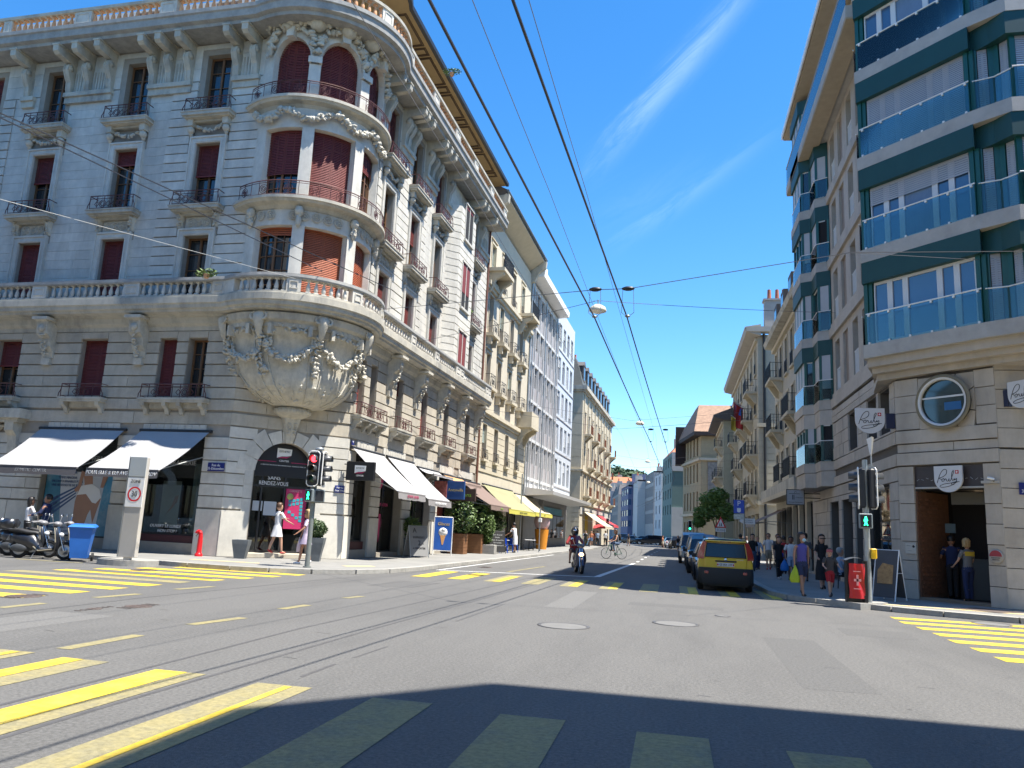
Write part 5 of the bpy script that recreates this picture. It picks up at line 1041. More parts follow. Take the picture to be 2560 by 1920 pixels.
# second bay (narrow, splayed) on the wing
B2 = bayN
def bay2(off): return [(B2 + .0, 0), (B2 - .3, -off * .55), (B2 - 1.5, -off * .55), (B2 - 1.75, -off), (B2 - 4.2, -off), (B2 - 4.7, 0)]
def b2prism(off, z0, z1, m, name): GW.put((MB().prism(bay2(off), z0, z1), m), name)
b2prism(1.0, 4.6, 5.0, RSTONE, 'bay_slab'); b2prism(.95, 3.95, 4.58, RSTONE, 'bay_slab'); b2prism(1.0, 7.2, 7.62, RSTONE, 'bay_slab'); b2prism(.95, 6.55, 7.18, RSTONE, 'bay_slab')
for z in FLR[1:]: b2prism(1.0, z - .42, z, SLABM, 'bay_slab')
for k, z in enumerate([5.0] + FLR):
    zt = 6.55 if k == 0 else (FLR[k] - .42 if k < 5 else 22.5)
    if k: b2prism(.98, zt - .68, zt, GRNF, 'green_fascia')
    z1 = zt - (.68 if k else 0); pts = bay2(.88)
    GW.put((MB().prism([(x, y) for x, y in bay2(.70)], z, z1), DARK), 'core')
    for i in range(5):
        (ax, ay), (bx, by) = pts[i + 1], pts[i]; d = Vector((bx - ax, by - ay)); l = d.length; ang = atan2(-d.y, -d.x); 
        P = GW.P(bx, by); Fs = Fac(RB, P[0], P[1], GW.a + atan2(ay - by, ax - bx) + pi)
        Fs = Fac(RB, *GW.P(ax, ay), GW.a + atan2(by - ay, bx - ax))
        ng = max(1, round(l / .9))
        [Fs.put((MB().box(l * j / ng - (.0 if j == 0 else .1), l * j / ng + (.0 if j == ng else .1), -.01, .1, z, z1), GRNM), 'green_post') for j in range(ng + 1)]
        o = Fs.put((MB().box(0, l, .02, .06, z, z + .05).box(0, l, .02, .06, z1 - .05, z1), ALU), 'bay_window'); ob('pane', MB().box(.02, l - .02, .05, .06, z, z1).mesh('pane', PANEB if i > 2 else PANE), o)
        if (k + i) % 3 and i < 4: ob('roller_blind', MB().box(.1, l - .1, .0, .02, z1 - (z1 - z) * (.75 if k % 2 else .55), z1).mesh('roller_blind', BLIND), o)
        g = Fs.put((MB().box(.02, l - .02, -.06, -.05, z, z + .85), GLASSB), 'glass_balustrade'); ob('top_rail', MB().cyl((0, -.055, z + .87), (l, -.055, z + .87), .018, n=5).mesh('top_rail', WHITEM), g)
GW.wall(-.2, B2 - 4.6, 3.9, 22.6, [], RSTONE); GW.wall(B2 - 4.8, B2 + .1, 3.9, 22.6, [], RSTONE)
# long top balcony, set-back storey and eave
GW.put((MB().box(-.3, CW - .5, -1.0, .1, 19.45, 19.9), SLABM), 'balcony_slab'); GW.put((MB().box(-.3, CW - .5, -.98, -.3, 19.38, 19.45), SOFF), 'soffit')
o = GW.put((MB().box(-.3, CW - .5, -.99, -.98, 19.9, 20.85), GLASSB), 'glass_balustrade'); ob('top_rail', MB().cyl((-.3, -.985, 20.9), (CW - .5, -.985, 20.9), .03, n=6).mesh('top_rail', METG), o)
GW.put((MB().prism([(.2, 22.7), (-1.05, 22.75), (-1.1, 23.0), (.2, 23.6)], -.7, CW + 1.2, 'x'), SOFF), 'eave'); GW.put((MB().box(-.7, CW + 1.2, -1.16, -1.1, 22.78, 23.08), WHITEM), 'eave_board')
slabpoly(.95, 22.72, 23.0, SOFF, 'eave'); GW.put((MB().prism([(-1.0, 23.0), (1.5, 24.2), (6, 24.2), (6, 23)], -.6, CW, 'x'), SLATE), 'roof')
GW.put((MB().box(-.2, CW - 1.0, .4, 6, .1, 22.5), DARK), 'core')
flush_blocks(RB, BR, [RSTONE])
# signs of the bakery
def pouly(par, x, y, z, s, rot=None, thick=.06, full=True):
    P = [(x - .42 * s, z + .36 * s), (x + .42 * s, z + .36 * s), (x + .42 * s, z - .02 * s)] + [(x + .42 * s * cos(t), z - .02 * s - .40 * s * sin(t)) for t in [i * pi / 16 for i in range(1, 16)]] + [(x - .42 * s, z - .02 * s)]
    ob('shield', MB().prism(P, y, y + thick, 'y').mesh('shield', mat('shield_white', (.58, .58, .59), .5, .03)), par)
    K = [[(-.30, -.16), (-.26, -.04), (-.2, .1), (-.13, .2), (-.05, .24), (0, .2), (-.02, .1), (-.1, .03), (-.18, .0), (-.24, -.02)], [(-.24, -.02), (-.16, -.06), (-.1, -.03), (-.09, -.1), (-.15, -.12), (-.16, -.06)], [(-.09, -.08), (-.03, -.04), (-.02, -.1), (.03, -.11), (.06, -.04), (.06, -.11), (.1, -.1), (.16, .04), (.21, .16), (.19, .19), (.15, .12), (.14, -.02), (.17, -.1), (.22, -.04), (.22, -.09), (.28, -.04), (.26, -.14), (.18, -.22), (.12, -.2), (.18, -.15), (.36, -.13)], [(.3, -.15), (.1, -.17), (-.1, -.2), (-.22, -.25), (-.18, -.29), (-.02, -.28), (.12, -.24), (.2, -.19)]]
    B = MB()
    for st in K:
        Q = []
        for i in range(len(st) - 1):   # smooth the pen stroke
            p0 = Vector(st[max(i - 1, 0)]); p1 = Vector(st[i]); p2 = Vector(st[i + 1]); p3 = Vector(st[min(i + 2, len(st) - 1)])
            for t in (0, .25, .5, .75): Q.append(.5 * ((2 * p1) + (p2 - p0) * t + (2 * p0 - 5 * p1 + 4 * p2 - p3) * t * t + (3 * p1 - p0 - 3 * p2 + p3) * t ** 3))
        Q.append(Vector(st[-1])); B.tube([(x + (q.x - .03) * s, y - .004, z + (q.y + .02) * s) for q in Q], .009 * s, 5)
    ob('signature', B.mesh('signature', FRAMEK), par)
    c = ob('red_square', MB().box(x + .22 * s, x + .32 * s, y - .008, y, z + .12 * s, z + .22 * s).mesh('red_square', mat('swiss_red', (.5, .01, .02), .5, 0)), par)
    ob('white_cross', MB().box(x + .24 * s, x + .3 * s, y - .014, y - .0085, z + .16 * s, z + .18 * s).box(x + .26 * s, x + .28 * s, y - .0145, y - .009, z + .14 * s, z + .2 * s).mesh('white_cross', LETW), par)
T = top(GC, 'bakery_sign', 'white shield sign with handwritten Pouly above the bakery door', 'sign', 1.87, -.1, 3.55); pouly(T, 0, -.06, 0, .95)
T = top(GW, 'bakery_sign', 'white shield sign with handwritten Pouly projecting left of the round window', 'sign', CW - .25, -.05, 5.3, rz=pi / 2); T.rotation_euler[2] = 0; T.location = (6.2, 25.35, 5.35); pouly(T, -.35, 0, 0, 1.0); ob('bracket_box', MB().box(.1, .35, -.02, .14, -.25, .2).mesh('bracket_box', mat('navy_bracket', (.01, .015, .05), .5, .05)), T)
T = thing('bakery_sign', 'white shield sign with handwritten Pouly edge-on at the right corner of the bakery', 'sign', (9.0, 22.7, 5.75), RD(-62)); pouly(T, 0, 0, 0, .95, thick=.16); ob('bracket_box', MB().box(-.62, -.42, .02, .16, -.3, .15).mesh('bracket_box', mat('navy_bracket', (.01, .015, .05))), T)
T = top(GS, 'street_plate', 'blue enamel street plate at the right edge by the bakery', 'sign', .75, -.08, 3.25); ob('plate', MB().bbox(-.36, .36, -.03, 0, -.16, .16, .005).mesh('plate', BLUEP), T); text('Rue du', .13, LETW, parent=T, loc=(0, -.036, .06), sx=.9); text('31-Décembre', .13, LETW, parent=T, loc=(0, -.036, -.07), sx=.85)
T = top(GC, 'wall_plaque', 'round red and white plaque on the bakery pier', 'plaque', 3.0, -.08, 1.45); ob('disc', MB().lathe([(0, -.03), (.17, -.03), (.19, -.01), (.19, 0)], n=24, axis='y').mesh('disc', mat('plaque_grey', (.35, .33, .3), .5, .1)), T); ob('red_half', MB().prism([(.16 * cos(t), .16 * sin(t)) for t in [i * pi / 12 for i in range(13)]], -.036, -.03, 'y').mesh('red_half', mat('plaque_red', (.30, .03, .04), .5, .1)), T); text('BOULANGERIE', .035, FRAMEK, parent=T, loc=(0, -.034, -.04)); text('TRADITION', .035, FRAMEK, parent=T, loc=(0, -.034, -.09))
T = top(GC, 'wall_plaque', 'small pale notice plaque on the left pier of the bakery', 'plaque', .6, -.08, 1.55); ob('plate', MB().box(-.13, .2, -.012, 0, -.15, .15).mesh('plate', mat('notice_plate', (.45, .43, .38), .5, .05)), T); ob('emblem', MB().lathe([(0, -.016), (.04, -.014), (.03, 0)], (.12, 0, .06), 8, axis='y').mesh('emblem', FRAMEK), T); text('parking', .04, LETG, parent=T, loc=(-.03, -.014, .08)); text('réservé', .04, LETG, parent=T, loc=(.0, -.014, -.06))
T = top(GC, 'security_camera', 'small white security camera on the ledge beside the blue plate', 'camera', 3.1, -.14, 3.5); ob('housing', MB().cyl((-.12, -.1, .02), (.03, -.06, -.02), .035, n=8).mesh('housing', WHITEM), T); ob('arm', MB().cyl((-.03, -.08, 0), (0, .05, -.1), .018, n=6).mesh('arm', BLK), T)
GC.put((MB().box(2.75, 3.2, -.14, 0, 3.38, 3.45), SLABM), 'ledge')
# ================================================================ further buildings along the right side
def rwing(name, label, y0, y1, X, h, wm, tm, nw, storeys, seed=1, gable=None, bands=True, group=None, shut=None, rail=True, gmat=None, wh=2.0, ww=1.0, shops=True, sq=None):
    R = random.Random(seed); T = thing(name, label, 'building', (X, y1, 0), 0, group); F = Fac(T, 0, 0, -pi / 2); Ln = y1 - y0; st = Ln / nw; fh = (h - 4.6) / storeys; ops = []
    for k in range(storeys):
        for i in range(nw): c = (i + .5) * st; ops.append((c - ww / 2, c + ww / 2, 4.9 + k * fh, 4.9 + k * fh + wh, .25))
    sp = [(i * st + .3, (i + 1) * st - .3, .2, 3.6, .35) for i in range(nw)] if shops else []
    F.wall(0, Ln, 0, h, ops + sp, wm)
    for j, o in enumerate(ops):
        window(F, *o[:4], R.choice([0, 0, .3, 1]) if shut else 0, d=.18, fm=WOOD if shut is None else ALU, sm=shut or SHUTG, rows=3)
        F.put((MB().box(o[0] - .12, o[0], -.06, .02, o[2], o[3] + .12).box(o[1], o[1] + .12, -.06, .02, o[2], o[3] + .12).box(o[0], o[1], -.06, .02, o[3], o[3] + .12).box(o[0] - .2, o[1] + .2, -.14, .02, o[2] - .12, o[2]), tm), 'window_surround')
        if rail:
            G = MB(); [G.cyl((o[0] + ww * i / 8, -.1, o[2]), (o[0] + ww * i / 8, -.1, o[2] + .8), .012, n=4) for i in range(9)]; G.cyl((o[0], -.1, o[2] + .8), (o[1], -.1, o[2] + .8), .02, n=4); F.put((G, IRONK), 'iron_railing')
    for s_ in sp: shopglass(F, *s_[:4], .25)
    if bands:
        for z in (4.3, h - .5): F.put((MB().box(0, Ln, -.2, .02, z, z + .25), tm), 'string_course')
    T2 = Fac(T, 0, -Ln, 0); T2.wall(0, 9, 0, h, [], gmat or wm)
    MB().prism([(.5, 0), (.5, -Ln + .4), (9, -Ln + .4), (9, 0)], .1, h - .1).build('core', DARK, T)
    return T, F, T2, Ln, st, fh
CRS = mat('sunny_render', (.60, .50, .32), .85, .07, 1.5)
T, F, T2, Ln, st, fh = rwing('mansard_townhouse', 'narrow grey cream townhouse with tall balconies next to the green bay building', YFAR + .1, 54.5, 6.63, 14.6, mat('grey_cream_stone', (.42, .39, .325), .8, .08, 2), CREAM2, 6, 3, 5, wh=2.2)
F.put((MB().prism([(.2, 14.4), (-.6, 14.5), (-.7, 14.8), (.2, 14.9)], -.3, Ln + .1, 'x'), CORN), 'cornice'); F.put((MB().prism([(-.2, 14.9), (.6, 17.6), (3, 18.3), (6, 18.3), (6, 14.9)], 0, Ln, 'x'), SLATE), 'roof')
for i in range(4): o = F.put((MB().box(1 + i * 3.3, 2.3 + i * 3.3, -.1, 1.2, 15.1, 17.0), SLATE), 'dormer'); ob('pane', MB().box(1.15 + i * 3.3, 2.15 + i * 3.3, -.115, -.1, 15.3, 16.7).mesh('pane', PANE), o)
def balc(F, u, z, w, d, railm=IRONK, sm=CREAM2, name='balcony', h=.95):
    B = MB().box(u, u + w, -d, .02, z - .18, z); [B.prism([(0, z - 1.0), (-.2, z - .9), (-d * .7, z - .35), (-d * .85, z - .18), (0, z - .18)], x, x + .22, 'x') for x in (u + .15, u + w - .37)]; o = F.put((B, sm), name)
    G = MB(); n = max(4, int(w / .12)); [G.cyl((u + .03 + (w - .06) * i / n, -d + .04, z), (u + .03 + (w - .06) * i / n, -d + .04, z + h), .012, n=4) for i in range(n + 1)]
    G.box(u, u + w, -d + .02, -d + .06, z + h, z + h + .04)
    for x in (u + .03, u + w - .03): [G.cyl((x, -d + .04 + d * i / 5, z), (x, -d + .04 + d * i / 5, z + h), .012, n=4) for i in range(5)]; G.cyl((x, -d + .04, z + h), (x, 0, z + h), .02, n=4)
    ob('railing', G.mesh('railing', railm), o); return o
for u, z in ((1.5, 8.4), (1.5, 11.7), (5, 5.0), (9.0, 8.4), (9.2, 5.0)): balc(F, u, z, 2.6, .8)
o = F.put((MB().box(-.5, Ln, -.9, .02, 4.0, 4.25), CREAM2), 'balcony'); ob('railing', MB().box(-.5, Ln, -.9, -.82, 4.25, 4.75).mesh('railing', CORN), o)
T, F, T2, Ln, st, fh = rwing('cream_townhouse', 'sunlit cream townhouse with dark downpipe, balconies and flags past the side street', 62, 88, 6.3, 17.4, mat('yellow_grey_stone', (.44, .38, .27), .8, .08, 2), CREAM2, 8, 4, 8, gmat=CRS, wh=2.1)
T2.put((MB().box(0, 3.2, -.08, .02, 0, 17.3), CREAM2), 'quoin'); [T2.put((MB().box(.02, 3.0, -.13, -.08, 4.6 + i * .5, 5.05 + i * .5), CREAM2), 'stone_block') for i in range(11)]; T2.put((MB().box(-.1, 3.4, -.3, .02, 10.1, 10.4).box(-.1, 9, -.25, .02, 4.2, 4.5), CREAM2), 'string_course')
F.put((MB().prism([(.2, 17.2), (-.9, 17.5), (-1.0, 17.9), (.2, 18.1)], -.2, Ln + .6, 'x').box(Ln - .1, Ln + .7, -.9, 8.6, 17.5, 17.9), mat('roof_edge', (.40, .36, .30), .8, .1)), 'eave'); T2.put((MB().cyl((.45, -.2, .2), (.45, -.2, 17.4), .1, n=8), IRONK), 'downpipe')
for x, y_, z in ((1.5, -Ln + .8, 20.3), (4.8, -Ln + 1.2, 20.6), (7.5, -Ln + 2, 20.3)):
    o = MB().box(x - .9, x + .9, y_ - .4, y_ + .4, 17.9, z).box(x - 1, x + 1, y_ - .5, y_ + .5, z, z + .15).build('chimney', mat('chimney_grey', (.33, .32, .30), .8, .1), T); [MB().cyl((x + d_, y_, z + .15), (x + d_, y_, z + 1.0), .17, .13, n=8).build('chimney_pot', mat('clay_pot', (.36, .12, .07)), o) for d_ in (-.5, .1, .6)]
for u, z in ((Ln - 3.2, 13.0), (Ln - 3.2, 5.0), (Ln - 6.6, 11.2), (Ln - 6.6, 8.1), (Ln - 12, 11.2), (Ln - 12, 5.0), (Ln - 17, 8.1), (Ln - 22, 11.2), (Ln - 22, 5), (Ln - 3.2, 8.1)): balc(F, u, z, 2.7, .9)
for nm, lab, u, z, m_, l_ in (('flag', 'blue and red flag hanging from the cream townhouse balcony', Ln - 5.2, 12.0, mat('flag_red', (.30, .02, .02), .7, .1), 1.9), ('flag', 'small striped flag left of the blue and red flag', Ln - 7.4, 12.6, mat('flag_striped', (.2, .04, .06), .7, .5, 6), 1.3), ('flag', 'yellow flag hanging farthest along the cream townhouse', Ln - 10.5, 11.8, mat('flag_yellow', (.35, .27, .03), .7, .1), 1.2)):
    A = top(F, nm, lab, 'flag', u, -1.0, z, 'flags on the cream townhouse'); ob('pole', MB().cyl((0, 1, 0), (0, -.3, .8), .03, n=6).mesh('pole', METG), A); ob('cloth', MB().grid(lambda s, t: (.12 * sin(7 * s + 3 * t), -.3 + .6 * s, .7 - l_ * t - .3 * s), 6, 8).mesh('cloth', m_), A)
    if 'blue' in lab and 'small' not in lab: ob('blue_band', MB().grid(lambda s, t: (.12 * sin(7 * s + 3 * t) - .02, -.3 + .6 * s, .7 - l_ * .4 * t - .3 * s), 6, 4).mesh('blue_band', mat('flag_blue', (.02, .10, .40), .7, .05)), A)
T, F, T2, Ln, st, fh = rwing('grey_green_townhouse', 'lower grey green townhouse with stacked balconies beyond the flags', 88.5, 101, 5.3, 14.6, mat('grey_green_stone', (.36, .35, .26), .8, .08, 2), CREAM2, 4, 3, 9, wh=2.1)
F.put((MB().prism([(.2, 14.4), (-1.1, 14.7), (-1.1, 14.95), (4, 17), (6, 14.6)], -.2, Ln + .8, 'x'), SLATE), 'roof')
for u, z in ((Ln - 3, 11.6), (Ln - 3, 8.3), (Ln - 3, 5.0), (Ln - 8, 8.3)): balc(F, u, z, 2.5, .9)
# stone school hall with a big tiled roof
TILE = mat('brown_roof_tiles', (.25, .15, .095), .8, .22, 1.5, .5, 12, col2=(.34, .22, .14), c2amt=.5, c2scale=3)
HS = mat('ochre_sandstone', (.33, .275, .17), .85, .14, 1.5, .3, 30); T = thing('stone_hall', 'ochre stone hall with a large brown tiled roof and dark timber eaves', 'building', (3.7, 112, 0)); F = Fac(T, 0, 0, 0); FWg = Fac(T, -2.3, 12, atan2(-12, 2.3))
F.wall(0, 8, 0, 16, [(3.0, 4.6, z, z + 2.6, .4) for z in (5.5, 9.0, 13)], HS); FWg.wall(0, 12.2, 0, 16, [(u, u + .9, z, z + 2.6, .4) for u in (1, 3, 5, 7.2, 9.4) for z in (1.2, 5.4, 9.3, 13)], HS)
for z in (5.5, 9.0, 13): window(F, 3.0, 4.6, z, z + 2.6, [.3, .3, 1][int((z - 5) / 3.5)], fm=ALU, sm=mat('white_blind', (.6, .62, .66), .7, 0), pm=PANEB, rows=1, cols=1)
for u in (1, 3, 5, 7.2, 9.4):
    for z in (1.2, 5.4, 9.3, 13): window(FWg, u, u + .9, z, z + 2.6, 0, rows=3)
for z in (4.6, 12.2): F.put((MB().box(-.1, 8, -.35, .02, z, z + .35), CREAM2), 'string_course'); FWg.put((MB().box(0, 12.3, -.35, .02, z, z + .35), CREAM2), 'string_course')
F.put((MB().box(.9, 2.3, -.08, .02, 5, 12), mat('rubble_stone', (.22, .21, .19), .9, .35, 3)), 'rubble_panel')
MB().prism([(-3.4, 13), (-1.0, -1.2), (9.5, -1.2), (9.5, 14), (-3.4, 14)], 15.6, 16.1).build('timber_eave', mat('dark_timber', (.03, .02, .018), .8, .2, 5), T)
MB().rings([[(-3.4, 13, 16.1), (-1.0, -1.2, 16.1), (9.5, -1.2, 16.1), (9.5, 14, 16.1)], [(-.6, 8, 20.6), (-.2, 5, 20.8), (9, 5, 20.8), (9, 8, 20.8)]], True).build('roof', TILE, T)
MB().rings([[(3.4, 2, 16.1), (9, 2, 16.1), (9, 9, 16.1), (3.4, 9, 16.1)], [(5.0, 5, 22.6), (6.4, 5, 22.6), (6.4, 6, 22.6), (5.0, 6, 22.6)]], True).build('roof', TILE, T); MB().cyl((5.6, 5.5, 22.5), (5.6, 5.5, 25), .18, .02, n=6).build('spire', SLATE, T)
MB().prism([(-3.5, 11), (-3.5, 14), (-.6, 14), (-.6, 11)], 12.5, 18.3).build('timber_gable', mat('dark_timber', (.03, .02, .018)), T); MB().prism([(.5, 1), (7.5, 1), (7.5, 11), (-1.2, 11)], .1, 15.5).build('core', DARK, T)
# distant blocks where the street bends left
def far(name, label, pts, h, m, win, roof=None, rh=0, rm=None, base=None):
    """pts: three footprint corners (left-back, front-left, front-right) seen from the camera"""
    T = thing(name, label, 'building', (pts[1][0], pts[1][1], 0)); O = Vector(pts[1])
    for (a, b), wi in zip(((pts[0], pts[1]), (pts[1], pts[2])), win):
        A = Vector(a) - O; Bv = Vector(b) - O; d = Bv - A; F = Fac(T, A.x, A.y, atan2(d.y, d.x)); l = d.length; ops = []
        if wi:
            nw, nz, ww, wh, z0, wm = wi; st = l / nw; fh = (h - z0) / nz
            ops = [((i + .5) * st - ww * st / 2, (i + .5) * st + ww * st / 2, z0 + k * fh + fh * .15, z0 + k * fh + fh * .15 + wh * fh, .25) for i in range(nw) for k in range(nz)]
        F.wall(0, l, 0, h, ops, m)
        if wi:
            for o_ in ops: q = F.put((MB().box(o_[0], o_[1], .12, .2, o_[2], o_[3]), wm), 'window'); ob('frame', MB().box((o_[0] + o_[1]) / 2 - .04, (o_[0] + o_[1]) / 2 + .04, .08, .12, o_[2], o_[3]).mesh('frame', ALU), q) if o_[1] - o_[0] > .9 else None
    p0, p1, p2 = [Vector(p) - O for p in pts]; p3 = p2 + (p0 - p1); 
    for j in range(2 if h > 11 else 0): q_ = p1.lerp(p3, .3 + .35 * j); ch_ = MB().box(q_.x - .7, q_.x + .7, q_.y - .4, q_.y + .4, h - .5, h + rh * .9 + 1.2).build('chimney', mat('chimney_grey', (.33, .32, .30), .8, .1), T); MB().cyl((q_.x - .3, q_.y, h + rh * .9 + 1.2), (q_.x - .3, q_.y, h + rh * .9 + 1.9), .16, n=6).build('chimney_pot', mat('clay_pot', (.36, .12, .07)), ch_)
    if rm: MB().rings([[(p.x, p.y, h) for p in (p0, p1, p2, p3)], [tuple(p.lerp((p0 + p2) / 2, .55)) + (h + rh,) for p in (p0, p1, p2, p3)]], True).build('roof', rm, T)
    else: MB().prism([tuple(p) for p in (p0, p1, p2, p3)], h - .3, h).build('roof', m, T)
    return T
GT = mat('turquoise_render', (.13, .20, .18), .8, .06, 1); PUR = mat('slate_blue_panel', (.115, .125, .21), .7, .06, 1); LGR = mat('light_grey_render', (.42, .42, .40), .8, .06, 1); DGR = mat('mid_grey_render', (.28, .27, .25), .8, .08, 1); PNK = mat('pinkish_render', (.40, .34, .30), .8, .06, 1); OTI = mat('orange_roof_tiles', (.42, .15, .07), .8, .15, 3)
T = far('turquoise_building', 'turquoise rendered building with an orange hipped roof beyond the stone hall', ((-2.0, 146), (-.3, 132), (4.5, 132)), 15.3, GT, ((4, 4, .35, .6, 4.8, PANE), None), rh=1.6, rm=OTI)
MB().box(-.02, 5, -.15, 0, 0, 6.3).box(-.02, 5, -.15, 0, 12.2, 15.3).build('pale_storey', LGR, T)
T = far('narrow_white_building', 'narrow white building with dark windows left of the turquoise building', ((-3.6, 156), (-2.2, 147), (2, 147)), 13.2, mat('white_render', (.55, .55, .54), .8, .05), ((2, 4, .3, .6, 2.5, PANE), None))
T = far('grey_glass_building', 'grey glazed office block left of the narrow white building', ((-6.0, 172), (-3.9, 158), (2, 158)), 14.2, mat('grey_glazed_wall', (.27, .27, .27), .6, .1), ((9, 4, .55, .75, 3.5, PANEB), None))
T = far('white_gable_building', 'white blank gable of an office block beside the slate blue building', ((-9.4, 186), (-7.6, 172), (-5.9, 172)), 13.3, mat('white_gable', (.48, .48, .46), .8, .05), (None, None))
T = far('slate_blue_building', 'slate blue building with white window bands before the street bend', ((-12.9, 200), (-10.3, 184), (-7.6, 184)), 12.8, PUR, ((3, 4, .7, .55, 3, PANEB), (3, 4, .7, .55, 3, PANEB)))
MB().box(.8, 4, 0, 6, 12.8, 15.4).build('penthouse', PUR, T)
T = far('old_grey_house', 'old grey house with a dark pitched roof left of the slate blue building', ((-18, 232), (-13.9, 204), (-10.6, 204)), 11.6, DGR, ((8, 4, .35, .6, 2.5, PANE), None), rh=3.0, rm=SLATE)
T = far('blue_grey_block', 'blue grey block with small windows where the street bends', ((-21, 246), (-17.4, 226), (-15, 226)), 13.5, mat('blue_grey_render', (.27, .29, .32), .8, .06), ((6, 5, .4, .6, 2, PANE), None), rh=1.4, rm=SLATE)
T = far('pinkish_block', 'pinkish apartment block with a reddish roof closing the street', ((-28, 262), (-22.5, 250), (-9, 250)), 17.5, PNK, ((4, 5, .3, .5, 2, PANE), (9, 5, .3, .5, 2, PANE)), rh=2.0, rm=OTI)
T = far('distant_apartment_block', 'distant tan block at the left end of the street bend', ((-60, 262), (-60, 255), (-30, 255)), 15, PNK, (None, (10, 5, .3, .5, 2, PANE)))
# buildings out of view: one shades the near crosswalk, the other bounces light
def behind(label, pts, h, m):
    T = thing('opposite_building', label, 'building', (pts[0][0], pts[0][1], 0)); O = Vector(pts[0])
    for a, b in zip(pts, pts[1:]):
        A = Vector(a) - O; d = Vector(b) - O - A; F = Fac(T, A.x, A.y, atan2(d.y, d.x)); l = d.length; n = max(1, int(l / 3)); st = l / n
        ops = [((i + .5) * st - .55, (i + .5) * st + .55, z, z + 2.2, .25) for i in range(n) for z in (1.2, 5.2, 8.8, 12.4, 16)] if l > 2.5 else []
        F.wall(0, l, 0, h, ops, m)
        for o_ in ops: window(F, *o_[:4], 0, d=.2)
    P = [tuple(Vector(p) - O) for p in pts]; MB().prism(P, h - .3, h).build('roof', SLATE, T); return T
BX = behind('stone corner building out of view on the right whose shadow lies on the near crosswalk', [(4.9, -40), (4.9, 5.0), (6.6, 7.0), (30, 7.4), (30, -40)][::-1], 19.5, CREAM2)
behind('added pale building out of view on the left, bouncing light onto the ornate corner', [(-70, 6.0), (-18, 6.0), (-15.5, 3.5), (-15.5, -40), (-70, -40)][::-1], 20, mat('opposite_render', (.5, .47, .42), .8, .08))  # unseen block added for bounce light and window reflections on the ornate front
# ================================================================ road paint, covers, joints
def gquad(name, pts, m, z=.006, par=None, **k):
    return ob(name, MB().add([(x, y, z) for x, y in pts], [tuple(range(len(pts)))]).mesh(name, m), par or ROAD, **k)
def rect(x0, x1, y0, y1): return [(x0, y0), (x1, y0), (x1, y1), (x0, y1)]
JIT = random.Random(11)
def stripe(x0, x1, y0, y1, m, z=.004, name='crosswalk_stripe'): return gquad(name, rect(x0, x1, y0, y1), m, z)
for k in range(9):                                   # left crosswalk, bars along x
    y = 12.0 + 1.09 * k; stripe(-15.4 + JIT.uniform(-.1, .1) + (.0 if k < 5 else .35 * (k - 4)), -10.75 + max(0, k - 4) * .17, y - .26, y + .26, YELF if k in (4,) else YEL)
stripe(-15.2, -11.6, 15.5, 15.62, YELF, .004); stripe(-14.6, -10.9, 17.6, 17.75, YELF, .004)
for k in range(8): y = 12.3 + 1.03 * k; stripe(4.78 + JIT.uniform(-.04, .04), 9.6, y - .25, y + .25, YEL)
for i, (x, br) in enumerate(((-6.95, .2), (-5.95, .45), (-4.75, .62), (-3.56, .14), (-2.34, .1), (-1.14, .12), (0.01, .07), (1.13, .12))):
    ye = 7.35 - .12 * (x + 5); stripe(x - .28, x + .28, 1.6, ye, YELF, .004)
    if br > .3: stripe(x - .27, x - .27 + br * .56, 1.6 if i > 1 else 6.0, ye - .01, YEL, .008)
    elif i < 4: stripe(x + .02, x + .02 + br * .56, 1.6, ye - .05, YEL, .008)
WORN = mat('worn_grey_paint', (.30, .29, .24), .8, .2, 5, col2=(.18, .18, .16), c2amt=.8, c2scale=3)
for i in range(10):                                  # far crosswalk across the main street
    x = -7.45 + i * 1.13; stripe(x - .26, x + .26, 23.0 - .02 * i, 26.8 - .05 * i, YELF, .004); 
    if i not in (3, 6): stripe(x - (.25 if i < 2 else .02), x + .25, 23.1, 26.7 if i < 2 else 26.0, YEL, .008)
for x0, y0, x1, y1 in ((-9.96, 10.48, -9.95, 11.33), (-9.97, 12.51, -9.86, 13.54), (-9.94, 14.81, -9.79, 15.9), (-6.66, 10.35, -6.48, 11.46), (-6.59, 12.89, -6.52, 13.76), (-6.52, 15.43, -6.4, 16.06), (-6.61, 7.9, -6.6, 9.17)):
    gquad('guide_dash', [(x0 - .09, y0), (x0 + .09, y0), (x1 + .09, y1), (x1 - .09, y1)], YELF, .004)
gquad('stop_line', [(-8.1, 26.95), (-8.05, 27.15), (-2.6, 28.95), (-2.68, 28.65)], WHP); gquad('centre_line', [(-2.78, 28.7), (-2.55, 28.8), (-2.0, 44.5), (-2.17, 44.5)], WHP, .008)
for y in (47, 52, 57, 62, 68, 75, 82, 90): gquad('centre_dash', rect(-2.1 + (y - 47) * .012, -1.95 + (y - 47) * .012, y, y + 1.6), WHP)
gquad('lane_line', [(-5.95, 28.6), (-5.8, 28.6), (-5.4, 34.5), (-5.55, 34.5)], YELF); gquad('edge_line', [(-8.12, 27), (-8.0, 27), (-7.6, 52), (-7.72, 52)], WHP); gquad('edge_line', [(-18.6, 19.8), (-16.4, 19.8), (-16.4, 19.95), (-18.6, 19.95)], YELF)
gquad('tactile_band', [(-14.8, 22.5), (-12.5, 22.7), (-12.6, 22.95), (-14.8, 22.8)], PALEY, .126, PL); gquad('tactile_band', [(-10.1, 23.9), (-9.45, 24.7), (-9.75, 25.0), (-10.4, 24.1)], PALEY, .126, PL); gquad('tactile_band', [(5.2, 21.9), (12, 20.9), (12, 21.15), (5.25, 22.15)], PALEY, .126, PR_)
TAR = mat('tar_joint', (.072, .07, .07), .6, .2, 6)
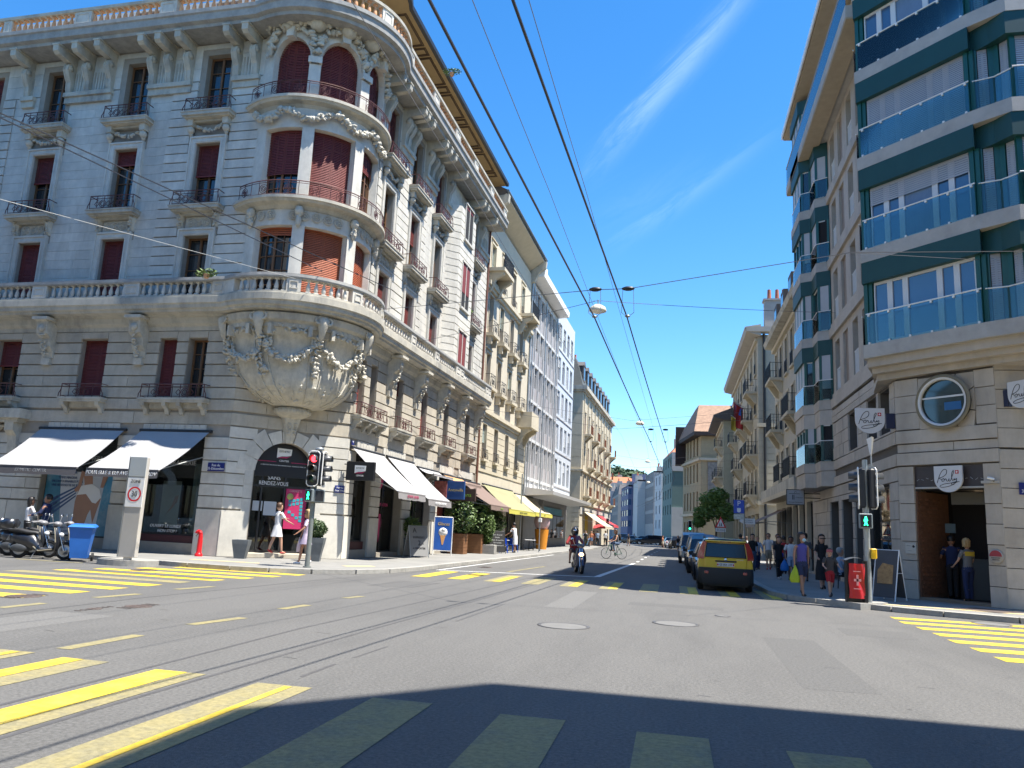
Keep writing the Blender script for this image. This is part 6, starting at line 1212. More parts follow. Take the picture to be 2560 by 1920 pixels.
def tar(pts, w=.024):
    for (x0, y0), (x1, y1) in zip(pts, pts[1:]): gquad('tar_joint', [(x0 - w, y0), (x0 + w, y0), (x1 + w, y1), (x1 - w, y1)], TAR, .002)
tar([(-9.28, 4), (-9.39, 12.92), (-9.03, 19.07), (-8.7, 22)]); tar([(-5.13, 3), (-5.16, 7.61), (-5.22, 10.86), (-4.66, 23.41), (-4.3, 40)]); tar([(-4.4, 3), (-4.42, 5.83), (-4.32, 11.29), (-4.03, 19.93), (-3.6, 30)]); tar([(-3.61, 7.62), (-3.61, 8.43)], .02); tar([(-3.59, 8.9), (-3.55, 9.9)], .015); tar([(-3.5, 13), (-3.43, 16.54)], .02)
tar([(-7.38, 18.85), (-7.1, 21.1)], .02); tar([(-6.34, 19.16), (-6.21, 21.12)], .02)
PAT = [mat('asphalt_patch', (.098, .096, .092), .85, .4, 30, .6, 90), mat('light_asphalt_patch', (.135, .132, .125), .85, .4, 30, .6, 90)]
for i, (x0, x1, y0, y1) in enumerate(((-7.4, -6.3, 18.9, 21.1), (-9.1, -8.1, 8.2, 10.6), (1.4, 2.2, 9.4, 14.0), (-2.6, -2.0, 16.5, 21.5), (-1.0, 1.1, 18.4, 19.2), (-12.5, -11.6, 6.0, 11.2), (3.0, 4.2, 15.2, 16.4))): gquad('asphalt_patch', [(x0, y0), (x1, y0 + .03), (x1 + .05, y1), (x0 + .04, y1 - .02)], PAT[i % 2], .0012)
for i in range(60):
    x, y = JIT.uniform(-12, 5), JIT.uniform(7.5, 22); a = JIT.uniform(-.3, .3); l = JIT.uniform(.05, .22); gquad('road_crack', [(x, y), (x + l, y + a * l), (x + l, y + a * l + .012), (x, y + .012)], TAR, .003)
RUST = mat('cast_iron_cover', (.10, .075, .065), .65, .25, 14, .6, 60); CONC = mat('concrete_cover', (.145, .142, .135), .8, .12, 4, .4, 60)
def cover(x, y, r, label, m, ring=True):
    T = thing('manhole_cover', label, 'manhole cover', (x, y, .002)); B = MB(); B.lathe([(r, 0), (r, .006), (r - .05, .007), (r - .055, .003)], n=36, caps=False); ob('ring', B.mesh('ring', TAR if m is CONC else RUST), T); ob('lid', MB().lathe([(0.001, .005), (r - .06, .004)], n=36, caps=False).mesh('lid', m), T)
    if ring and m is RUST: B = MB(); [B.box(-r * .6, r * .6, -.012 + j * .12, .012 + j * .12, .004, .009) for j in range(-3, 4)]; ob('ribs', B.mesh('ribs', RUST), T)
cover(-1.77, 13.45, .44, 'round concrete manhole cover with a dark ring left of the one ahead of the camera', CONC); cover(.06, 15.05, .42, 'round concrete manhole cover nearer the parked yellow car', CONC); cover(-10.94, 11.98, .17 * 1.6, 'rusty cover cut into the lowest yellow bar of the left crosswalk', RUST); cover(-8.58, 11.82, .21, 'rusty round cover on the open asphalt at left', RUST); cover(-8.86, 11.15, .1, 'small rusty valve cover beside the larger rusty cover', RUST); cover(-13.7, 18.9, .32, 'rusty cover among the upper bars of the left crosswalk', RUST); cover(-7.26, 30.85, .3, 'dark cover in the lane near the left kerb of the main street', RUST); cover(1.01, 17.15, .16, 'small flat cover in front of the right traffic island', CONC); cover(6.87, 19.6, .4, 'pale cover on the top bars of the right crosswalk', CONC)
T = thing('drain_grate', 'brown textured drain cover set in the pavement at the bakery corner', 'drain cover', (7.7, 22.2, .124)); ob('plate', MB().prism([(-.8, -.1), (0, -.75), (.85, 0), (0, .75)], 0, .008).mesh('plate', RUST), T)
# ================================================================ signals and street furniture
LR = mat('red_signal_light', (1, .02, .03), .3, 0, emit=5); LGn = mat('green_signal_light', (.02, 1, .35), .3, 0, emit=3); LOFF = mat('unlit_lens', (.03, .02, .012), .15, 0); LOFG = mat('unlit_green_lens', (.01, .05, .045), .15, 0); POLE = mat('grey_green_pole', (.20, .22, .21), .5, .12, 6, metal=.3); VIS = mat('signal_visor', (.05, .052, .055), .35, .05); CASE = mat('signal_case', (.015, .016, .02), .5, .05)
def head(par, x, y, z, rz, lit, s=1.0):
    H = ob('signal_head', MB().bbox(-.16 * s, .16 * s, -.02, .14, 0, 1.0 * s, .03).mesh('signal_head', CASE), par, (x, y, z), rz)
    B = MB(); a, h, t = .175 * s, 1.03 * s, .028
    P = [(-a + .07, -.02), (a - .07, -.02), (a, .05), (a, h - .07), (a - .07, h), (-a + .07, h), (-a, h - .07), (-a, .05)]
    for (x0, z0), (x1, z1) in zip(P, P[1:] + P[:1]): B.cyl((x0, -.03, z0), (x1, -.03, z1), t * .62, n=6)
    ob('white_border', B.mesh('white_border', WHITEM), H)
    for i, m in enumerate((LOFG, LOFF, LOFF)):
        zc = (.2 + i * .3) * s; mm = (LGn if i == 0 else LR) if lit == i else m
        ob('lens', MB().lathe([(0, -.05), (.07 * s, -.045), (.1 * s, -.03)], (0, 0, zc), 18, axis='y', caps=False).mesh('lens', mm), H)
        V = MB(); n = 14; V.rings([[(r * s * cos(t), yy, zc + r * s * sin(t)) for t in [-.5 + (pi + 1.0) * k / n for k in range(n + 1)]] for r, yy in ((.125, -.03), (.115, -.26), (.11, -.26), (.12, -.03))], False, False, True); ob('visor', V.mesh('visor', VIS), H)
    return H
def ped(par, x, y, z, rz, lit=True):
    H = ob('pedestrian_head', MB().bbox(-.16, .16, 0, .16, 0, .38, .02).mesh('pedestrian_head', mat('signal_grey', (.17, .2, .21), .5, .05)), par, (x, y, z), rz); ob('face', MB().box(-.125, .125, -.006, .0, .04, .34).mesh('face', CASE), H)
    if lit: B = MB(); B.lathe([(0, -.012), (.025, -.012), (.025, -.007)], (.0, 0, .28), 10, axis='y'); B.prism([(-.035, .25), (.03, .25), (.05, .2), (.02, .18), (.02, .15), (.05, .08), (.03, .07), (.0, .13), (-.03, .07), (-.05, .08), (-.02, .15), (-.05, .19)], -.012, -.007, 'y'); ob('green_figure', B.mesh('green_figure', LGn), H)
T = thing('traffic_light', 'traffic light showing red on the left corner in front of the arched doorway', 'traffic light', (-10.66, 22.2, .12)); ob('pole', MB().cyl((0, 0, 0), (0, 0, 3.4), .075, .07, 14).cyl((0, 0, 0), (0, 0, .04), .12, n=14).mesh('pole', POLE), T); head(T, .0, -.17, 2.42, RD(6), 2); head(T, .24, -.02, 2.42, RD(96), -1); ped(T, -.08, -.2, 1.93, RD(-20)); ped(T, .24, -.1, 1.93, RD(35), False); ob('finial', MB().lathe([(0, 0), (.07, .01), (.09, .07), (.07, .12), (.14, .13), (.1, .2), (.001, .22)], (.05, .02, 3.38), 14).mesh('finial', METG), T)
ISL = thing('traffic_island', 'low grey stone base under the right traffic light and red bin', 'traffic island', (4.7, 21.85, 0)); ob('stone_base', MB().prism([(-.76, .02), (-.17, -.62), (.66, .2), (.55, .8), (-.3, .75)], 0, .16).mesh('stone_base', KERB), ISL)
T = thing('traffic_light', 'traffic light seen side-on with a green pedestrian signal beside the bakery', 'traffic light', (4.86, 21.8, .16)); ob('pole', MB().cyl((0, 0, 0), (0, 0, 3.6), .075, .065, 14).mesh('pole', METG), T); head(T, -.14, .02, 2.36, RD(-100), -1, 1.0); head(T, .17, .0, 2.36, RD(105), -1, 1.0); ped(T, -.06, -.2, 1.83, RD(-8)); ob('arm', MB().box(-.02, .2, -.03, .03, 3.35, 3.45).mesh('arm', METG), T)
B = MB(); B.cyl((.16, 0, 3.4), (.16, 0, 3.75), .02, n=6); ob('stem', B.mesh('stem', METG), T); ob('yield_sign', MB().prism([(-.012, 3.7), (-.1, 4.18), (.06, 4.16), (.02, 3.7)], -.3, .3, 'y').map(lambda p: (p[0] * .35 + .16, p[1] * (p[2] - 3.6) * 1.6, p[2])).mesh('yield_sign', WHITEM), T); YP = mat('signal_yellow', (.75, .45, .01), .4, .05); ob('push_button', MB().bbox(-.07, .07, -.06, .06, 0, .26, .02).cyl((0, -.07, .15), (0, -.05, .15), .03, n=10).mesh('push_button', YP), T, (.13, -.06, 1.08))
T = thing('litter_bin', 'red bag litter bin with a white cross print beside the right traffic light', 'litter bin', (4.5, 21.55, .16)); ob('frame', MB().box(-.24, -.19, -.05, .12, 0, 1.02).box(.19, .27, -.05, .12, 0, 1.02).box(-.2, .2, .05, .12, .0, .95).box(-.22, .22, -.08, -.05, .13, .18).mesh('frame', BLK), T); ob('hood', MB().grid(lambda s, t: (-.26 + .52 * s, -.18 + .34 * t, 1.02 + .07 * sin(pi * s) + .02 * t), 8, 3).mesh('hood', mat('bin_hood', (.12, .125, .13), .3, .1, metal=.4)), T)
BAG = mat('red_bag', (.52, .01, .018), .35, .12, 5); ob('bag', MB().grid(lambda s, t: (-.18 + .37 * s + .012 * sin(9 * t), -.14 - .05 * sin(pi * s) - .015 * sin(11 * s + 6 * t) + .06 * (1 - t), .1 + .85 * t), 14, 16).mesh('bag', BAG), T); PK = mat('pale_print', (.62, .26, .26), .5, 0); ob('cross_print', MB().box(-.03, .02, -.245, -.235, .42, .68).box(-.09, .08, -.245, -.235, .52, .58).box(-.1, .07, -.245, -.235, .75, .77).box(-.1, .07, -.245, -.235, .33, .35).mesh('cross_print', PK), T)
T = thing('zone_pylon', 'tall grey metal pylon with a ZONE 30 speed sign on a round stone island', 'road sign', (-15.05, 19.9, .14), RD(3)); PYM = mat('pylon_metal', (.42, .40, .37), .55, .06, 2); ob('post', MB().bbox(-.26, .26, -.0, .16, .1, 2.92, .012).box(-.1, .1, .03, .13, 0, .12).mesh('post', PYM), T); ob('edge', MB().box(-.285, -.262, -.01, .17, .1, 2.92).mesh('edge', METG), T); ob('top_panel', MB().bbox(-.25, .27, -.02, .0, 2.36, 2.92, .005).mesh('top_panel', mat('pylon_top', (.38, .41, .42), .5, .04)), T)
ob('sign_face', MB().box(-.25, .27, -.015, -.001, 1.5, 2.33).mesh('sign_face', LETW), T); ob('red_ring', MB().lathe([(.21, -.02), (.165, -.02)], (.01, 0, 1.86), 40, axis='y', caps=False, sm=False).mesh('red_ring', mat('sign_red', (.62, .012, .02), .5, 0)), T); text('30', .23, FRAMEK, parent=T, loc=(.01, -.022, 1.86), sx=.8); text('ZONE', .13, FRAMEK, parent=T, loc=(.01, -.022, 2.22), sx=.85)
T = thing('stone_island', 'low round stone island under the zone pylon', 'traffic island', (-15.3, 20.35, 0)); ob('stone_base', MB().prism([(.9 * cos(t) , .62 * sin(t)) for t in [i * pi / 14 for i in range(28)]], 0, .16).mesh('stone_base', KERB), T)
REDP = mat('hydrant_red', (.55, .012, .015), .35, .08, 4); T = thing('fire_hydrant', 'red goose-neck fire hydrant in front of the corner building', 'fire hydrant', (-15.76, 24.5, .12)); ob('column', MB().lathe([(.13, 0), (.13, .07), (.1, .1), (.085, .14), (.082, .5), (.07, .68)], n=14).tube([(0, 0, .66), (-.01, 0, .76), (-.05, 0, .82), (-.11, 0, .82), (-.16, 0, .76)], .068, 10).mesh('column', REDP), T); ob('nozzle', MB().cyl((-.13, 0, .79), (-.2, -.02, .69), .06, n=12).mesh('nozzle', METG), T)
PLM = mat('lead_planter', (.12, .135, .145), .55, .15, 5)
def tapered(x, y, label, w=.27, w0=.17, h=.62, ball=False, rz=.3):
    T = thing('planter', label, 'planter', (x, y, .12), rz); ob('pot', MB().rings([[(-a, -a, z), (a, -a, z), (a, a, z), (-a, a, z)] for a, z in ((w0, 0), (w0 + .03, h * .3), (w * .95, h * .8), (w, h), (w - .03, h), (w - .05, h - .06))], True, sm=False).mesh('pot', PLM), T); return T
tapered(-14.35, 24.75, 'empty lead grey tapered planter left of the arched doorway'); tapered(-12.16, 25.8, 'lead grey tapered planter under a clipped box ball', .32, .2, .8)
LF1 = mat('box_leaves', (.05, .085, .022), .6, .35, 20, rnd=.1); LF2 = mat('dark_leaves', (.035, .08, .022), .45, .5, 9); LF3 = mat('yellow_green_leaves', (.09, .15, .03), .6, .3, 10)
def leaves(name, c, r, n, size, m, par, seed=1, shell=.0, shape='ell', z0=0):
    R = random.Random(seed); B = MB()
    for i in range(n):
        while 1:
            x, y, z = R.uniform(-1, 1), R.uniform(-1, 1), R.uniform(-1, 1); q = x * x + y * y + z * z
            if shape == 'box' or (shell < q <= 1): break
        if shape != 'box': lump = 1 + .12 * sin(7 * x + 3) * cos(6 * z) ; x, y, z = x * lump, y * lump, z * lump
        s = size * R.uniform(.6, 1.4); a = R.uniform(0, 6.3); b_ = R.uniform(-1, 1); ux, uy = cos(a), sin(a); vz = .8 * b_; nx, ny, nz = -uy * .6, ux * .6, .8
        px, py, pz = c[0] + x * r[0], c[1] + y * r[1], c[2] + z * r[2]
        B.add([(px - ux * s, py - uy * s, pz - vz * s), (px + nx * s * .45, py + ny * s * .45, pz + nz * s * .4), (px + ux * s, py + uy * s, pz + vz * s), (px - nx * s * .45, py - ny * s * .45, pz - nz * s * .4)], [(0, 1, 2, 3)], False)
    return ob(name, B.mesh(name, m, fix=False), par)
T = thing('box_ball', 'clipped round box bush in the grey planter right of the doorway', 'plant', (-12.16, 25.8, .92)); leaves('foliage', (0, 0, .28), (.36, .36, .34), 1500, .045, LF1, T, 3, .55); ob('core', MB().ell((0, 0, .27), .31, .31, .29, 12, 8).mesh('core', LF2), T)
T = thing('shrub', 'small round potted shrub behind the sandwich board under the grey awnings', 'plant', (-11.75, 34.6, .12), 0); ob('pot', MB().rings([[(-a, -a, z), (a, -a, z), (a, a, z), (-a, a, z)] for a, z in ((.2, 0), (.3, .8))], True).mesh('pot', PLM), T); leaves('foliage', (0, 0, 1.3), (.5, .5, .45), 900, .08, LF3, T, 4); ob('stem', MB().cyl((0, 0, .7), (0, 0, 1.3), .03, n=6).mesh('stem', WOOD), T)
PW = mat('planter_wood', (.20, .09, .035), .7, .25, 3, stretch=(1, 1, 6))
def woodbox(x, y, label, w, h, foli, m, seed, n=2200):
    T = thing('shrub', label, 'plant', (x, y, .12)); P = ob('wooden_planter', MB().box(-w / 2 + .02, w / 2 - .02, -w / 2 + .02, w / 2 - .02, 0, h).mesh('wooden_planter', PW), T)
    for k in range(6): ob('plank', MB().box(-w / 2, w / 2, -w / 2, w / 2, .01 + k * h / 6, (k + 1) * h / 6 - .015).mesh('plank', PW), P)
    leaves('foliage', (0, 0, h + foli[2] * .85), foli, n // 2, .1, m, T, seed); leaves('foliage', (.1, -.1, h + foli[2]), (foli[0] * 1.15, foli[1] * 1.15, foli[2] * 1.1), n // 3, .09, LF3, T, seed + 50, .7)
    B = MB(); R = random.Random(seed); [B.cyl((R.uniform(-.2, .2), R.uniform(-.2, .2), h - .1), (R.uniform(-.4, .4), R.uniform(-.3, .3), h + foli[2] * 1.5), .02, n=5) for _ in range(6)]; ob('branches', B.mesh('branches', WOOD), T); return T
woodbox(-11.1, 40.6, 'tall leafy laurel in a wooden box nearest the ice cream board', .85, 1.05, (.75, .6, .95), LF2, 6); woodbox(-10.75, 43.0, 'dark laurel in a wooden box behind the clipped thuja', .85, 1.05, (.7, .6, .85), LF2, 7); woodbox(-11.0, 47.5, 'leafy laurel in a wooden box behind the blue café chairs', .8, .9, (.8, .6, .9), LF2, 9)
T = thing('shrub', 'bright yellow green clipped thuja in a low stone planter', 'plant', (-10.15, 43.3, .12)); ob('stone_planter', MB().bbox(-.5, .5, -.3, .3, 0, .5, .02).mesh('stone_planter', KERB), T); leaves('foliage', (0, 0, 1.45), (.42, .34, .95), 2600, .07, LF3, T, 8)
def aboard(name, label, x, y, rz, w, h, m, lean=.3, frame=None, d=.28):
    T = thing(name, label, 'sandwich board', (x, y, .12), rz); k = lean
    for s_ in (-1, 1): ob('board', MB().add([(-w / 2, s_ * d, .08), (w / 2, s_ * d, .08), (w / 2, s_ * .02, h), (-w / 2, s_ * .02, h), (-w / 2, s_ * (d - .03), .08), (w / 2, s_ * (d - .03), .08), (w / 2, 0, h), (-w / 2, 0, h)], [(0, 1, 2, 3), (4, 5, 6, 7), (0, 1, 5, 4), (3, 2, 6, 7), (0, 3, 7, 4), (1, 2, 6, 5)], False).mesh('board', m), T)
    B = MB(); [B.cyl((sx * w / 2, s_ * (d + .02), 0), (sx * w / 2, 0, h + .02), .018, n=5) for s_ in (-1, 1) for sx in (-1, 1)]; B.cyl((-w / 2, 0, h), (w / 2, 0, h), .018, n=5); [B.cyl((sx * w / 2, -d * .5, h * .55), (sx * w / 2, d * .5, h * .55), .01, n=4) for sx in (-1, 1)]; ob('frame', B.mesh('frame', frame or METG), T); return T
def face_t(T, s, sz, z, m, w, h, d, x=0): k = (z - .08) / (h - .08); return text(s, sz, m, parent=T, loc=(x, -(d + (.02 - d) * k) - .008, z), rot=(pi / 2 - math.atan((d) / h), 0, 0))
T = aboard('sandwich_board', 'grey sandwich board priced 2.- on the pavement left of the ice cream board', -10.95, 33.3, RD(52), .95, 1.35, mat('board_grey', (.20, .20, .20), .7, .08)); face_t(T, '2.-', .3, .62, FRAMEK, .95, 1.35, .28, .1); face_t(T, 'EXPRESSO', .13, .86, FRAMEK, .95, 1.35, .28); face_t(T, 'A EMPORTER', .11, .4, FRAMEK, .95, 1.35, .28); face_t(T, 'A', .3, 1.15, FRAMEK, .95, 1.35, .28, -.2)
T = thing('ice_cream_board', 'blue upright pavement board with a picture of an ice cream cone', 'advertising board', (-11.0, 37.4, .12), RD(20)); ob('panel', MB().box(-.42, .42, -.02, .02, .25, 1.8).mesh('panel', mat('board_blue', (.015, .09, .38), .4, .15, 4)), T); B = MB().tube([(-.45, 0, 0), (-.45, 0, 1.83), (.45, 0, 1.83), (.45, 0, 0)], .025, 6).cyl((-.45, 0, .22), (.45, 0, .22), .02, n=5); ob('frame', B.mesh('frame', LETW), T); ob('cone', MB().prism([(-.13, .95), (.13, .95), (.03, .5), (-.03, .5)], -.03, -.022, 'y').mesh('cone', mat('cone_tan', (.55, .28, .1), .6, .1)), T); ob('scoop', MB().lathe([(0, -.03), (.22, -.028), (.22, -.022)], (0, 0, 1.1), 14, axis='y').lathe([(0, -.034), (.1, -.033), (.1, -.03)], (.02, 0, 1.22), 12, axis='y').mesh('scoop', LETW), T); text('Glaces', .22, mat('gold_letters', (.6, .42, .1)), parent=T, loc=(0, -.03, 1.5), shear=.2)
T = aboard('chalk_board', 'black chalk board with white handwriting in front of the café', -10.0, 45.0, RD(35), .95, 1.25, mat('chalk_black', (.012, .012, .013), .8, .1), frame=IRONK); [face_t(T, s_, .12, 1.05 - i * .15, LETG, .95, 1.25, .28) for i, s_ in enumerate(('Menu du jour', 'Salade', 'Filets de perche', 'Entrecôte', 'Café gourmand'))]
T = aboard('sandwich_board', 'leaning sandwich board with a bread picture beside the bakery window', 5.85, 23.9, RD(-38), .62, 1.35, mat('board_dark', (.06, .06, .065), .6, .15), frame=LETW, d=.34); ob('picture', MB().add([(-.2, -.275, .45), (.22, -.275, .45), (.2, -.13, .95), (-.1, -.11, 1.0), (-.22, -.17, .8)], [(0, 1, 2, 3, 4)]).mesh('picture', mat('bread_print', (.34, .20, .08), .7, .35, 9)), T)
# café furniture
BLP = mat('blue_plastic', (.01, .07, .45), .35, .05)
def chair(x, y, rz, label, m, group=None):
    T = thing('cafe_chair', label, 'chair', (x, y, .12), rz, group); ob('seat', MB().bbox(-.22, .22, -.22, .22, .43, .46, .01).mesh('seat', m), T); ob('backrest', MB().grid(lambda s, t: (-.21 + .42 * s, .21 + .05 * sin(pi * s) + .05 * t, .5 + .36 * t), 6, 3).mesh('backrest', m), T)
    for a in (-1, 1):
        for b_ in (-1, 1): ob('leg', MB().cyl((a * .2, b_ * .2, .44), (a * .24, b_ * .24, 0), .02, n=5).mesh('leg', m), T)
chair(-9.9, 46.6, .3, 'blue plastic chair nearest the chalk board', BLP, 'blue café chairs'); chair(-9.75, 48.6, 2.6, 'blue plastic chair behind the man in the white coat', BLP, 'blue café chairs'); chair(-10.7, 46.5, -1.2, 'blue plastic chair against the laurel', BLP, 'blue café chairs')
def table(x, y, label, m):
    T = thing('cafe_table', label, 'table', (x, y, .12)); ob('table_top', MB().bbox(-.4, .4, -.35, .35, .71, .74, .008).mesh('table_top', m), T); ob('pedestal', MB().cyl((0, 0, .02), (0, 0, .71), .03, n=8).cyl((0, 0, 0), (0, 0, .02), .22, n=12).mesh('pedestal', IRONK), T)
table(-10.2, 47.6, 'café table between the blue chairs', LETW); table(-9.8, 54.6, 'white topped terrace table under the yellow awning', LETW); chair(-9.4, 55.4, 1.8, 'dark terrace chair right of the white topped table', IRONK); chair(-10.3, 54.0, -1.5, 'dark terrace chair left of the white topped table', IRONK)
T = thing('ice_cream_stand', 'orange and pink ice cream cone display under the cream awning', 'advertising figure', (-9.9, 60.4, .12)); ob('base', MB().lathe([(.4, 0), (.55, 1.5)], n=12).mesh('base', mat('orange_base', (.65, .25, .02), .5, .1)), T); ob('dome', MB().ell((0, 0, 2.1), .62, .62, .75, 14, 10).mesh('dome', mat('pink_cream', (.6, .42, .42), .6, .2, 3)), T)
for x, y, h, lab in ((-10.3, 53.6, 5.2, 'thin grey post at the middle of the yellow awning'),): T = thing('post', lab, 'post', (x, y, .12)); ob('pole', MB().cyl((0, 0, 0), (0, 0, h), .05, n=8).mesh('pole', METG), T)
T = thing('parking_sign', 'back-lit parking regulation sign on a thin pole near the left kerb', 'sign', (-8.7, 52.2, .12)); ob('pole', MB().cyl((0, 0, 0), (0, 0, 2.9), .035, n=8).mesh('pole', METG), T); ob('plate', MB().box(-.02, .02, -.22, .22, 2.3, 2.85).mesh('plate', METG), T); ob('box', MB().bbox(-.1, .12, -.12, .1, 1.95, 2.2, .01).mesh('box', LETW), T)
T = thing('parking_sign', 'blue P sign with a meter symbol above the parked cars', 'sign', (2.62, 31.2, .12)); ob('pole', MB().cyl((0, 0, 0), (0, 0, 2.9), .035, n=8).mesh('pole', METG), T); ob('plate', MB().bbox(-.38, .0, -.06, -.03, 2.42, 2.92, .005).mesh('plate', mat('sign_blue_p', (.01, .06, .42), .4, .03)), T); text('P', .26, LETW, parent=T, loc=(-.19, -.065, 2.78)); ob('meter_symbol', MB().prism([(-.26, 2.62), (-.12, 2.62), (-.12, 2.5), (-.15, 2.46), (-.23, 2.46), (-.26, 2.5)], -.068, -.06, 'y').mesh('meter_symbol', LETW), T); ob('lower_plate', MB().box(-.38, .0, -.05, -.03, 2.2, 2.4).mesh('lower_plate', METG), T); text('max. 90 min', .06, LETW, parent=T, loc=(-.19, -.055, 2.33)); text('lu-sa', .06, LETW, parent=T, loc=(-.19, -.055, 2.26))
T = thing('school_sign', 'red bordered warning triangle above a white ECOLE plate', 'sign', (2.55, 45.2, .12)); ob('pole', MB().cyl((0, 0, 0), (0, 0, 2.0), .04, n=8).mesh('pole', METG), T); ob('triangle', MB().prism([(-.3, 2.05), (.3, 2.05), (0, 2.65)], -.06, -.03, 'y').mesh('triangle', mat('sign_red', (.62, .012, .02))), T); ob('white_field', MB().prism([(-.2, 2.1), (.2, 2.1), (0, 2.52)], -.068, -.061, 'y').mesh('white_field', LETW), T); B = MB(); [B.prism([(x - .03, 2.13), (x + .03, 2.13), (x + .02, 2.27), (x - .02, 2.27)], -.076, -.069, 'y').lathe([(0, -.076), (.022, -.075), (.022, -.07)], (x, 0, 2.3), 8, axis='y') for x in (-.045, .05)]; ob('figures', B.mesh('figures', FRAMEK), T); ob('name_plate', MB().box(-.27, .27, -.06, -.03, 1.82, 2.02).mesh('name_plate', LETW), T); text('ECOLE', .16, FRAMEK, parent=T, loc=(0, -.066, 1.92), sx=.9)
T = thing('direction_sign', 'white arrow direction sign beside the brown awning', 'sign', (3.6, 45, .12)); ob('pole', MB().cyl((.7, 0, 0), (.7, 0, 2.7), .04, n=8).mesh('pole', METG), T); ob('arrow', MB().prism([(-.1, 2.45), (.15, 2.3), (.75, 2.3), (.75, 2.6), (.05, 2.6)], -.05, -.02, 'y').mesh('arrow', LETW), T); text('AUTORITES', .08, FRAMEK, parent=T, loc=(.4, -.055, 2.5)); text('CANTONALES', .08, FRAMEK, parent=T, loc=(.4, -.055, 2.4))
T = thing('shop_sign', 'white hanging shop sign with a black frame and coat hanger drawing', 'sign', (5.5, 38.3, 0)); ob('panel', MB().bbox(-.38, .38, -.04, .04, 3.28, 3.95, .01).mesh('panel', mat('sign_pale', (.38, .38, .39), .6, .04)), T); B = MB(); [B.box(*q) for q in ((-.4, -.37, -.05, .05, 3.26, 3.97), (.37, .4, -.05, .05, 3.26, 3.97), (-.37, .37, -.05, .05, 3.94, 3.97), (-.37, .37, -.05, .05, 3.26, 3.29))]; B.cyl((.4, 0, 3.8), (1.1, 0, 3.8), .02, n=5).cyl((.4, 0, 3.6), (1.1, 0, 3.6), .02, n=5); ob('frame', B.mesh('frame', IRONK), T); ob('drawing', MB().box(-.28, .2, -.05, -.042, 3.76, 3.78).box(-.14, -.11, -.05, -.042, 3.5, 3.72).box(-.08, -.05, -.05, -.042, 3.5, 3.72).tube([(.0 + .05 * cos(t), -.045, 3.83 + .05 * sin(t)) for t in (0, 1, 2, 3, 4)], .008, 4).mesh('drawing', FRAMEK), T); text('Boutique Retouches', .075, FRAMEK, parent=T, loc=(0, -.048, 3.38), shear=.2); text('Créations', .08, FRAMEK, parent=T, loc=(.15, -.048, 3.6), shear=.2)
T = thing('awning', 'dark brown sloping awning over the crowd on the right pavement', 'awning', (6.6, 50.5, 0), -pi / 2); ob('canopy', MB().grid(lambda s, t: (-3 + 6 * s, -.1 - 1.9 * t, 3.5 - .95 * t), 6, 4).mesh('canopy', BRN), T); ob('valance', MB().grid(lambda s, t: (-3 + 6 * s, -2.0, 2.55 - .2 * t), 6, 2).mesh('valance', VALG), T); [ob('arm', MB().tube([(x, 0, 2.6), (x, -1, 2.7), (x, -2, 2.55)], .02, 5).mesh('arm', METG), T) for x in (-2.8, 2.8)]
T = thing('lantern', 'small dark wall lantern between the café awnings', 'lamp', (-11.2, 45.9, 0)); ob('lantern_body', MB().rings([[(a * cos(t), a * sin(t), z) for t in [i * pi / 3 for i in range(6)]] for a, z in ((.08, 2.2), (.16, 2.5), (.2, 2.52), (.03, 2.68))], True).mesh('lantern_body', IRONK), T); ob('bracket_arm', MB().cyl((0, 0, 2.2), (-.9, 0, 2.2), .02, n=5).mesh('bracket_arm', IRONK), T)
# blue bin
BB = mat('bin_blue', (.02, .14, .50), .45, .1, 3); T = thing('wheelie_bin', 'blue wheelie bin between the parked scooter and the zone pylon', 'wheelie bin', (-17.05, 20.5, 0), RD(32)); ob('body', MB().rings([[(-a, -b_, z), (a, -b_, z), (a, b_ * .9, z), (-a, b_ * .9, z)] for a, b_, z in ((.22, .24, .1), (.24, .27, .3), (.3, .35, .9), (.32, .37, .96))], True, sm=False).box(-.3, .3, .3, .36, .86, .96).mesh('body', BB), T); ob('lid', MB().rings([[(-a, -b_ + .0, z), (a, -b_, z), (a, b_ * .95, z + .03), (-a, b_ * .95, z + .03)] for a, b_, z in ((.35, .4, .96), (.35, .41, .99), (.28, .33, 1.05))], True, sm=False).cyl((-.25, .42, 1.0), (.25, .42, 1.0), .025, n=8).mesh('lid', BB), T); [ob('wheel', MB().cyl((s_ * .27, .3, .12), (s_ * .33, .3, .12), .12, n=16).mesh('wheel', RUB), T) for s_ in (-1, 1)]; ob('sticker', MB().box(-.2, -.08, -.315, -.30, .7, .76).mesh('sticker', YP), T)
# far street objects
def tl_far(x, y, label, lit=0): T = thing('traffic_light', label, 'traffic light', (x, y, .12)); ob('pole', MB().cyl((0, 0, 0), (0, 0, 3.2), .07, n=8).mesh('pole', POLE), T); head(T, 0, -.1, 2.2, 0, lit, 1.1)
tl_far(1.85, 92.5, 'small green traffic light in the distance above the parked cars'); tl_far(-8.2, 101.6, 'distant traffic light with a white border beside the red parasol', -1)
T = thing('parasol', 'red parasol over the distant pavement crowd', 'parasol', (-8.8, 99.5, .12)); ob('pole', MB().cyl((0, 0, 0), (0, 0, 2.4), .03, n=6).mesh('pole', METG), T); ob('canopy', MB().lathe([(1.7, 2.0), (1.1, 2.3), (.02, 2.55)], n=8, sm=False).mesh('canopy', mat('red_fabric', (.45, .03, .035))), T)
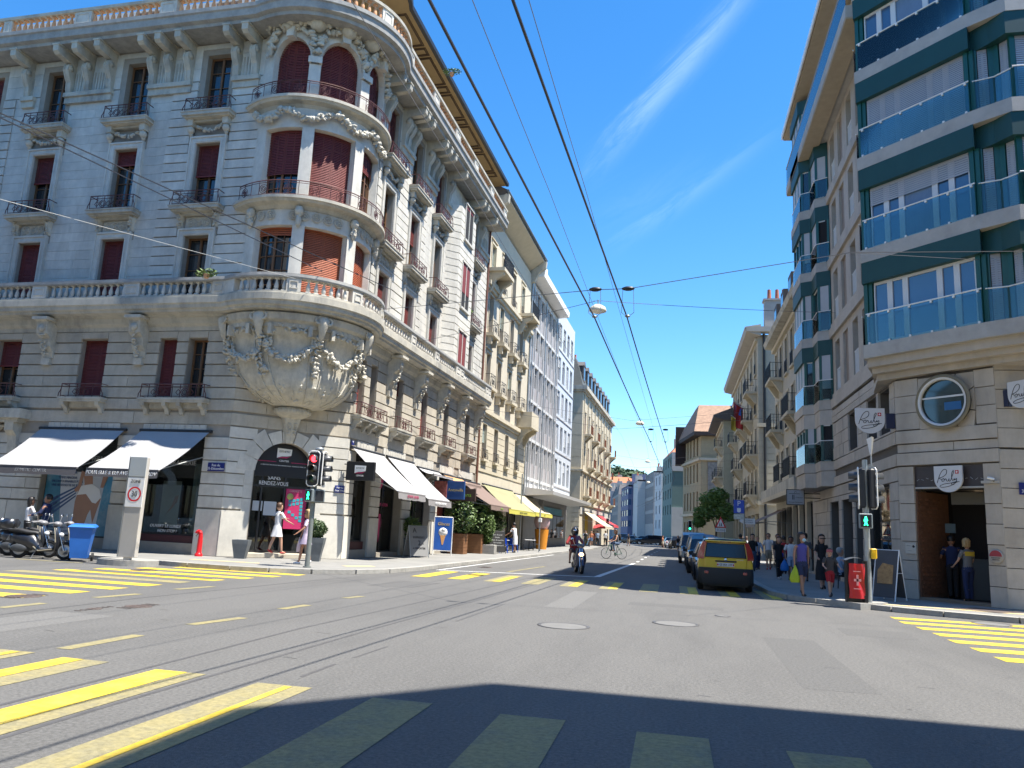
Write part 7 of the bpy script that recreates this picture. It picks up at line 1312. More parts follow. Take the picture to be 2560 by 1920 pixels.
# tree in front of the hall
BARK = mat('bark', (.07, .055, .04), .9, .25, 8, .6, 30); T = thing('tree', 'small bright green street tree in front of the stone hall', 'tree', (3.9, 78, .12)); ob('trunk', MB().cyl((0, 0, 0), (.1, 0, 2.2), .13, .09, 8).cyl((.1, 0, 2.2), (-.5, .2, 4.2), .07, .03, 6).cyl((.1, 0, 2.2), (.7, -.2, 4.4), .07, .03, 6).cyl((.1, 0, 2.1), (.1, .3, 4.8), .07, .02, 6).mesh('trunk', BARK), T)
LT = mat('tree_leaves', (.10, .18, .04), .6, .35, 3)
B = MB(); cr = None
for i, (x, y, z, r) in enumerate(((0, 0, 4.4, 1.5), (-1.1, .3, 3.7, 1.0), (1.1, -.2, 3.9, 1.1), (.3, 0, 5.5, 1.0), (-.5, .2, 5.0, 1.1), (-1.5, 0, 2.9, .6))): leaves('crown' if i == 0 else 'foliage_clump', (x, y, z), (r, r, r * .8), 800, .15, LT, T, 20 + i)
T = leaves('hillside_wood', (-33, 500, 30), (26, 20, 13), 9000, 1.6, mat('far_leaves', (.06, .10, .05), .8, .4, .1), None, 55); tag(T, kind='stuff'); tag(MB().ell((-33, 510, 20), 40, 25, 20, 20, 10).build('hill', mat('far_hill', (.06, .09, .05), .9, .2, .1)), kind='structure')
# rooftop greenery and flower boxes
T = thing('shrub', 'rooftop pine and shrubs above the grey building eave', 'plant', (-12.3, 59, 22.6)); leaves('foliage', (0, 3, 1.6), (.8, 4, 1.3), 1500, .16, mat('pine_leaves', (.06, .11, .06), .7, .3, 2), T, 31); ob('stem', MB().cyl((0, 2, 0), (0, 2, 1.6), .06, n=6).mesh('stem', BARK), T)
for x, y, z, lab, m_ in ((-16.4, 23.95, 10.0, 'trailing plants on the balustrade under the open third window', LF3), (-9.8, 30.2, 21.3, 'green plant sprouting over the roof balustrade on the street side', LF3), (-11.5, 41, 13.4, 'green pot plant on the canted bay balcony railing', LF3)): T = thing('plant', lab, 'plant', (x, y, z)); leaves('foliage', (0, 0, 0), (.45, .15, .18), 160, .06, m_, T, int(z)); ob('flower_pot', MB().lathe([(.08, -.2), (.11, -.05)], n=8).mesh('flower_pot', TERRA), T)
# ================================================================ overhead wires and hanging lamps
WIRE = mat('copper_wire', (.025, .025, .03), .5, 0); WIRL = mat('steel_wire', (.12, .12, .125), .5, 0)
def wire(label, pts, r=.012, m=None, sag=0, group=None):
    P = []
    for a, b_ in zip(pts, pts[1:]):
        for i in range(12): t = i / 12; P.append(tuple(Vector(a).lerp(Vector(b_), t) + Vector((0, 0, -sag * 4 * t * (1 - t)))))
    P.append(pts[-1]); o = MB().tube(P, r, 4).build('overhead_wire', m or WIRE); tag(o, label, 'wire', group); return o
wire('thick left trolley wire running down the main street', [(-2.45, -3, 6.02), (-1.67, 15.9, 6), (-1.12, 38.3, 6), (-.6, 62, 6), (-1.5, 90, 6), (-6, 130, 6)], .016, None, .05); wire('thick right trolley wire running down the main street', [(-1.72, -3, 6.02), (-.99, 15.9, 6), (-.42, 38.3, 6), (.05, 62, 6), (-.8, 90, 6), (-5.2, 130, 6)], .016, None, .05)
for x, lab in ((-3.15, 'thin feeder wire left of the trolley wires'), (-2.35, 'thin feeder wire between the trolley wires and the lamp'), (-4.9, 'thin feeder wire closest to the ornate cornice')): wire(lab, [(x, -2, 9.3), (x + .4, 16, 8.9), (x + 1.0, 60, 8.9), (x + .2, 120, 9)], .007, WIRL, .1)
wire('span wire holding the trolley fittings from the ornate corner to the green bays', [(-10.3, 25.4, 9.0), (-1.67, 15.95, 6.62), (-.97, 15.9, 6.62), (3.5, 16.3, 7.45), (8.15, 22.5, 9.4)], .009, WIRL); wire('span wire continuing to the right edge from the junction in front of the green bay', [(3.5, 16.3, 7.45), (14, 18, 7.9)], .009, WIRL)
wire('span wire carrying the nearest hanging street lamp', [(-11.9, 33, 9.6), (-2.55, 25, 9.12), (5.95, 30.5, 10.2)], .009, WIRL, .05)
wire('long dark wire crossing the upper windows of the ornate front', [(-13.2, 8, 8.6), (-9.9, 25.3, 9.7)], .014); wire('second dark wire crossing the middle windows of the ornate front', [(-13.0, 8.6, 8.6), (-12.3, 24.6, 10.2)], .014); wire('pale thin wire sloping down across the third floor windows', [(-12.6, 10, 6.9), (-13.05, 24.5, 9.86)], .008, mat('pale_wire', (.4, .4, .38), .5, 0))
wire('thin wire above the shop signs along the corner building', [(-11.9, 32, 6.6), (-8.5, 60, 7.0)], .007, WIRL)
for i, (y, xa, xb, z) in enumerate(((38.3, -12, 6.5, 6.6), (52, -12, 6.4, 9.0), (62, -11.5, 6.2, 6.7), (80, -11.4, 6.2, 9.0), (90, -10.5, 5.3, 6.6), (112, -10, 3.7, 9))): wire('span wire number of the street seen beyond the first lamp'.replace(' number of the street', '') + [', nearest', ', with the second lamp', ', third', ', with the third lamp', ', fifth', ', farthest'][i], [(xa, y - 2, z + 1), ((xa + xb) / 2, y, z), (xb, y + 2, z + 1.2)], .009, WIRL, .03)
def fitting(x, y, label): T = thing('trolley_fitting', label, 'wire fitting', (x, y, 6)); ob('insulator', MB().ell((0, 0, .62), .14, .06, .05, 8, 6).mesh('insulator', BLK), T); ob('hanger', MB().cyl((-.11, 0, .6), (-.13, 0, .1), .008, n=4).cyl((.11, 0, .6), (.13, 0, .1), .008, n=4).cyl((-.13, 0, .1), (0, 0, 0), .008, n=4).cyl((.13, 0, .1), (0, 0, 0), .008, n=4).ell((0, 0, .02), .06, .05, .03, 6, 4).mesh('hanger', METG), T)
fitting(-1.67, 15.92, 'black insulator hanger on the left trolley wire by the lamp'); fitting(-.98, 15.9, 'black insulator hanger on the right trolley wire'); fitting(-1.12, 38.3, 'distant insulator hanger on the left trolley wire'); fitting(-.42, 38.3, 'distant insulator hanger on the right trolley wire')
LSH = mat('lamp_shade_cream', (.55, .53, .44), .5, .05)
for i, (x, y, z) in enumerate(((-2.52, 25, 8.75), (-2.24, 52, 8.75), (-2.6, 80, 8.8), (-3.5, 112, 8.8))):
    T = thing('hanging_street_lamp', ['dish shaped street lamp hanging over the street, nearest and largest', 'second hanging dish lamp down the street', 'third hanging dish lamp before the street bends', 'farthest tiny hanging dish lamp'][i], 'street lamp', (x, y, z)); ob('shade', MB().lathe([(.28, 0), (.29, .03), (.24, .14), (.12, .22), (.03, .24)], n=20).mesh('shade', LSH), T); ob('diffuser', MB().lathe([(.27, 0), (.15, -.05), (.001, -.07)], n=20).mesh('diffuser', WHITEM), T); ob('hanger', MB().cyl((0, 0, .24), (0, 0, .4), .02, n=6).cyl((-.15, 0, .36), (.15, 0, .36), .012, n=4).mesh('hanger', METG), T)
# ================================================================ vehicles
GLS = mat('car_glass', (.008, .011, .016), .08, 0, spec=.5); CBL = mat('black_bumper', (.012, .012, .014), .6, .1); PLW = mat('plate_white', (.62, .62, .62), .5, 0); TAIL = mat('tail_lamp', (.30, .006, .008), .2, .05, coat=1); RIM = mat('alloy_rim', (.4, .41, .42), .35, .05, metal=.8)
def paint(n, c, metal=.15): return mat(n, c, .32, .04, 2, metal=metal, coat=.8)
def wheel(par, x, y, r, w=.19, rim=RIM, axis='x'):
    W_ = ob('wheel', MB().lathe([(r * .62, -w / 2), (r * .93, -w / 2), (r, -w * .3), (r, w * .3), (r * .93, w / 2), (r * .62, w / 2)], n=24, axis='x', caps=False).mesh('wheel', RUB), par, (x, y, r))
    s_ = 1 if x > 0 else -1
    ob('rim', MB().lathe([(.001, s_ * w * .38), (r * .2, s_ * w * .42), (r * .25, s_ * w * .3), (r * .6, s_ * w * .34), (r * .64, s_ * w * .5)], n=20, axis='x', caps=False).mesh('rim', rim), W_); return W_
def car(name, label, x, y, rz, L_, Wd, H_, body, st, wb, wr=.3, cat='car', low=None, glass=(0, 99), **kw):
    """st: stations (y fraction, z_bottom, z_belt, z_top, half width factor, roof width factor, cabin?)"""
    T = thing(name, label, cat, (x, y, 0), rz); R = []; w = Wd / 2
    for f, zb, zm, zt, wf, rf, g in st:
        ww = w * wf; yy = f * L_; R.append([(-ww * .9, yy, zb), (-ww * .99, yy, zb + .12), (-ww, yy, (zb + zm) * .55), (-ww * .96, yy, zm), (-w * rf, yy, zt - .03), (-w * rf * .8, yy, zt), (0, yy, zt + .015), (w * rf * .8, yy, zt), (w * rf, yy, zt - .03), (ww * .96, yy, zm), (ww, yy, (zb + zm) * .55), (ww * .99, yy, zb + .12), (ww * .9, yy, zb)])
    B = MB(); G = MB(); n = len(R[0])
    for i in range(len(R) - 1):
        for j in range(n):
            a, b_, c, d = R[i][j], R[i][(j + 1) % n], R[i + 1][(j + 1) % n], R[i + 1][j]; isg = st[i][6] and st[i + 1][6] and j in (3, 8)
            ws = (st[i][6] != st[i + 1][6]) and j in (3, 4, 5, 6, 7, 8)
            (G if isg or ws else B).add([a, b_, c, d], [(0, 1, 2, 3)], not isg)
    B.add(R[0][::-1], [tuple(range(n))], False); B.add(R[-1], [tuple(range(n))], False)
    if low: B.mt(0)
    ob('body', B.mesh('body', body), T); 
    if G.v: ob('windows', G.mesh('windows', GLS), T)
    for yy in wb:
        for s_ in (-1, 1): wheel(T, s_ * (w - .09), yy * L_, wr); ob('wheel_arch', MB().lathe([(wr * 1.02, -.03), (wr * 1.16, -.03), (wr * 1.16, .03), (wr * 1.02, .03)], (s_ * (w + .0), yy * L_, wr), 18, -.3, pi + .3, True, axis='x').mesh('wheel_arch', CBL), T)
    for s_ in (-1, 1): ob('wing_mirror', MB().bbox(-.09, .09, -.05, .05, -.06, .07, .02).mesh('wing_mirror', kw.get('mir', CBL)), T, (s_ * (w + .08), L_ * kw.get('my', .66), kw.get('mz', .98)))
    return T
# yellow hatchback, rear towards the camera
YC = paint('yellow_car_paint', (.62, .40, .008), 0)
st = [(0, .38, .95, 1.08, .96, .93, 0), (.012, .34, 1.0, 1.44, .99, .80, 0), (.035, .32, 1.02, 1.54, 1, .78, 1), (.12, .3, 1.02, 1.57, 1, .78, 1), (.35, .27, 1.0, 1.58, 1, .78, 1), (.55, .27, .98, 1.57, 1, .77, 1), (.62, .27, .97, 1.5, 1, .76, 1), (.76, .27, .95, 1.02, 1, .86, 0), (.95, .3, .82, .86, .96, .82, 0), (1.0, .35, .62, .66, .86, .75, 0)]
C1 = car('hatchback_car', 'yellow boxy hatchback parked at the right kerb, seen from behind', 1.55, 24.95, RD(-1), 3.65, 1.62, 1.57, YC, st, (.2, .82), .29, my=.66, mz=.98)
ob('rear_window', MB().rings([[(-.61, -.015, 1.0), (.61, -.015, 1.0), (.55, .045, 1.43), (-.55, .045, 1.43)], [(-.59, -.03, 1.02), (.59, -.03, 1.02), (.53, .03, 1.41), (-.53, .03, 1.41)]], True, sm=False).mesh('rear_window', GLS), C1)
ob('spoiler', MB().bbox(-.6, .6, -.09, .12, 1.46, 1.51, .02).mesh('spoiler', YC), C1); ob('brake_light', MB().box(-.16, .16, -.1, -.088, 1.465, 1.485).mesh('brake_light', TAIL), C1)
for s_ in (-1, 1):
    ob('tail_lamp', MB().rings([[(s_ * a, yy, z) for a, yy in ((x0, -.045), (x1, -.02), (x1 + .02, .12), (x0, .12))] for x0, x1, z in ((.63, .81, .95), (.63, .82, 1.02), (.59, .74, 1.3), (.55, .66, 1.46))], True, sm=False).mesh('tail_lamp', TAIL), C1)
    ob('reflector', MB().bbox(-.06, .06, -.012, .02, -.04, .04, .008).mesh('reflector', TAIL), C1, (s_ * .56, -.135, .56))
ob('tailgate', MB().bbox(-.62, .62, -.05, .06, .66, .98, .03).mesh('tailgate', YC), C1); ob('handle_recess', MB().bbox(-.3, .32, -.062, -.04, .87, .92, .008).mesh('handle_recess', CBL), C1); ob('emblem', MB().lathe([(.001, -.07), (.045, -.068), (.045, -.05)], (0, 0, .95), 16, axis='y').mesh('emblem', CHR), C1)
pl = ob('number_plate', MB().bbox(-.25, .25, -.075, -.055, .745, .85, .005).mesh('number_plate', PLW), C1); text('GE 804 109', .095, FRAMEK, parent=pl, loc=(0, -.08, .797), sx=.82); [ob('crest', MB().box(s_ * .225 - .02, s_ * .225 + .02, -.078, -.074, .77, .825).mesh('crest', mat('swiss_red', (.5, .01, .02))), pl) for s_ in (-1, 1)]
text('LOUNGE', .05, CHR, 'badge', parent=C1, loc=(.42, -.056, .95))
ob('rear_bumper', MB().rings([[(-.80 * a, .22, z), (-.80 * a, -.06, z), (-.66 * a, -.13 * a, z), (.66 * a, -.13 * a, z), (.80 * a, -.06, z), (.80 * a, .22, z)] for a, z in ((.94, .22), (1, .3), (1.01, .5), (1.0, .66), (.98, .7))], True, sm=True).mesh('rear_bumper', CBL), C1)
ob('antenna', MB().cyl((-.02, .25, 1.57), (-.02, .1, 1.86), .006, n=4).mesh('antenna', BLK), C1); ob('roof_rail', MB().tube([(-.6, .15, 1.57), (-.6, .3, 1.61), (-.6, 1.8, 1.61), (-.6, 1.95, 1.57)], .015, 5).tube([(.6, .15, 1.57), (.6, .3, 1.61), (.6, 1.8, 1.61), (.6, 1.95, 1.57)], .015, 5).mesh('roof_rail', CBL), C1)
ob('underbody', MB().box(-.65, .65, .1, 3.5, .16, .36).mesh('underbody', BLK), C1)
SUVS = [(0, .42, .95, 1.1, .93, .85, 0), (.03, .36, 1.0, 1.5, .98, .76, 0), (.06, .32, 1.03, 1.6, 1, .76, 1), (.3, .3, 1.02, 1.66, 1, .77, 1), (.52, .3, 1.0, 1.64, 1, .76, 1), (.6, .3, .99, 1.5, 1, .76, 1), (.72, .3, .98, 1.06, 1, .86, 0), (.95, .34, .86, .92, .95, .82, 0), (1, .4, .65, .7, .86, .75, 0)]
SEDS = [(0, .38, .75, .9, .9, .8, 0), (.05, .34, .85, .98, .97, .85, 0), (.16, .3, .9, 1.0, 1, .82, 0), (.26, .28, .92, 1.36, 1, .72, 1), (.45, .27, .92, 1.42, 1, .72, 1), (.57, .27, .9, 1.36, 1, .71, 1), (.7, .27, .88, .93, 1, .84, 0), (.94, .3, .74, .8, .95, .8, 0), (1, .36, .55, .6, .85, .7, 0)]
DK = paint('black_car_paint', (.012, .013, .016)); DB = paint('dark_blue_car_paint', (.012, .03, .10)); SV = paint('silver_car_paint', (.30, .31, .32), .5); WC_ = paint('white_car_paint', (.68, .68, .67), 0); GRP = paint('graphite_car_paint', (.05, .052, .055), .4)
def rear(T, w, z, wm=None):
    for s_ in (-1, 1): ob('tail_lamp', MB().bbox(-.1, .1, -.03, .1, -.1, .1, .02).mesh('tail_lamp', TAIL), T, (s_ * (w / 2 - .16), -.0, z))
    ob('number_plate', MB().box(-.25, .25, -.03, -.0, z - .2, z - .1).mesh('number_plate', PLW), T)
def front(T, w, L_, z):
    for s_ in (-1, 1): ob('headlight', MB().ell((0, 0, 0), .16, .1, .09, 10, 6).mesh('headlight', mat('headlight_glass', (.6, .62, .64), .08, 0, coat=1)), T, (s_ * (w / 2 - .2), L_ - .12, z))
    ob('grille', MB().bbox(-.45, .45, -.03, .03, -.1, .08, .02).mesh('grille', BLK), T, (0, L_ - .02, z - .1)); ob('number_plate', MB().box(-.25, .25, 0, .03, z - .3, z - .2).mesh('number_plate', PLW), T, (0, L_, 0))
C = car('parked_car', 'black car parked nose to the camera just ahead of the yellow hatchback', 1.62, 34.2, pi, 4.1, 1.72, 1.5, DK, SEDS[:3] + [(.2, .28, .94, 1.44, 1, .74, 1)] + SEDS[4:], (.18, .8), .31); front(C, 1.72, 4.1, .62)
C = car('parked_car', 'graphite car with a blue tinted screen parked behind the black one', 1.5, 40.0, pi, 4.3, 1.78, 1.62, GRP, SUVS, (.18, .8), .33); front(C, 1.78, 4.3, .7)
C = car('parked_van', 'dark blue tall car parked third from the yellow hatchback', 1.55, 46.5, pi, 4.4, 1.8, 1.75, DB, [(a, b_, c + .05, d * (1.06 if d > 1.2 else 1), e, f, g) for a, b_, c, d, e, f, g in SUVS], (.18, .8), .33, cat='van'); front(C, 1.8, 4.4, .72)
C = car('parked_van', 'silver grey van farthest in the row of parked vehicles', 1.3, 53.5, pi, 4.8, 1.9, 1.9, SV, [(a, b_, c + .1, d * (1.13 if d > 1.2 else 1), e, f, g) for a, b_, c, d, e, f, g in SUVS], (.18, .8), .34, cat='van'); front(C, 1.9, 4.8, .75)
for y, m_, lab in ((66, GRP, 'dark car parked half hidden beyond the silver van'), (73, WC_, 'pale car parked beyond the side street')): C = car('parked_car', lab, 1.5, y, pi, 4.2, 1.75, 1.45, m_, SEDS, (.18, .8), .31); front(C, 1.75, 4.2, .62)
C = car('white_car', 'white saloon car driving away in the distance', -.1, 111, RD(8), 4.5, 1.82, 1.45, WC_, SEDS, (.18, .8), .32); rear(C, 1.82, .8)
C = car('estate_car', 'black estate car crossing sideways at the street bend', -1.4, 133, RD(78), 4.9, 1.9, 1.6, DK, SUVS, (.18, .8), .35, cat='car'); rear(C, 1.9, .8)
for i, (x, y, m_, lab) in enumerate(((-5.5, 140, GRP, 'grey car half hidden left of the black estate car'), (-7.2, 147, DB, 'dark blue car at the left end of the distant traffic'), (-3.6, 150, SV, 'silver car glimpsed over the black estate car roof'), (.6, 104, DK, 'dark car beside the distant white saloon'))): C = car('distant_car', lab, x, y, RD(70 if i != 3 else 5), 4.3, 1.78, 1.5, m_, SUVS if i % 2 else SEDS, (.18, .8), .32)
# scooters, motorbikes, bicycles
def tyre(par, y, r, t=.05, x=0, spokes=0, rim=RIM, name='wheel', z=None):
    z = r if z is None else z; W_ = ob(name, MB().lathe([(r - t * 1.6, -t * .6), (r - t * .4, -t), (r, -t * .4), (r, t * .4), (r - t * .4, t), (r - t * 1.6, t * .6)], n=28, axis='x', caps=False).mesh(name, RUB), par, (x, y, z)); B = MB()
    if spokes:
        for i in range(spokes): a = i * 2 * pi / spokes; B.cyl((.02 * (-1) ** i, 0, 0), (0, (r - t) * cos(a), (r - t) * sin(a)), .0035, n=3)
        B.lathe([(r - t * 2, -.01), (r - t * 1.4, -.012), (r - t * 1.4, .012)], n=24, axis='x', caps=False)
    else: B.lathe([(.001, -.04), (r * .3, -.045), (r * .35, -.02), (r * .62, -.03), (r - t * 1.5, -.035)], n=20, axis='x', caps=False).lathe([(.001, .04), (r * .3, .045), (r * .35, .02), (r - t * 1.5, .035)], n=20, axis='x', caps=False)
    ob('rim', B.mesh('rim', rim), W_); return W_
SEAT = mat('seat_vinyl', (.03, .03, .032), .55, .1, 9); SCB = paint('scooter_black', (.015, .016, .02)); GOLD = mat('champagne_trim', (.42, .37, .27), .35, .1, metal=.5)
def scooter(name, label, x, y, rz, body, shield=False, lamp=False, cat='scooter', top_case=True):
    """local: front wheel at +y, rear at y=0"""
    T = thing(name, label, cat, (x, y, 0), rz); tyre(T, 0, .27, .06); tyre(T, 1.28, .26, .055)
    R = [[(-w, yy, z0), (-w * 1.05, yy, (z0 + z1) / 2), (-w * .6, yy, z1), (w * .6, yy, z1), (w * 1.05, yy, (z0 + z1) / 2), (w, yy, z0)] for yy, w, z0, z1 in ((-.28, .06, .55, .68), (-.15, .13, .48, .74), (.15, .17, .36, .74), (.4, .17, .3, .7), (.52, .15, .24, .52), (.62, .17, .22, .34), (.92, .17, .22, .33), (1.0, .16, .26, .42))]
    ob('body', MB().rings(R, True, sm=True).mesh('body', body), T); ob('leg_shield', MB().rings([[(-w, yy, z), (-w * .5, yy + .07, z), (w * .5, yy + .07, z), (w, yy, z), (w * .6, yy - .05, z), (-w * .6, yy - .05, z)] for w, yy, z in ((.15, 1.02, .26), (.21, 1.06, .5), (.2, 1.02, .72), (.13, .95, .92), (.06, .9, 1.0))], True, sm=True).mesh('leg_shield', body), T)
    ob('seat', MB().rings([[(-w, yy, z - .09), (-w, yy, z - .02), (-w * .6, yy, z), (w * .6, yy, z), (w, yy, z - .02), (w, yy, z - .09)] for yy, w, z in ((-.24, .09, .86), (-.05, .14, .86), (.2, .15, .81), (.42, .11, .8), (.5, .08, .77))], True, sm=True).mesh('seat', SEAT), T)
    ob('front_mudguard', MB().lathe([(.28, -.06), (.32, -.03), (.32, .03), (.28, .06)], (0, 1.28, .26), 12, .2, 2.9, axis='x').mesh('front_mudguard', body), T)
    ob('fork', MB().cyl((.07, 1.28, .26), (.04, 1.0, .95), .022, n=8).cyl((-.07, 1.28, .26), (-.04, 1.0, .95), .022, n=8).mesh('fork', CHR), T); ob('handlebar', MB().tube([(-.36, .86, 1.04), (-.2, .93, 1.06), (0, .96, 1.03), (.2, .93, 1.06), (.36, .86, 1.04)], .02, 8).ell((0, .97, 1.03), .14, .12, .08, 12, 8).mesh('handlebar', mat('grey_handlebar', (.2, .2, .21), .4, .05)), T)
    for s_ in (-1, 1): ob('mirror', MB().cyl((s_ * .22, .93, 1.06), (s_ * .3, .93, 1.25), .008, n=5).ell((s_ * .33, .93, 1.28), .075, .02, .05, 10, 6).mesh('mirror', CHR), T)
    ob('engine', MB().ell((.13, .05, .3), .07, .26, .12, 12, 8).box(-.12, .12, -.1, .3, .22, .36).mesh('engine', mat('engine_grey', (.09, .095, .1), .45, .2, 8, metal=.5)), T); ob('exhaust', MB().cyl((-.15, .1, .26), (-.17, -.38, .34), .06, n=12).mesh('exhaust', METG), T); ob('trim', MB().tube([(.18, .98, .3), (.18, .6, .24), (.19, .45, .36)], .018, 6).tube([(.2, 1.06, .5), (.19, 1.02, .72), (.12, .95, .92)], .015, 6).mesh('trim', GOLD), T)
    ob('number_plate', MB().add([(-.09, -.36, .5), (.09, -.36, .5), (.09, -.3, .66), (-.09, -.3, .66)], [(0, 1, 2, 3)]).mesh('number_plate', PLW), T); ob('stand', MB().cyl((.1, .5, .25), (.16, .42, 0), .012, n=5).mesh('stand', CHR), T)
    ob('headlight', MB().ell((0, 1.12, .72), .1, .07, .07, 12, 8).mesh('headlight', mat('lit_headlight', (1, .62, .32), .2, 0, emit=2.0) if lamp else mat('headlight_glass', (.6, .62, .64), .08, 0, coat=1)), T)
    if top_case: ob('top_case', MB().rings([[(-w, yy - d, z), (w, yy - d, z), (w, yy + d, z), (-w, yy + d, z)] for w, yy, d, z in ((.15, -.36, .14, .86), (.2, -.36, .18, .92), (.2, -.36, .19, 1.03), (.14, -.36, .14, 1.12))], True, sm=True).mesh('top_case', SCB), T)
    if shield: ob('windscreen', MB().grid(lambda s, t: (-.22 + .44 * s, 1.06 - .12 * t + .05 * sin(pi * s), 1.05 + .42 * t), 8, 5).mesh('windscreen', GLASSB), T)
    return T
scooter('parked_scooter', 'black parked scooter with a champagne trim next to the blue bin', -18.95, 20.3, RD(-72), SCB); scooter('parked_scooter', 'black scooter with a large top case at the left edge behind the first scooter', -19.9, 20.9, RD(-80), SCB); scooter('parked_motorbike', 'dark motorbike partly hidden at the left edge of the parked row', -20.6, 21.5, RD(-75), GRP, cat='motorbike')
T = scooter('parked_scooter', 'dark scooter parked behind the black one with chrome mirrors', -19.7, 21.6, RD(-62), GRP, top_case=False)
RS = scooter('ridden_scooter', 'dark blue scooter with a tall windscreen and lit headlight ridden towards the camera', -3.72, 31.4, RD(196), paint('scooter_blue', (.012, .02, .06)), True, True)
def bike(label, x, y, rz, col):
    T = thing('bicycle', label, 'bicycle', (x, y, 0), rz); tyre(T, 0, .34, .018, spokes=20, rim=METG); tyre(T, 1.05, .34, .018, spokes=20, rim=METG)
    B = MB(); P = dict(r=(0, 0, .34), b=(0, .42, .29), s=(0, .3, .82), h=(0, .85, .86), f=(0, 1.05, .34))
    for a, b_ in ('rb', 'rs', 'bs', 'bh', 'sh', 'hf'): B.cyl(P[a], P[b_], .018, n=7)
    ob('frame', B.mesh('frame', col), T); ob('saddle', MB().ell((0, .25, .95), .07, .14, .035, 10, 6).cyl((0, .3, .8), (0, .26, .94), .014, n=6).mesh('saddle', SEAT), T); ob('handlebar', MB().cyl((0, .85, .86), (0, .87, 1.05), .014, n=6).tube([(-.29, .78, 1.06), (-.1, .87, 1.05), (.1, .87, 1.05), (.29, .78, 1.06)], .014, 6).mesh('handlebar', BLK), T); ob('crank', MB().lathe([(.09, -.01), (.1, 0), (.09, .01)], (.03, .42, .29), 16, axis='x').cyl((.06, .42, .29), (.06, .46, .13), .01, n=5).cyl((-.06, .42, .29), (-.06, .38, .45), .01, n=5).mesh('crank', METG), T); return T
BKR = bike('green bicycle ridden towards the camera in the middle of the street', -3.15, 50.6, RD(116), mat('bicycle_green', (.01, .10, .05), .35, .05)); bike('bicycle leaning by the crowd on the right pavement', 5.6, 46, RD(15), mat('bicycle_dark', (.02, .02, .025), .35, .05))
# ================================================================ people
SK1 = mat('light_skin', (.50, .29, .20), .6, .05, 6); SK2 = mat('tanned_skin', (.36, .18, .11), .6, .05, 6); SK3 = mat('brown_skin', (.16, .075, .045), .55, .05, 6)
HB = mat('dark_hair', (.012, .009, .008), .5, .15, 20); HBR = mat('brown_hair', (.07, .035, .018), .5, .15, 20); HBL = mat('blond_hair', (.36, .24, .11), .5, .15, 20); HGR = mat('grey_hair', (.32, .31, .30), .6, .15, 20)
def cloth(n, c): return mat(n, c, .85, .12, 4, .15, 60)
CW_ = cloth('white_cloth', (.62, .62, .63)); CK = cloth('black_cloth', (.012, .012, .014)); CN = cloth('navy_cloth', (.012, .022, .075)); CG = cloth('grey_cloth', (.10, .105, .115)); CP = cloth('violet_stripe_cloth', (.085, .07, .26)); CR = cloth('red_cloth', (.35, .012, .018)); CL_ = cloth('lilac_cloth', (.55, .45, .58)); CJ = cloth('jeans', (.055, .09, .16)); CS = cloth('sand_cloth', (.33, .27, .19)); CB_ = cloth('light_blue_cloth', (.26, .34, .46)); CD = cloth('dark_blue_shorts', (.02, .025, .06)); SH = mat('dark_shoes', (.02, .018, .018), .6, .1); SHW = mat('white_shoes', (.6, .6, .6), .6, .1); MASK = mat('face_mask', (.35, .55, .62), .8, .03)
def skinbody(pts, edges, rad, m, root=0):
    me = bpy.data.meshes.new('body'); me.from_pydata(pts, edges, []); o = bpy.data.objects.new('t', me); COL.objects.link(o); o.modifiers.new('s', 'SKIN'); sub = o.modifiers.new('u', 'SUBSURF'); sub.levels = 1
    if not me.skin_vertices: return None
    for i, r in enumerate(rad): me.skin_vertices[0].data[i].radius = (r, r) if not isinstance(r, tuple) else r; me.skin_vertices[0].data[i].use_root = (i == root)
    dg = bpy.context.evaluated_depsgraph_get(); nm = bpy.data.meshes.new_from_object(o.evaluated_get(dg)); bpy.data.objects.remove(o); nm.name = 'body'; nm.materials.clear(); nm.materials.append(m); nm.polygons.foreach_set('use_smooth', [True] * len(nm.polygons)); return nm
def limb(B, A, b, ra, rb, n=8, mid=None):
    A, b = Vector(A), Vector(b); d = (b - A).normalized(); x = d.orthogonal().normalized(); y = d.cross(x); ks = ((0, ra), (.5, mid or (ra + rb) / 2), (1, rb)); return B.rings([[tuple(A.lerp(b, k) + x * r * cos(2 * pi * i / n) + y * r * sin(2 * pi * i / n)) for i in range(n)] for k, r in ks], True, sm=True)
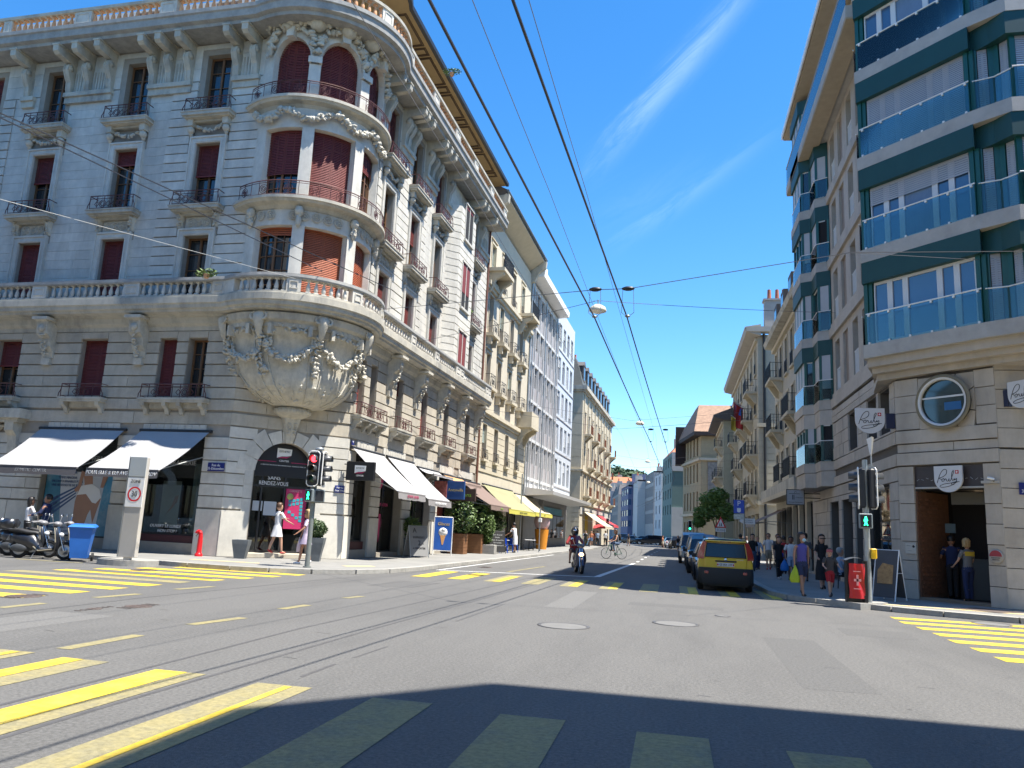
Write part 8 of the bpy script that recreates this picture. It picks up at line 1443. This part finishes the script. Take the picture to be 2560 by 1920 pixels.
def person(label, x, y, rz, h=1.7, skin=SK1, hair=HB, top=CW_, bottom=CN, kind='trousers', stride=.22, arms=(.3, -.3), bend=(.2, .2), long_hair=False, female=True, sleeves='short', shoes=SH, z=.12, lean=0, mask=False, glasses=False, seated=None, group=None, reach=None, bag=None, hat=None, look=0, hemz=None):
    """faces local -y; arms: forward swing of left, right arm in radians; reach: world-free local hand targets"""
    T = thing('person', label, 'person', (x, y, z), rz, group); k = h / 1.7; shw = (.17 if female else .2) * k; hp = (.085 if female else .08) * k
    pel = Vector((0, 0, .9 * k)) if not seated else Vector((0, 0, seated)); ch = pel + Vector((0, -lean * .3, .36 * k)); nk = pel + Vector((0, -lean * .42, .54 * k)); hd = nk + Vector((0, -lean * .1 - .015, .15 * k))
    J = dict(p=pel, c=ch, n=nk)
    legs = []
    for s_, st_ in ((-1, stride), (1, -stride)):
        hip = pel + Vector((s_ * hp, 0, -.03))
        if seated: knee = hip + Vector((s_ * .1, -.38 * k, .02)); ank = knee + Vector((s_ * .02, .06, -.40 * k)) if seated > .5 else knee + Vector((0, 0, -.42 * k)); ank.z = max(ank.z, .12)
        else:
            knee = hip + Vector((0, -st_ * .55 - .03, -.40 * k)); knee.z = hip.z - sqrt(max(.01, (.42 * k) ** 2 - (st_ * .55 + .03) ** 2)); ank = Vector((hip.x * .95, -st_, .085 if st_ > 0 else .085 + abs(st_) * .22))
        toe = ank + Vector((s_ * .02, -.13 * k, -.05 + (0 if st_ >= 0 or seated else -.04))); legs.append((hip, knee, ank, toe))
    armsP = []
    for i, s_ in enumerate((-1, 1)):
        sh = nk + Vector((s_ * shw, .0, -.065 * k)); a = arms[i]
        if reach and reach[i]: hand = Vector(reach[i]); m_ = (sh + hand) / 2; el = m_ + Vector((s_ * .07, .05, -.1 * k))
        else: el = sh + Vector((s_ * .06, -sin(a) * .27 * k, -cos(a) * .27 * k)); a2 = a + bend[i]; hand = el + Vector((s_ * .0, -sin(a2) * .24 * k, -cos(a2) * .24 * k))
        armsP.append((sh, el, hand))
    pts = [pel, (pel + ch) / 2, ch, nk, nk + Vector((0, -.005, .06 * k))]; ed = [(0, 1), (1, 2), (2, 3), (3, 4)]; rad = [(.125 * k, .095 * k), (.115 * k if not female else .10 * k, .08 * k), (.135 * k, .095 * k), (.055 * k, .05 * k), (.045 * k, .045 * k)]
    for hip, kn, an, to in legs: i = len(pts); pts += [hip, kn, (kn + an) / 2 + Vector((0, .015, .04)), an, to]; ed += [(0, i), (i, i + 1), (i + 1, i + 2), (i + 2, i + 3), (i + 3, i + 4)]; rad += [.082 * k, .052 * k, .052 * k, .033 * k, .03 * k]
    hands = []
    for s_, (sh, el, ha) in zip((-1, 1), armsP):
        i = len(pts); d = (ha - el).normalized(); pm = ha + d * .05 * k; pts += [sh, el, ha, pm]; ed += [(2, i), (i, i + 1), (i + 1, i + 2), (i + 2, i + 3)]; rad += [.048 * k, .034 * k, .022 * k, (.032 * k, .018 * k)]
        sd = d.cross(Vector((0, 1, 0)) if abs(d.y) < .8 else Vector((0, 0, 1))).normalized(); nn = d.cross(sd)
        for f in range(4): o_ = sd * (f - 1.5) * .019 * k; b0 = pm + d * .015 + o_; b1 = b0 + d * (.035, .042, .04, .03)[f] * k + nn * .006; b2 = b1 + d * .022 * k + nn * .016 * k; hands.append((b0 - d * .02, b1, b2))
        b0 = ha + d * .02 - sd * .03 * k; hands.append((ha + d * .015, b0 + d * .02, b0 + d * .05 * k + nn * .01))
    me = skinbody([tuple(p) for p in pts], ed, rad, skin)
    F = MB(); F.v = [tuple(v.co) for v in me.vertices]; F.f = [tuple(p.vertices) for p in me.polygons]; F.m = [0] * len(F.f); F.sm = [True] * len(F.f); [limb(limb(F, a, b_, .0095 * k, .0085 * k, 5), b_, c, .0085 * k, .006 * k, 5) for a, b_, c in hands]; ob('body', F.mesh('body', skin, fix=False), T)
    # head with face
    H = MB(); hr = .115 * k; Rr = []
    for t, w, d, o_ in ((-1, .3, .3, -.25), (-.85, .52, .55, -.2), (-.6, .66, .78, -.08), (-.3, .76, .9, 0), (0, .8, .95, .02), (.3, .82, .97, .03), (.6, .72, .85, .05), (.85, .48, .58, .05), (1, .12, .15, .05)): Rr.append([(w * hr * cos(2 * pi * i / 14), (d * sin(2 * pi * i / 14) + o_) * hr, t * hr * 1.12) for i in range(14)])
    H.rings(Rr, True, sm=True); H.rings([[(x_ * hr, y_ * hr, z_ * hr) for x_, y_ in ((-.13, -.85), (0, yy), (.13, -.85))] for yy, z_ in ((-.95, .12), (-1.18, -.22), (-.9, -.32))], False, False); [H.ell((s_ * .8 * hr, 0, -.05 * hr), .1 * hr, .16 * hr, .26 * hr, 6, 5) for s_ in (-1, 1)]
    hq = Matrix.Rotation(look, 4, 'Z'); HO = ob('head', H.mesh('head', skin), T, tuple(hd)); HO.rotation_euler = (0, 0, look)
    E_ = MB(); [E_.ell((s_ * .32 * hr, -.9 * hr, .1 * hr), .11 * hr, .06 * hr, .06 * hr, 6, 4) for s_ in (-1, 1)]; ob('eyes', E_.mesh('eyes', HB), HO); ob('mouth', MB().ell((0, -.86 * hr, -.5 * hr), .22 * hr, .06 * hr, .05 * hr, 8, 4).mesh('mouth', mat('lips', (.28, .08, .07), .6, 0)), HO)
    if mask: ob('face_mask', MB().ell((0, -.62 * hr, -.45 * hr), .58 * hr, .5 * hr, .5 * hr, 12, 8).mesh('face_mask', MASK), HO)
    if glasses: ob('sunglasses', MB().bbox(-.72 * hr, .72 * hr, -1.04 * hr, -.88 * hr, -.02 * hr, .26 * hr, .01).box(-.8 * hr, -.74 * hr, -1.0 * hr, .1 * hr, .1 * hr, .2 * hr).box(.74 * hr, .8 * hr, -1.0 * hr, .1 * hr, .1 * hr, .2 * hr).mesh('sunglasses', BLK), HO)
    if hair:
        G = MB(); G.rings([[(1.06 * w * hr * cos(a), (1.06 * d * sin(a) + o_) * hr if sin(a) > -.2 or t > .5 else (-.2 * d + .1) * hr, t * hr * 1.15 + .03) for a in [2 * pi * i / 16 for i in range(16)]] for t, w, d, o_ in ((-.35 if not long_hair else -.9, .84, .95, .12), (0, .88, 1.0, .1), (.35, .9, 1.03, .08), (.65, .8, .93, .08), (.9, .55, .65, .08), (1.05, .15, .2, .08))], True, sm=True)
        if long_hair == 'tail': G.ell((0, 1.2 * hr, -.1 * hr), .35 * hr, .45 * hr, .95 * hr, 10, 8)
        elif long_hair: G.rings([[(w * hr * cos(a), (d * sin(a) + .45) * hr, z_ * hr) for a in [2 * pi * i / 12 for i in range(12)]] for w, d, z_ in ((.8, .5, .5), (.95, .55, -.4), (1.0, .5, -1.3), (.7, .35, -2.3), (.3, .2, -2.9))], True, sm=True)
        ob('hair', G.mesh('hair', hair), HO)
    if hat: ob('hat', MB().lathe([(.95 * hr, .25 * hr), (1.0 * hr, .5 * hr), (.9 * hr, 1.0 * hr), (.5 * hr, 1.28 * hr), (.01, 1.34 * hr)], n=16).rings([[(x_ * hr, y_ * hr, z_ * hr) for x_, y_ in ((-.75, -.6), (-.6, -1.5), (0, -1.75), (.6, -1.5), (.75, -.6))] for z_ in (.3, .38)], True, sm=False).mesh('hat', hat), HO)
    # clothes
    if top:
        Bt = MB(); pb = pel + Vector((0, 0, (-.05 if kind != 'dress' else .02) * k)); seq = [(pb, .155, .115), ((pel + ch) / 2, .125 if female else .145, .10), (ch, .165 if not female else .15, .118), (ch + (nk - ch) * .62, .185 if not female else .165, .10), (nk + Vector((0, 0, -.03 * k)), .10, .07), (nk + Vector((0, 0, .0)), .065, .06)]
        Bt.rings([[(c_.x + rx * k * cos(a), c_.y + ry * k * sin(a), c_.z) for a in [2 * pi * i / 16 for i in range(16)]] for c_, rx, ry in seq], True, sm=True)
        if sleeves != 'none':
            for sh, el, ha in armsP:
                e = el if sleeves == 'long' else sh.lerp(el, .7); limb(Bt, sh + (nk - sh) * .25, e, .068 * k, .055 * k)
                if sleeves == 'long': limb(Bt, el, ha, .05 * k, .036 * k)
        ob('top', Bt.mesh('top', top), T)
    if bottom:
        Bb = MB()
        if kind in ('trousers', 'shorts'):
            Bb.rings([[(pel.x + rx * k * cos(a), pel.y + ry * k * sin(a), pel.z + dz * k) for a in [2 * pi * i / 14 for i in range(14)]] for rx, ry, dz in ((.13, .10, .09), (.152, .12, 0), (.15, .115, -.1))], True, sm=True)
            for hip, kn, an, to in legs:
                if kind == 'trousers': limb(Bb, hip, kn, .098 * k, .07 * k); limb(Bb, kn, an + Vector((0, 0, -.02)), .07 * k, .058 * k)
                else: limb(Bb, hip, hip.lerp(kn, .8), .1 * k, .088 * k)
        else:
            hz = hemz if hemz is not None else (.28 if kind == 'dress' else .32); fl = 1.25 if kind == 'dress' else 1.08; spread = stride * .6
            Bb.rings([[(pel.x + rx * k * cos(a), pel.y + ry * k * sin(a), pel.z + dz * k) for a in [2 * pi * i / 18 for i in range(18)]] for rx, ry, dz in ((.125, .10, .12), (.158, .125, 0), (.165 * fl, .13 + spread * .3, -hz * .5), (.17 * fl, .13 + spread * .7, -hz))], True, sm=True)
        ob('shorts' if kind == 'shorts' else 'trousers' if kind == 'trousers' else 'skirt', Bb.mesh('bottom', bottom), T)
    S_ = MB(); [S_.ell(tuple(an + Vector((0, -.055 * k, -.045))), .045 * k, .125 * k, .042, 10, 6, Matrix.Rotation(0 if st_ >= 0 or seated else .5, 3, 'X')) for (hip, kn, an, to), st_ in zip(legs, (stride, -stride))]; ob('shoes', S_.mesh('shoes', shoes), T)
    if bag:
        kd, bm = bag; ha = armsP[0][2]; hb = armsP[1][2]
        if kd in ('left', 'right'):
            q = ha if kd == 'left' else hb; ob('carrier_bag', MB().rings([[(q.x + rx * cos(a), q.y - .03 + ry * sin(a), q.z + dz) for a in [2 * pi * i / 12 for i in range(12)]] for rx, ry, dz in ((.015, .015, -.04), (.05, .03, -.12), (.14, .07, -.28), (.17, .08, -.42), (.13, .07, -.5))], True, sm=True).mesh('carrier_bag', bm), T)
        elif kd == 'back': ob('backpack', MB().ell(tuple(ch + Vector((0, .19 * k, .02))), .15 * k, .1 * k, .22 * k, 12, 8).mesh('backpack', bm), T)
        elif kd == 'hip': ob('shoulder_bag', MB().ell(tuple(pel + Vector((.13, .06, .08))), .13, .07, .09, 12, 8).tube([tuple(nk + Vector((-.1, .06, -.02))), tuple(ch + Vector((0, .14, 0))), tuple(pel + Vector((.13, .1, .12)))], .01, 5).mesh('shoulder_bag', bm), T)
    return T
BGY = mat('lime_bag', (.38, .46, .01), .5, .12, 5); BGB = mat('bright_blue_bag', (.01, .16, .50), .6, .1); BGP = mat('pale_pink_bag', (.62, .46, .48), .6, .1); BGW = mat('canvas_bag', (.5, .48, .42), .8, .1)
person('person in a white tennis dress with a dark shoulder bag entering the arched doorway', -13.75, 26.0, RD(150), 1.74, SK1, HBR, CW_, CW_, 'skirt', .2, (.6, .9), (.6, .7), shoes=mat('red_shoes', (.35, .02, .02), .6, .1), z=.28, bag=('hip', CK))
person('person in a lilac minidress with a pale pink bag walking behind the red traffic light', -11.42, 23.55, RD(-58), 1.68, SK2, HBL, CL_, CL_, 'skirt', .16, (.25, .5), (.1, .4), long_hair=True, shoes=SHW, bag=('left', BGP), glasses=True, hemz=.26, look=-.2)
person('person with dark hair and a white top standing behind the parked scooters', -21.4, 23.1, RD(150), 1.66, SK2, HB, CW_, CK, 'trousers', .03, (.5, .6), (1.1, 1.1), long_hair=True); person('person in a navy shirt facing the one in white behind the scooters', -20.85, 23.25, RD(-70), 1.78, SK2, HB, CN, CN, 'trousers', .03, (.5, .4), (.9, .9), female=False, sleeves='long')
person('person in a violet striped top and mask carrying a lime carrier bag', 3.5, 23.4, RD(18), 1.68, SK2, HB, CP, CD, 'shorts', .2, (.05, -.3), (.05, .3), long_hair=True, sleeves='none', mask=True, bag=('left', BGY), look=.5); person('person in a long black dress and sunglasses behind the lime carrier bag', 4.75, 27.6, RD(10), 1.7, SK1, HB, CK, CK, 'dress', .12, (.2, -.1), (.9, .2), long_hair=True, glasses=True, hemz=.62)
person('child in a red and white cap, dark tee and red shorts', 4.3, 23.8, RD(8), 1.28, SK1, HBR, cloth('brown_print_tee', (.06, .05, .045)), CR, 'shorts', .14, (.4, .4), (.9, .9), female=False, shoes=SH, hat=cloth('cap_cloth', (.5, .12, .12)))
person('person in a pale shirt with a cross-body strap walking left of the pavement crowd', 4.2, 42.3, RD(5), 1.62, SK1, HBL, CB_, CN, 'trousers', .15, (.3, .3), (.6, .6), sleeves='long'); person('tall person in sunglasses, white tee and red shoes carrying a canvas bag', 4.85, 43.3, RD(-5), 1.8, SK1, HBR, CW_, CS, 'shorts', .15, (.1, .8), (.1, 1.2), female=False, glasses=True, bag=('left', BGW), shoes=CR)
person('person in a grey tee behind the one dressed in black', 5.15, 42.0, RD(10), 1.77, SK2, HBR, CG, CG, 'shorts', .15, (.2, .1), (.3, .3), female=False); person('person in a black tee and wide black trousers with a bright blue pouch', 4.1, 33.1, RD(8), 1.6, SK1, HBR, CK, CK, 'trousers', .12, (.15, .1), (.3, .5), shoes=SHW, long_hair=True, bag=('hip', mat('royal_blue_pouch', (.01, .03, .35), .6, .1)))
person('youth in a white tee and pale shorts holding a bright blue bag', 4.5, 32.7, RD(-6), 1.62, SK3, HB, CW_, CB_, 'shorts', .14, (.1, .6), (.3, 1.6), female=False, bag=('left', BGB)); person('person in a grey tee seen from behind, between the youth and the violet top', 4.95, 32.3, RD(175), 1.78, SK3, HB, CG, CD, 'shorts', .14, (.2, -.2), (.3, .3), female=False)
person('person with dark hair half hidden behind the yellow hatchback roof', 4.0, 50.3, RD(170), 1.74, SK2, HB, CK, CK, 'trousers', .12, female=False)
person('person in a pale blue shirt seated at the bakery window', 5.5, 28.6, RD(100), 1.7, SK1, HGR, CB_, CK, 'trousers', 0, (.4, .4), (.8, .8), female=False, seated=.5, sleeves='long'); person('person seated in front of the bakery glass behind the sandwich board', 6.15, 25.9, RD(60), 1.66, SK1, HBR, CB_, CK, 'trousers', 0, (.4, .4), (.8, .8), seated=.5)
for x, y, rz, lab in ((5.6, 28.75, 1.7, 'dark café chair under the person in pale blue'), (6.2, 26.05, 1.0, 'dark café chair by the bakery window')): chair(x, y, rz, lab, IRONK)
person('person in a grey and yellow polo shirt and mask standing in the bakery doorway', 8.02, 24.35, RD(200), 1.66, SK1, HBL, cloth('uniform_grey', (.13, .13, .13)), CN, 'trousers', .03, (.3, .3), (.5, .6), long_hair='tail', mask=True, z=.2, look=-.9)
ob('yoke', MB().grid(lambda s, t: (-.15 + .3 * s, .098 + .02 * sin(pi * s), 1.22 + .12 * t), 6, 2).mesh('yoke', cloth('yellow_yoke', (.5, .34, .03))), bpy.data.objects[[o.name for o in bpy.data.objects if o.get('label', '').startswith('person in a grey and yellow')][0]])
person('person in a dark tee with a pale print on the back at the bakery counter', 7.95, 25.4, RD(170), 1.74, SK2, HB, CN, CK, 'trousers', .02, (.4, .4), (.9, .9), female=False, z=.2)
person('waiter in a long white coat bending over the blue café chairs', -9.45, 47.8, RD(-110), 1.76, SK2, HB, CW_, CW_, 'skirt', .03, (.4, .5), (.6, .6), female=False, z=.12, lean=.25, hemz=.42)
for i, (x, y, h, tp, bt, kd, lab, rz) in enumerate(((5.6, 37.2, 1.72, CG, CK, 'trousers', 'person in dark clothes by the hanging shop sign on the right pavement', 0), (5.0, 38.6, 1.66, CR, CK, 'trousers', 'person in a dark red top under the hanging shop sign', 3.1), (3.7, 39.5, 1.7, CK, CJ, 'trousers', 'person in black and jeans walking close to the parked dark van', 0), (4.4, 47.0, 1.64, CB_, CN, 'skirt', 'person in a light blue top walking away past the brown awning', 3.1),(-8.83, 87.8, 1.6, cloth('orange_cloth', (.5, .2, .1)), CJ, 'skirt', 'distant person in orange and denim in the sunlit crowd', 0), (-8.36, 90, 1.66, CB_, CK, 'trousers', 'distant person in a light blue shirt in the sunlit crowd', 3), (-7.5, 90.3, 1.7, CW_, CK, 'trousers', 'distant person in a white shirt at the right end of the sunlit crowd', 3), (-9.4, 96, 1.62, CR, CR, 'dress', 'distant person in red below the parasol', 0), (-8.84, 82, 1.55, CK, CK, 'trousers', 'distant dark dressed person at the left end of the sunlit crowd', 0), (-9.3, 86, 1.6, CW_, CS, 'skirt', 'distant person in white and sand clothes in the sunlit crowd', 0), (-6.0, 111, 1.6, CK, CS, 'shorts', 'distant person in shorts crossing left of the traffic', -1.3), (-1.4, 110.5, 1.62, cloth('orange_cloth', (.5, .2, .1)), CS, 'skirt', 'distant person in orange crossing before the white saloon', 1.4), (.5, 85.5, 1.64, CK, CB_, 'skirt', 'distant person with a raised hand beside the far parked cars', .3), (-6.7, 141, 1.7, CN, CN, 'trousers', 'farthest person in navy near the street bend', 0), (4.6, 56, 1.7, CG, CJ, 'trousers', 'person in grey farther along the shaded right pavement', 0), (5.2, 60, 1.66, CW_, CK, 'trousers', 'person in a white shirt far along the right pavement', 3))): person(lab, x, y, rz, h, SK2 if i % 2 else SK1, HB if i % 3 else HBR, tp, bt, kd, .15, female=i % 2 == 0, z=.12 if i not in (10, 11, 12, 13) else 0)
# riders
R_ = person('rider in a red and black jacket and dark helmet on the scooter', -3.72, 31.4, RD(16), 1.76, SK2, None, cloth('red_black_jacket', (.30, .03, .03)), CG, 'shorts', 0, female=False, sleeves='long', z=0, seated=.86, lean=.25, reach=((-.3, -.62, 1.08), (.3, -.62, 1.08)), shoes=SH); R_.location.x -= .08; R_.location.y -= .28
ob('helmet', MB().lathe([(.10, 1.42), (.145, 1.5), (.15, 1.62), (.1, 1.72), (.01, 1.76)], (0, -.12, 0), 18).mesh('helmet', paint('helmet_black', (.02, .02, .025))), R_); ob('visor', MB().ell((0, -.21, 1.6), .1, .08, .05, 12, 6).mesh('visor', CHR), R_)
R_ = person('cyclist in a grey vest with a backpack and long brown hair', -3.4, 50.5, RD(-64), 1.7, SK2, HBR, CG, CJ, 'trousers', .02, z=0, seated=.98, lean=.3, reach=((-.28, -.5, 1.08), (.28, -.5, 1.08)), sleeves='none', long_hair=True, bag=('back', CK))
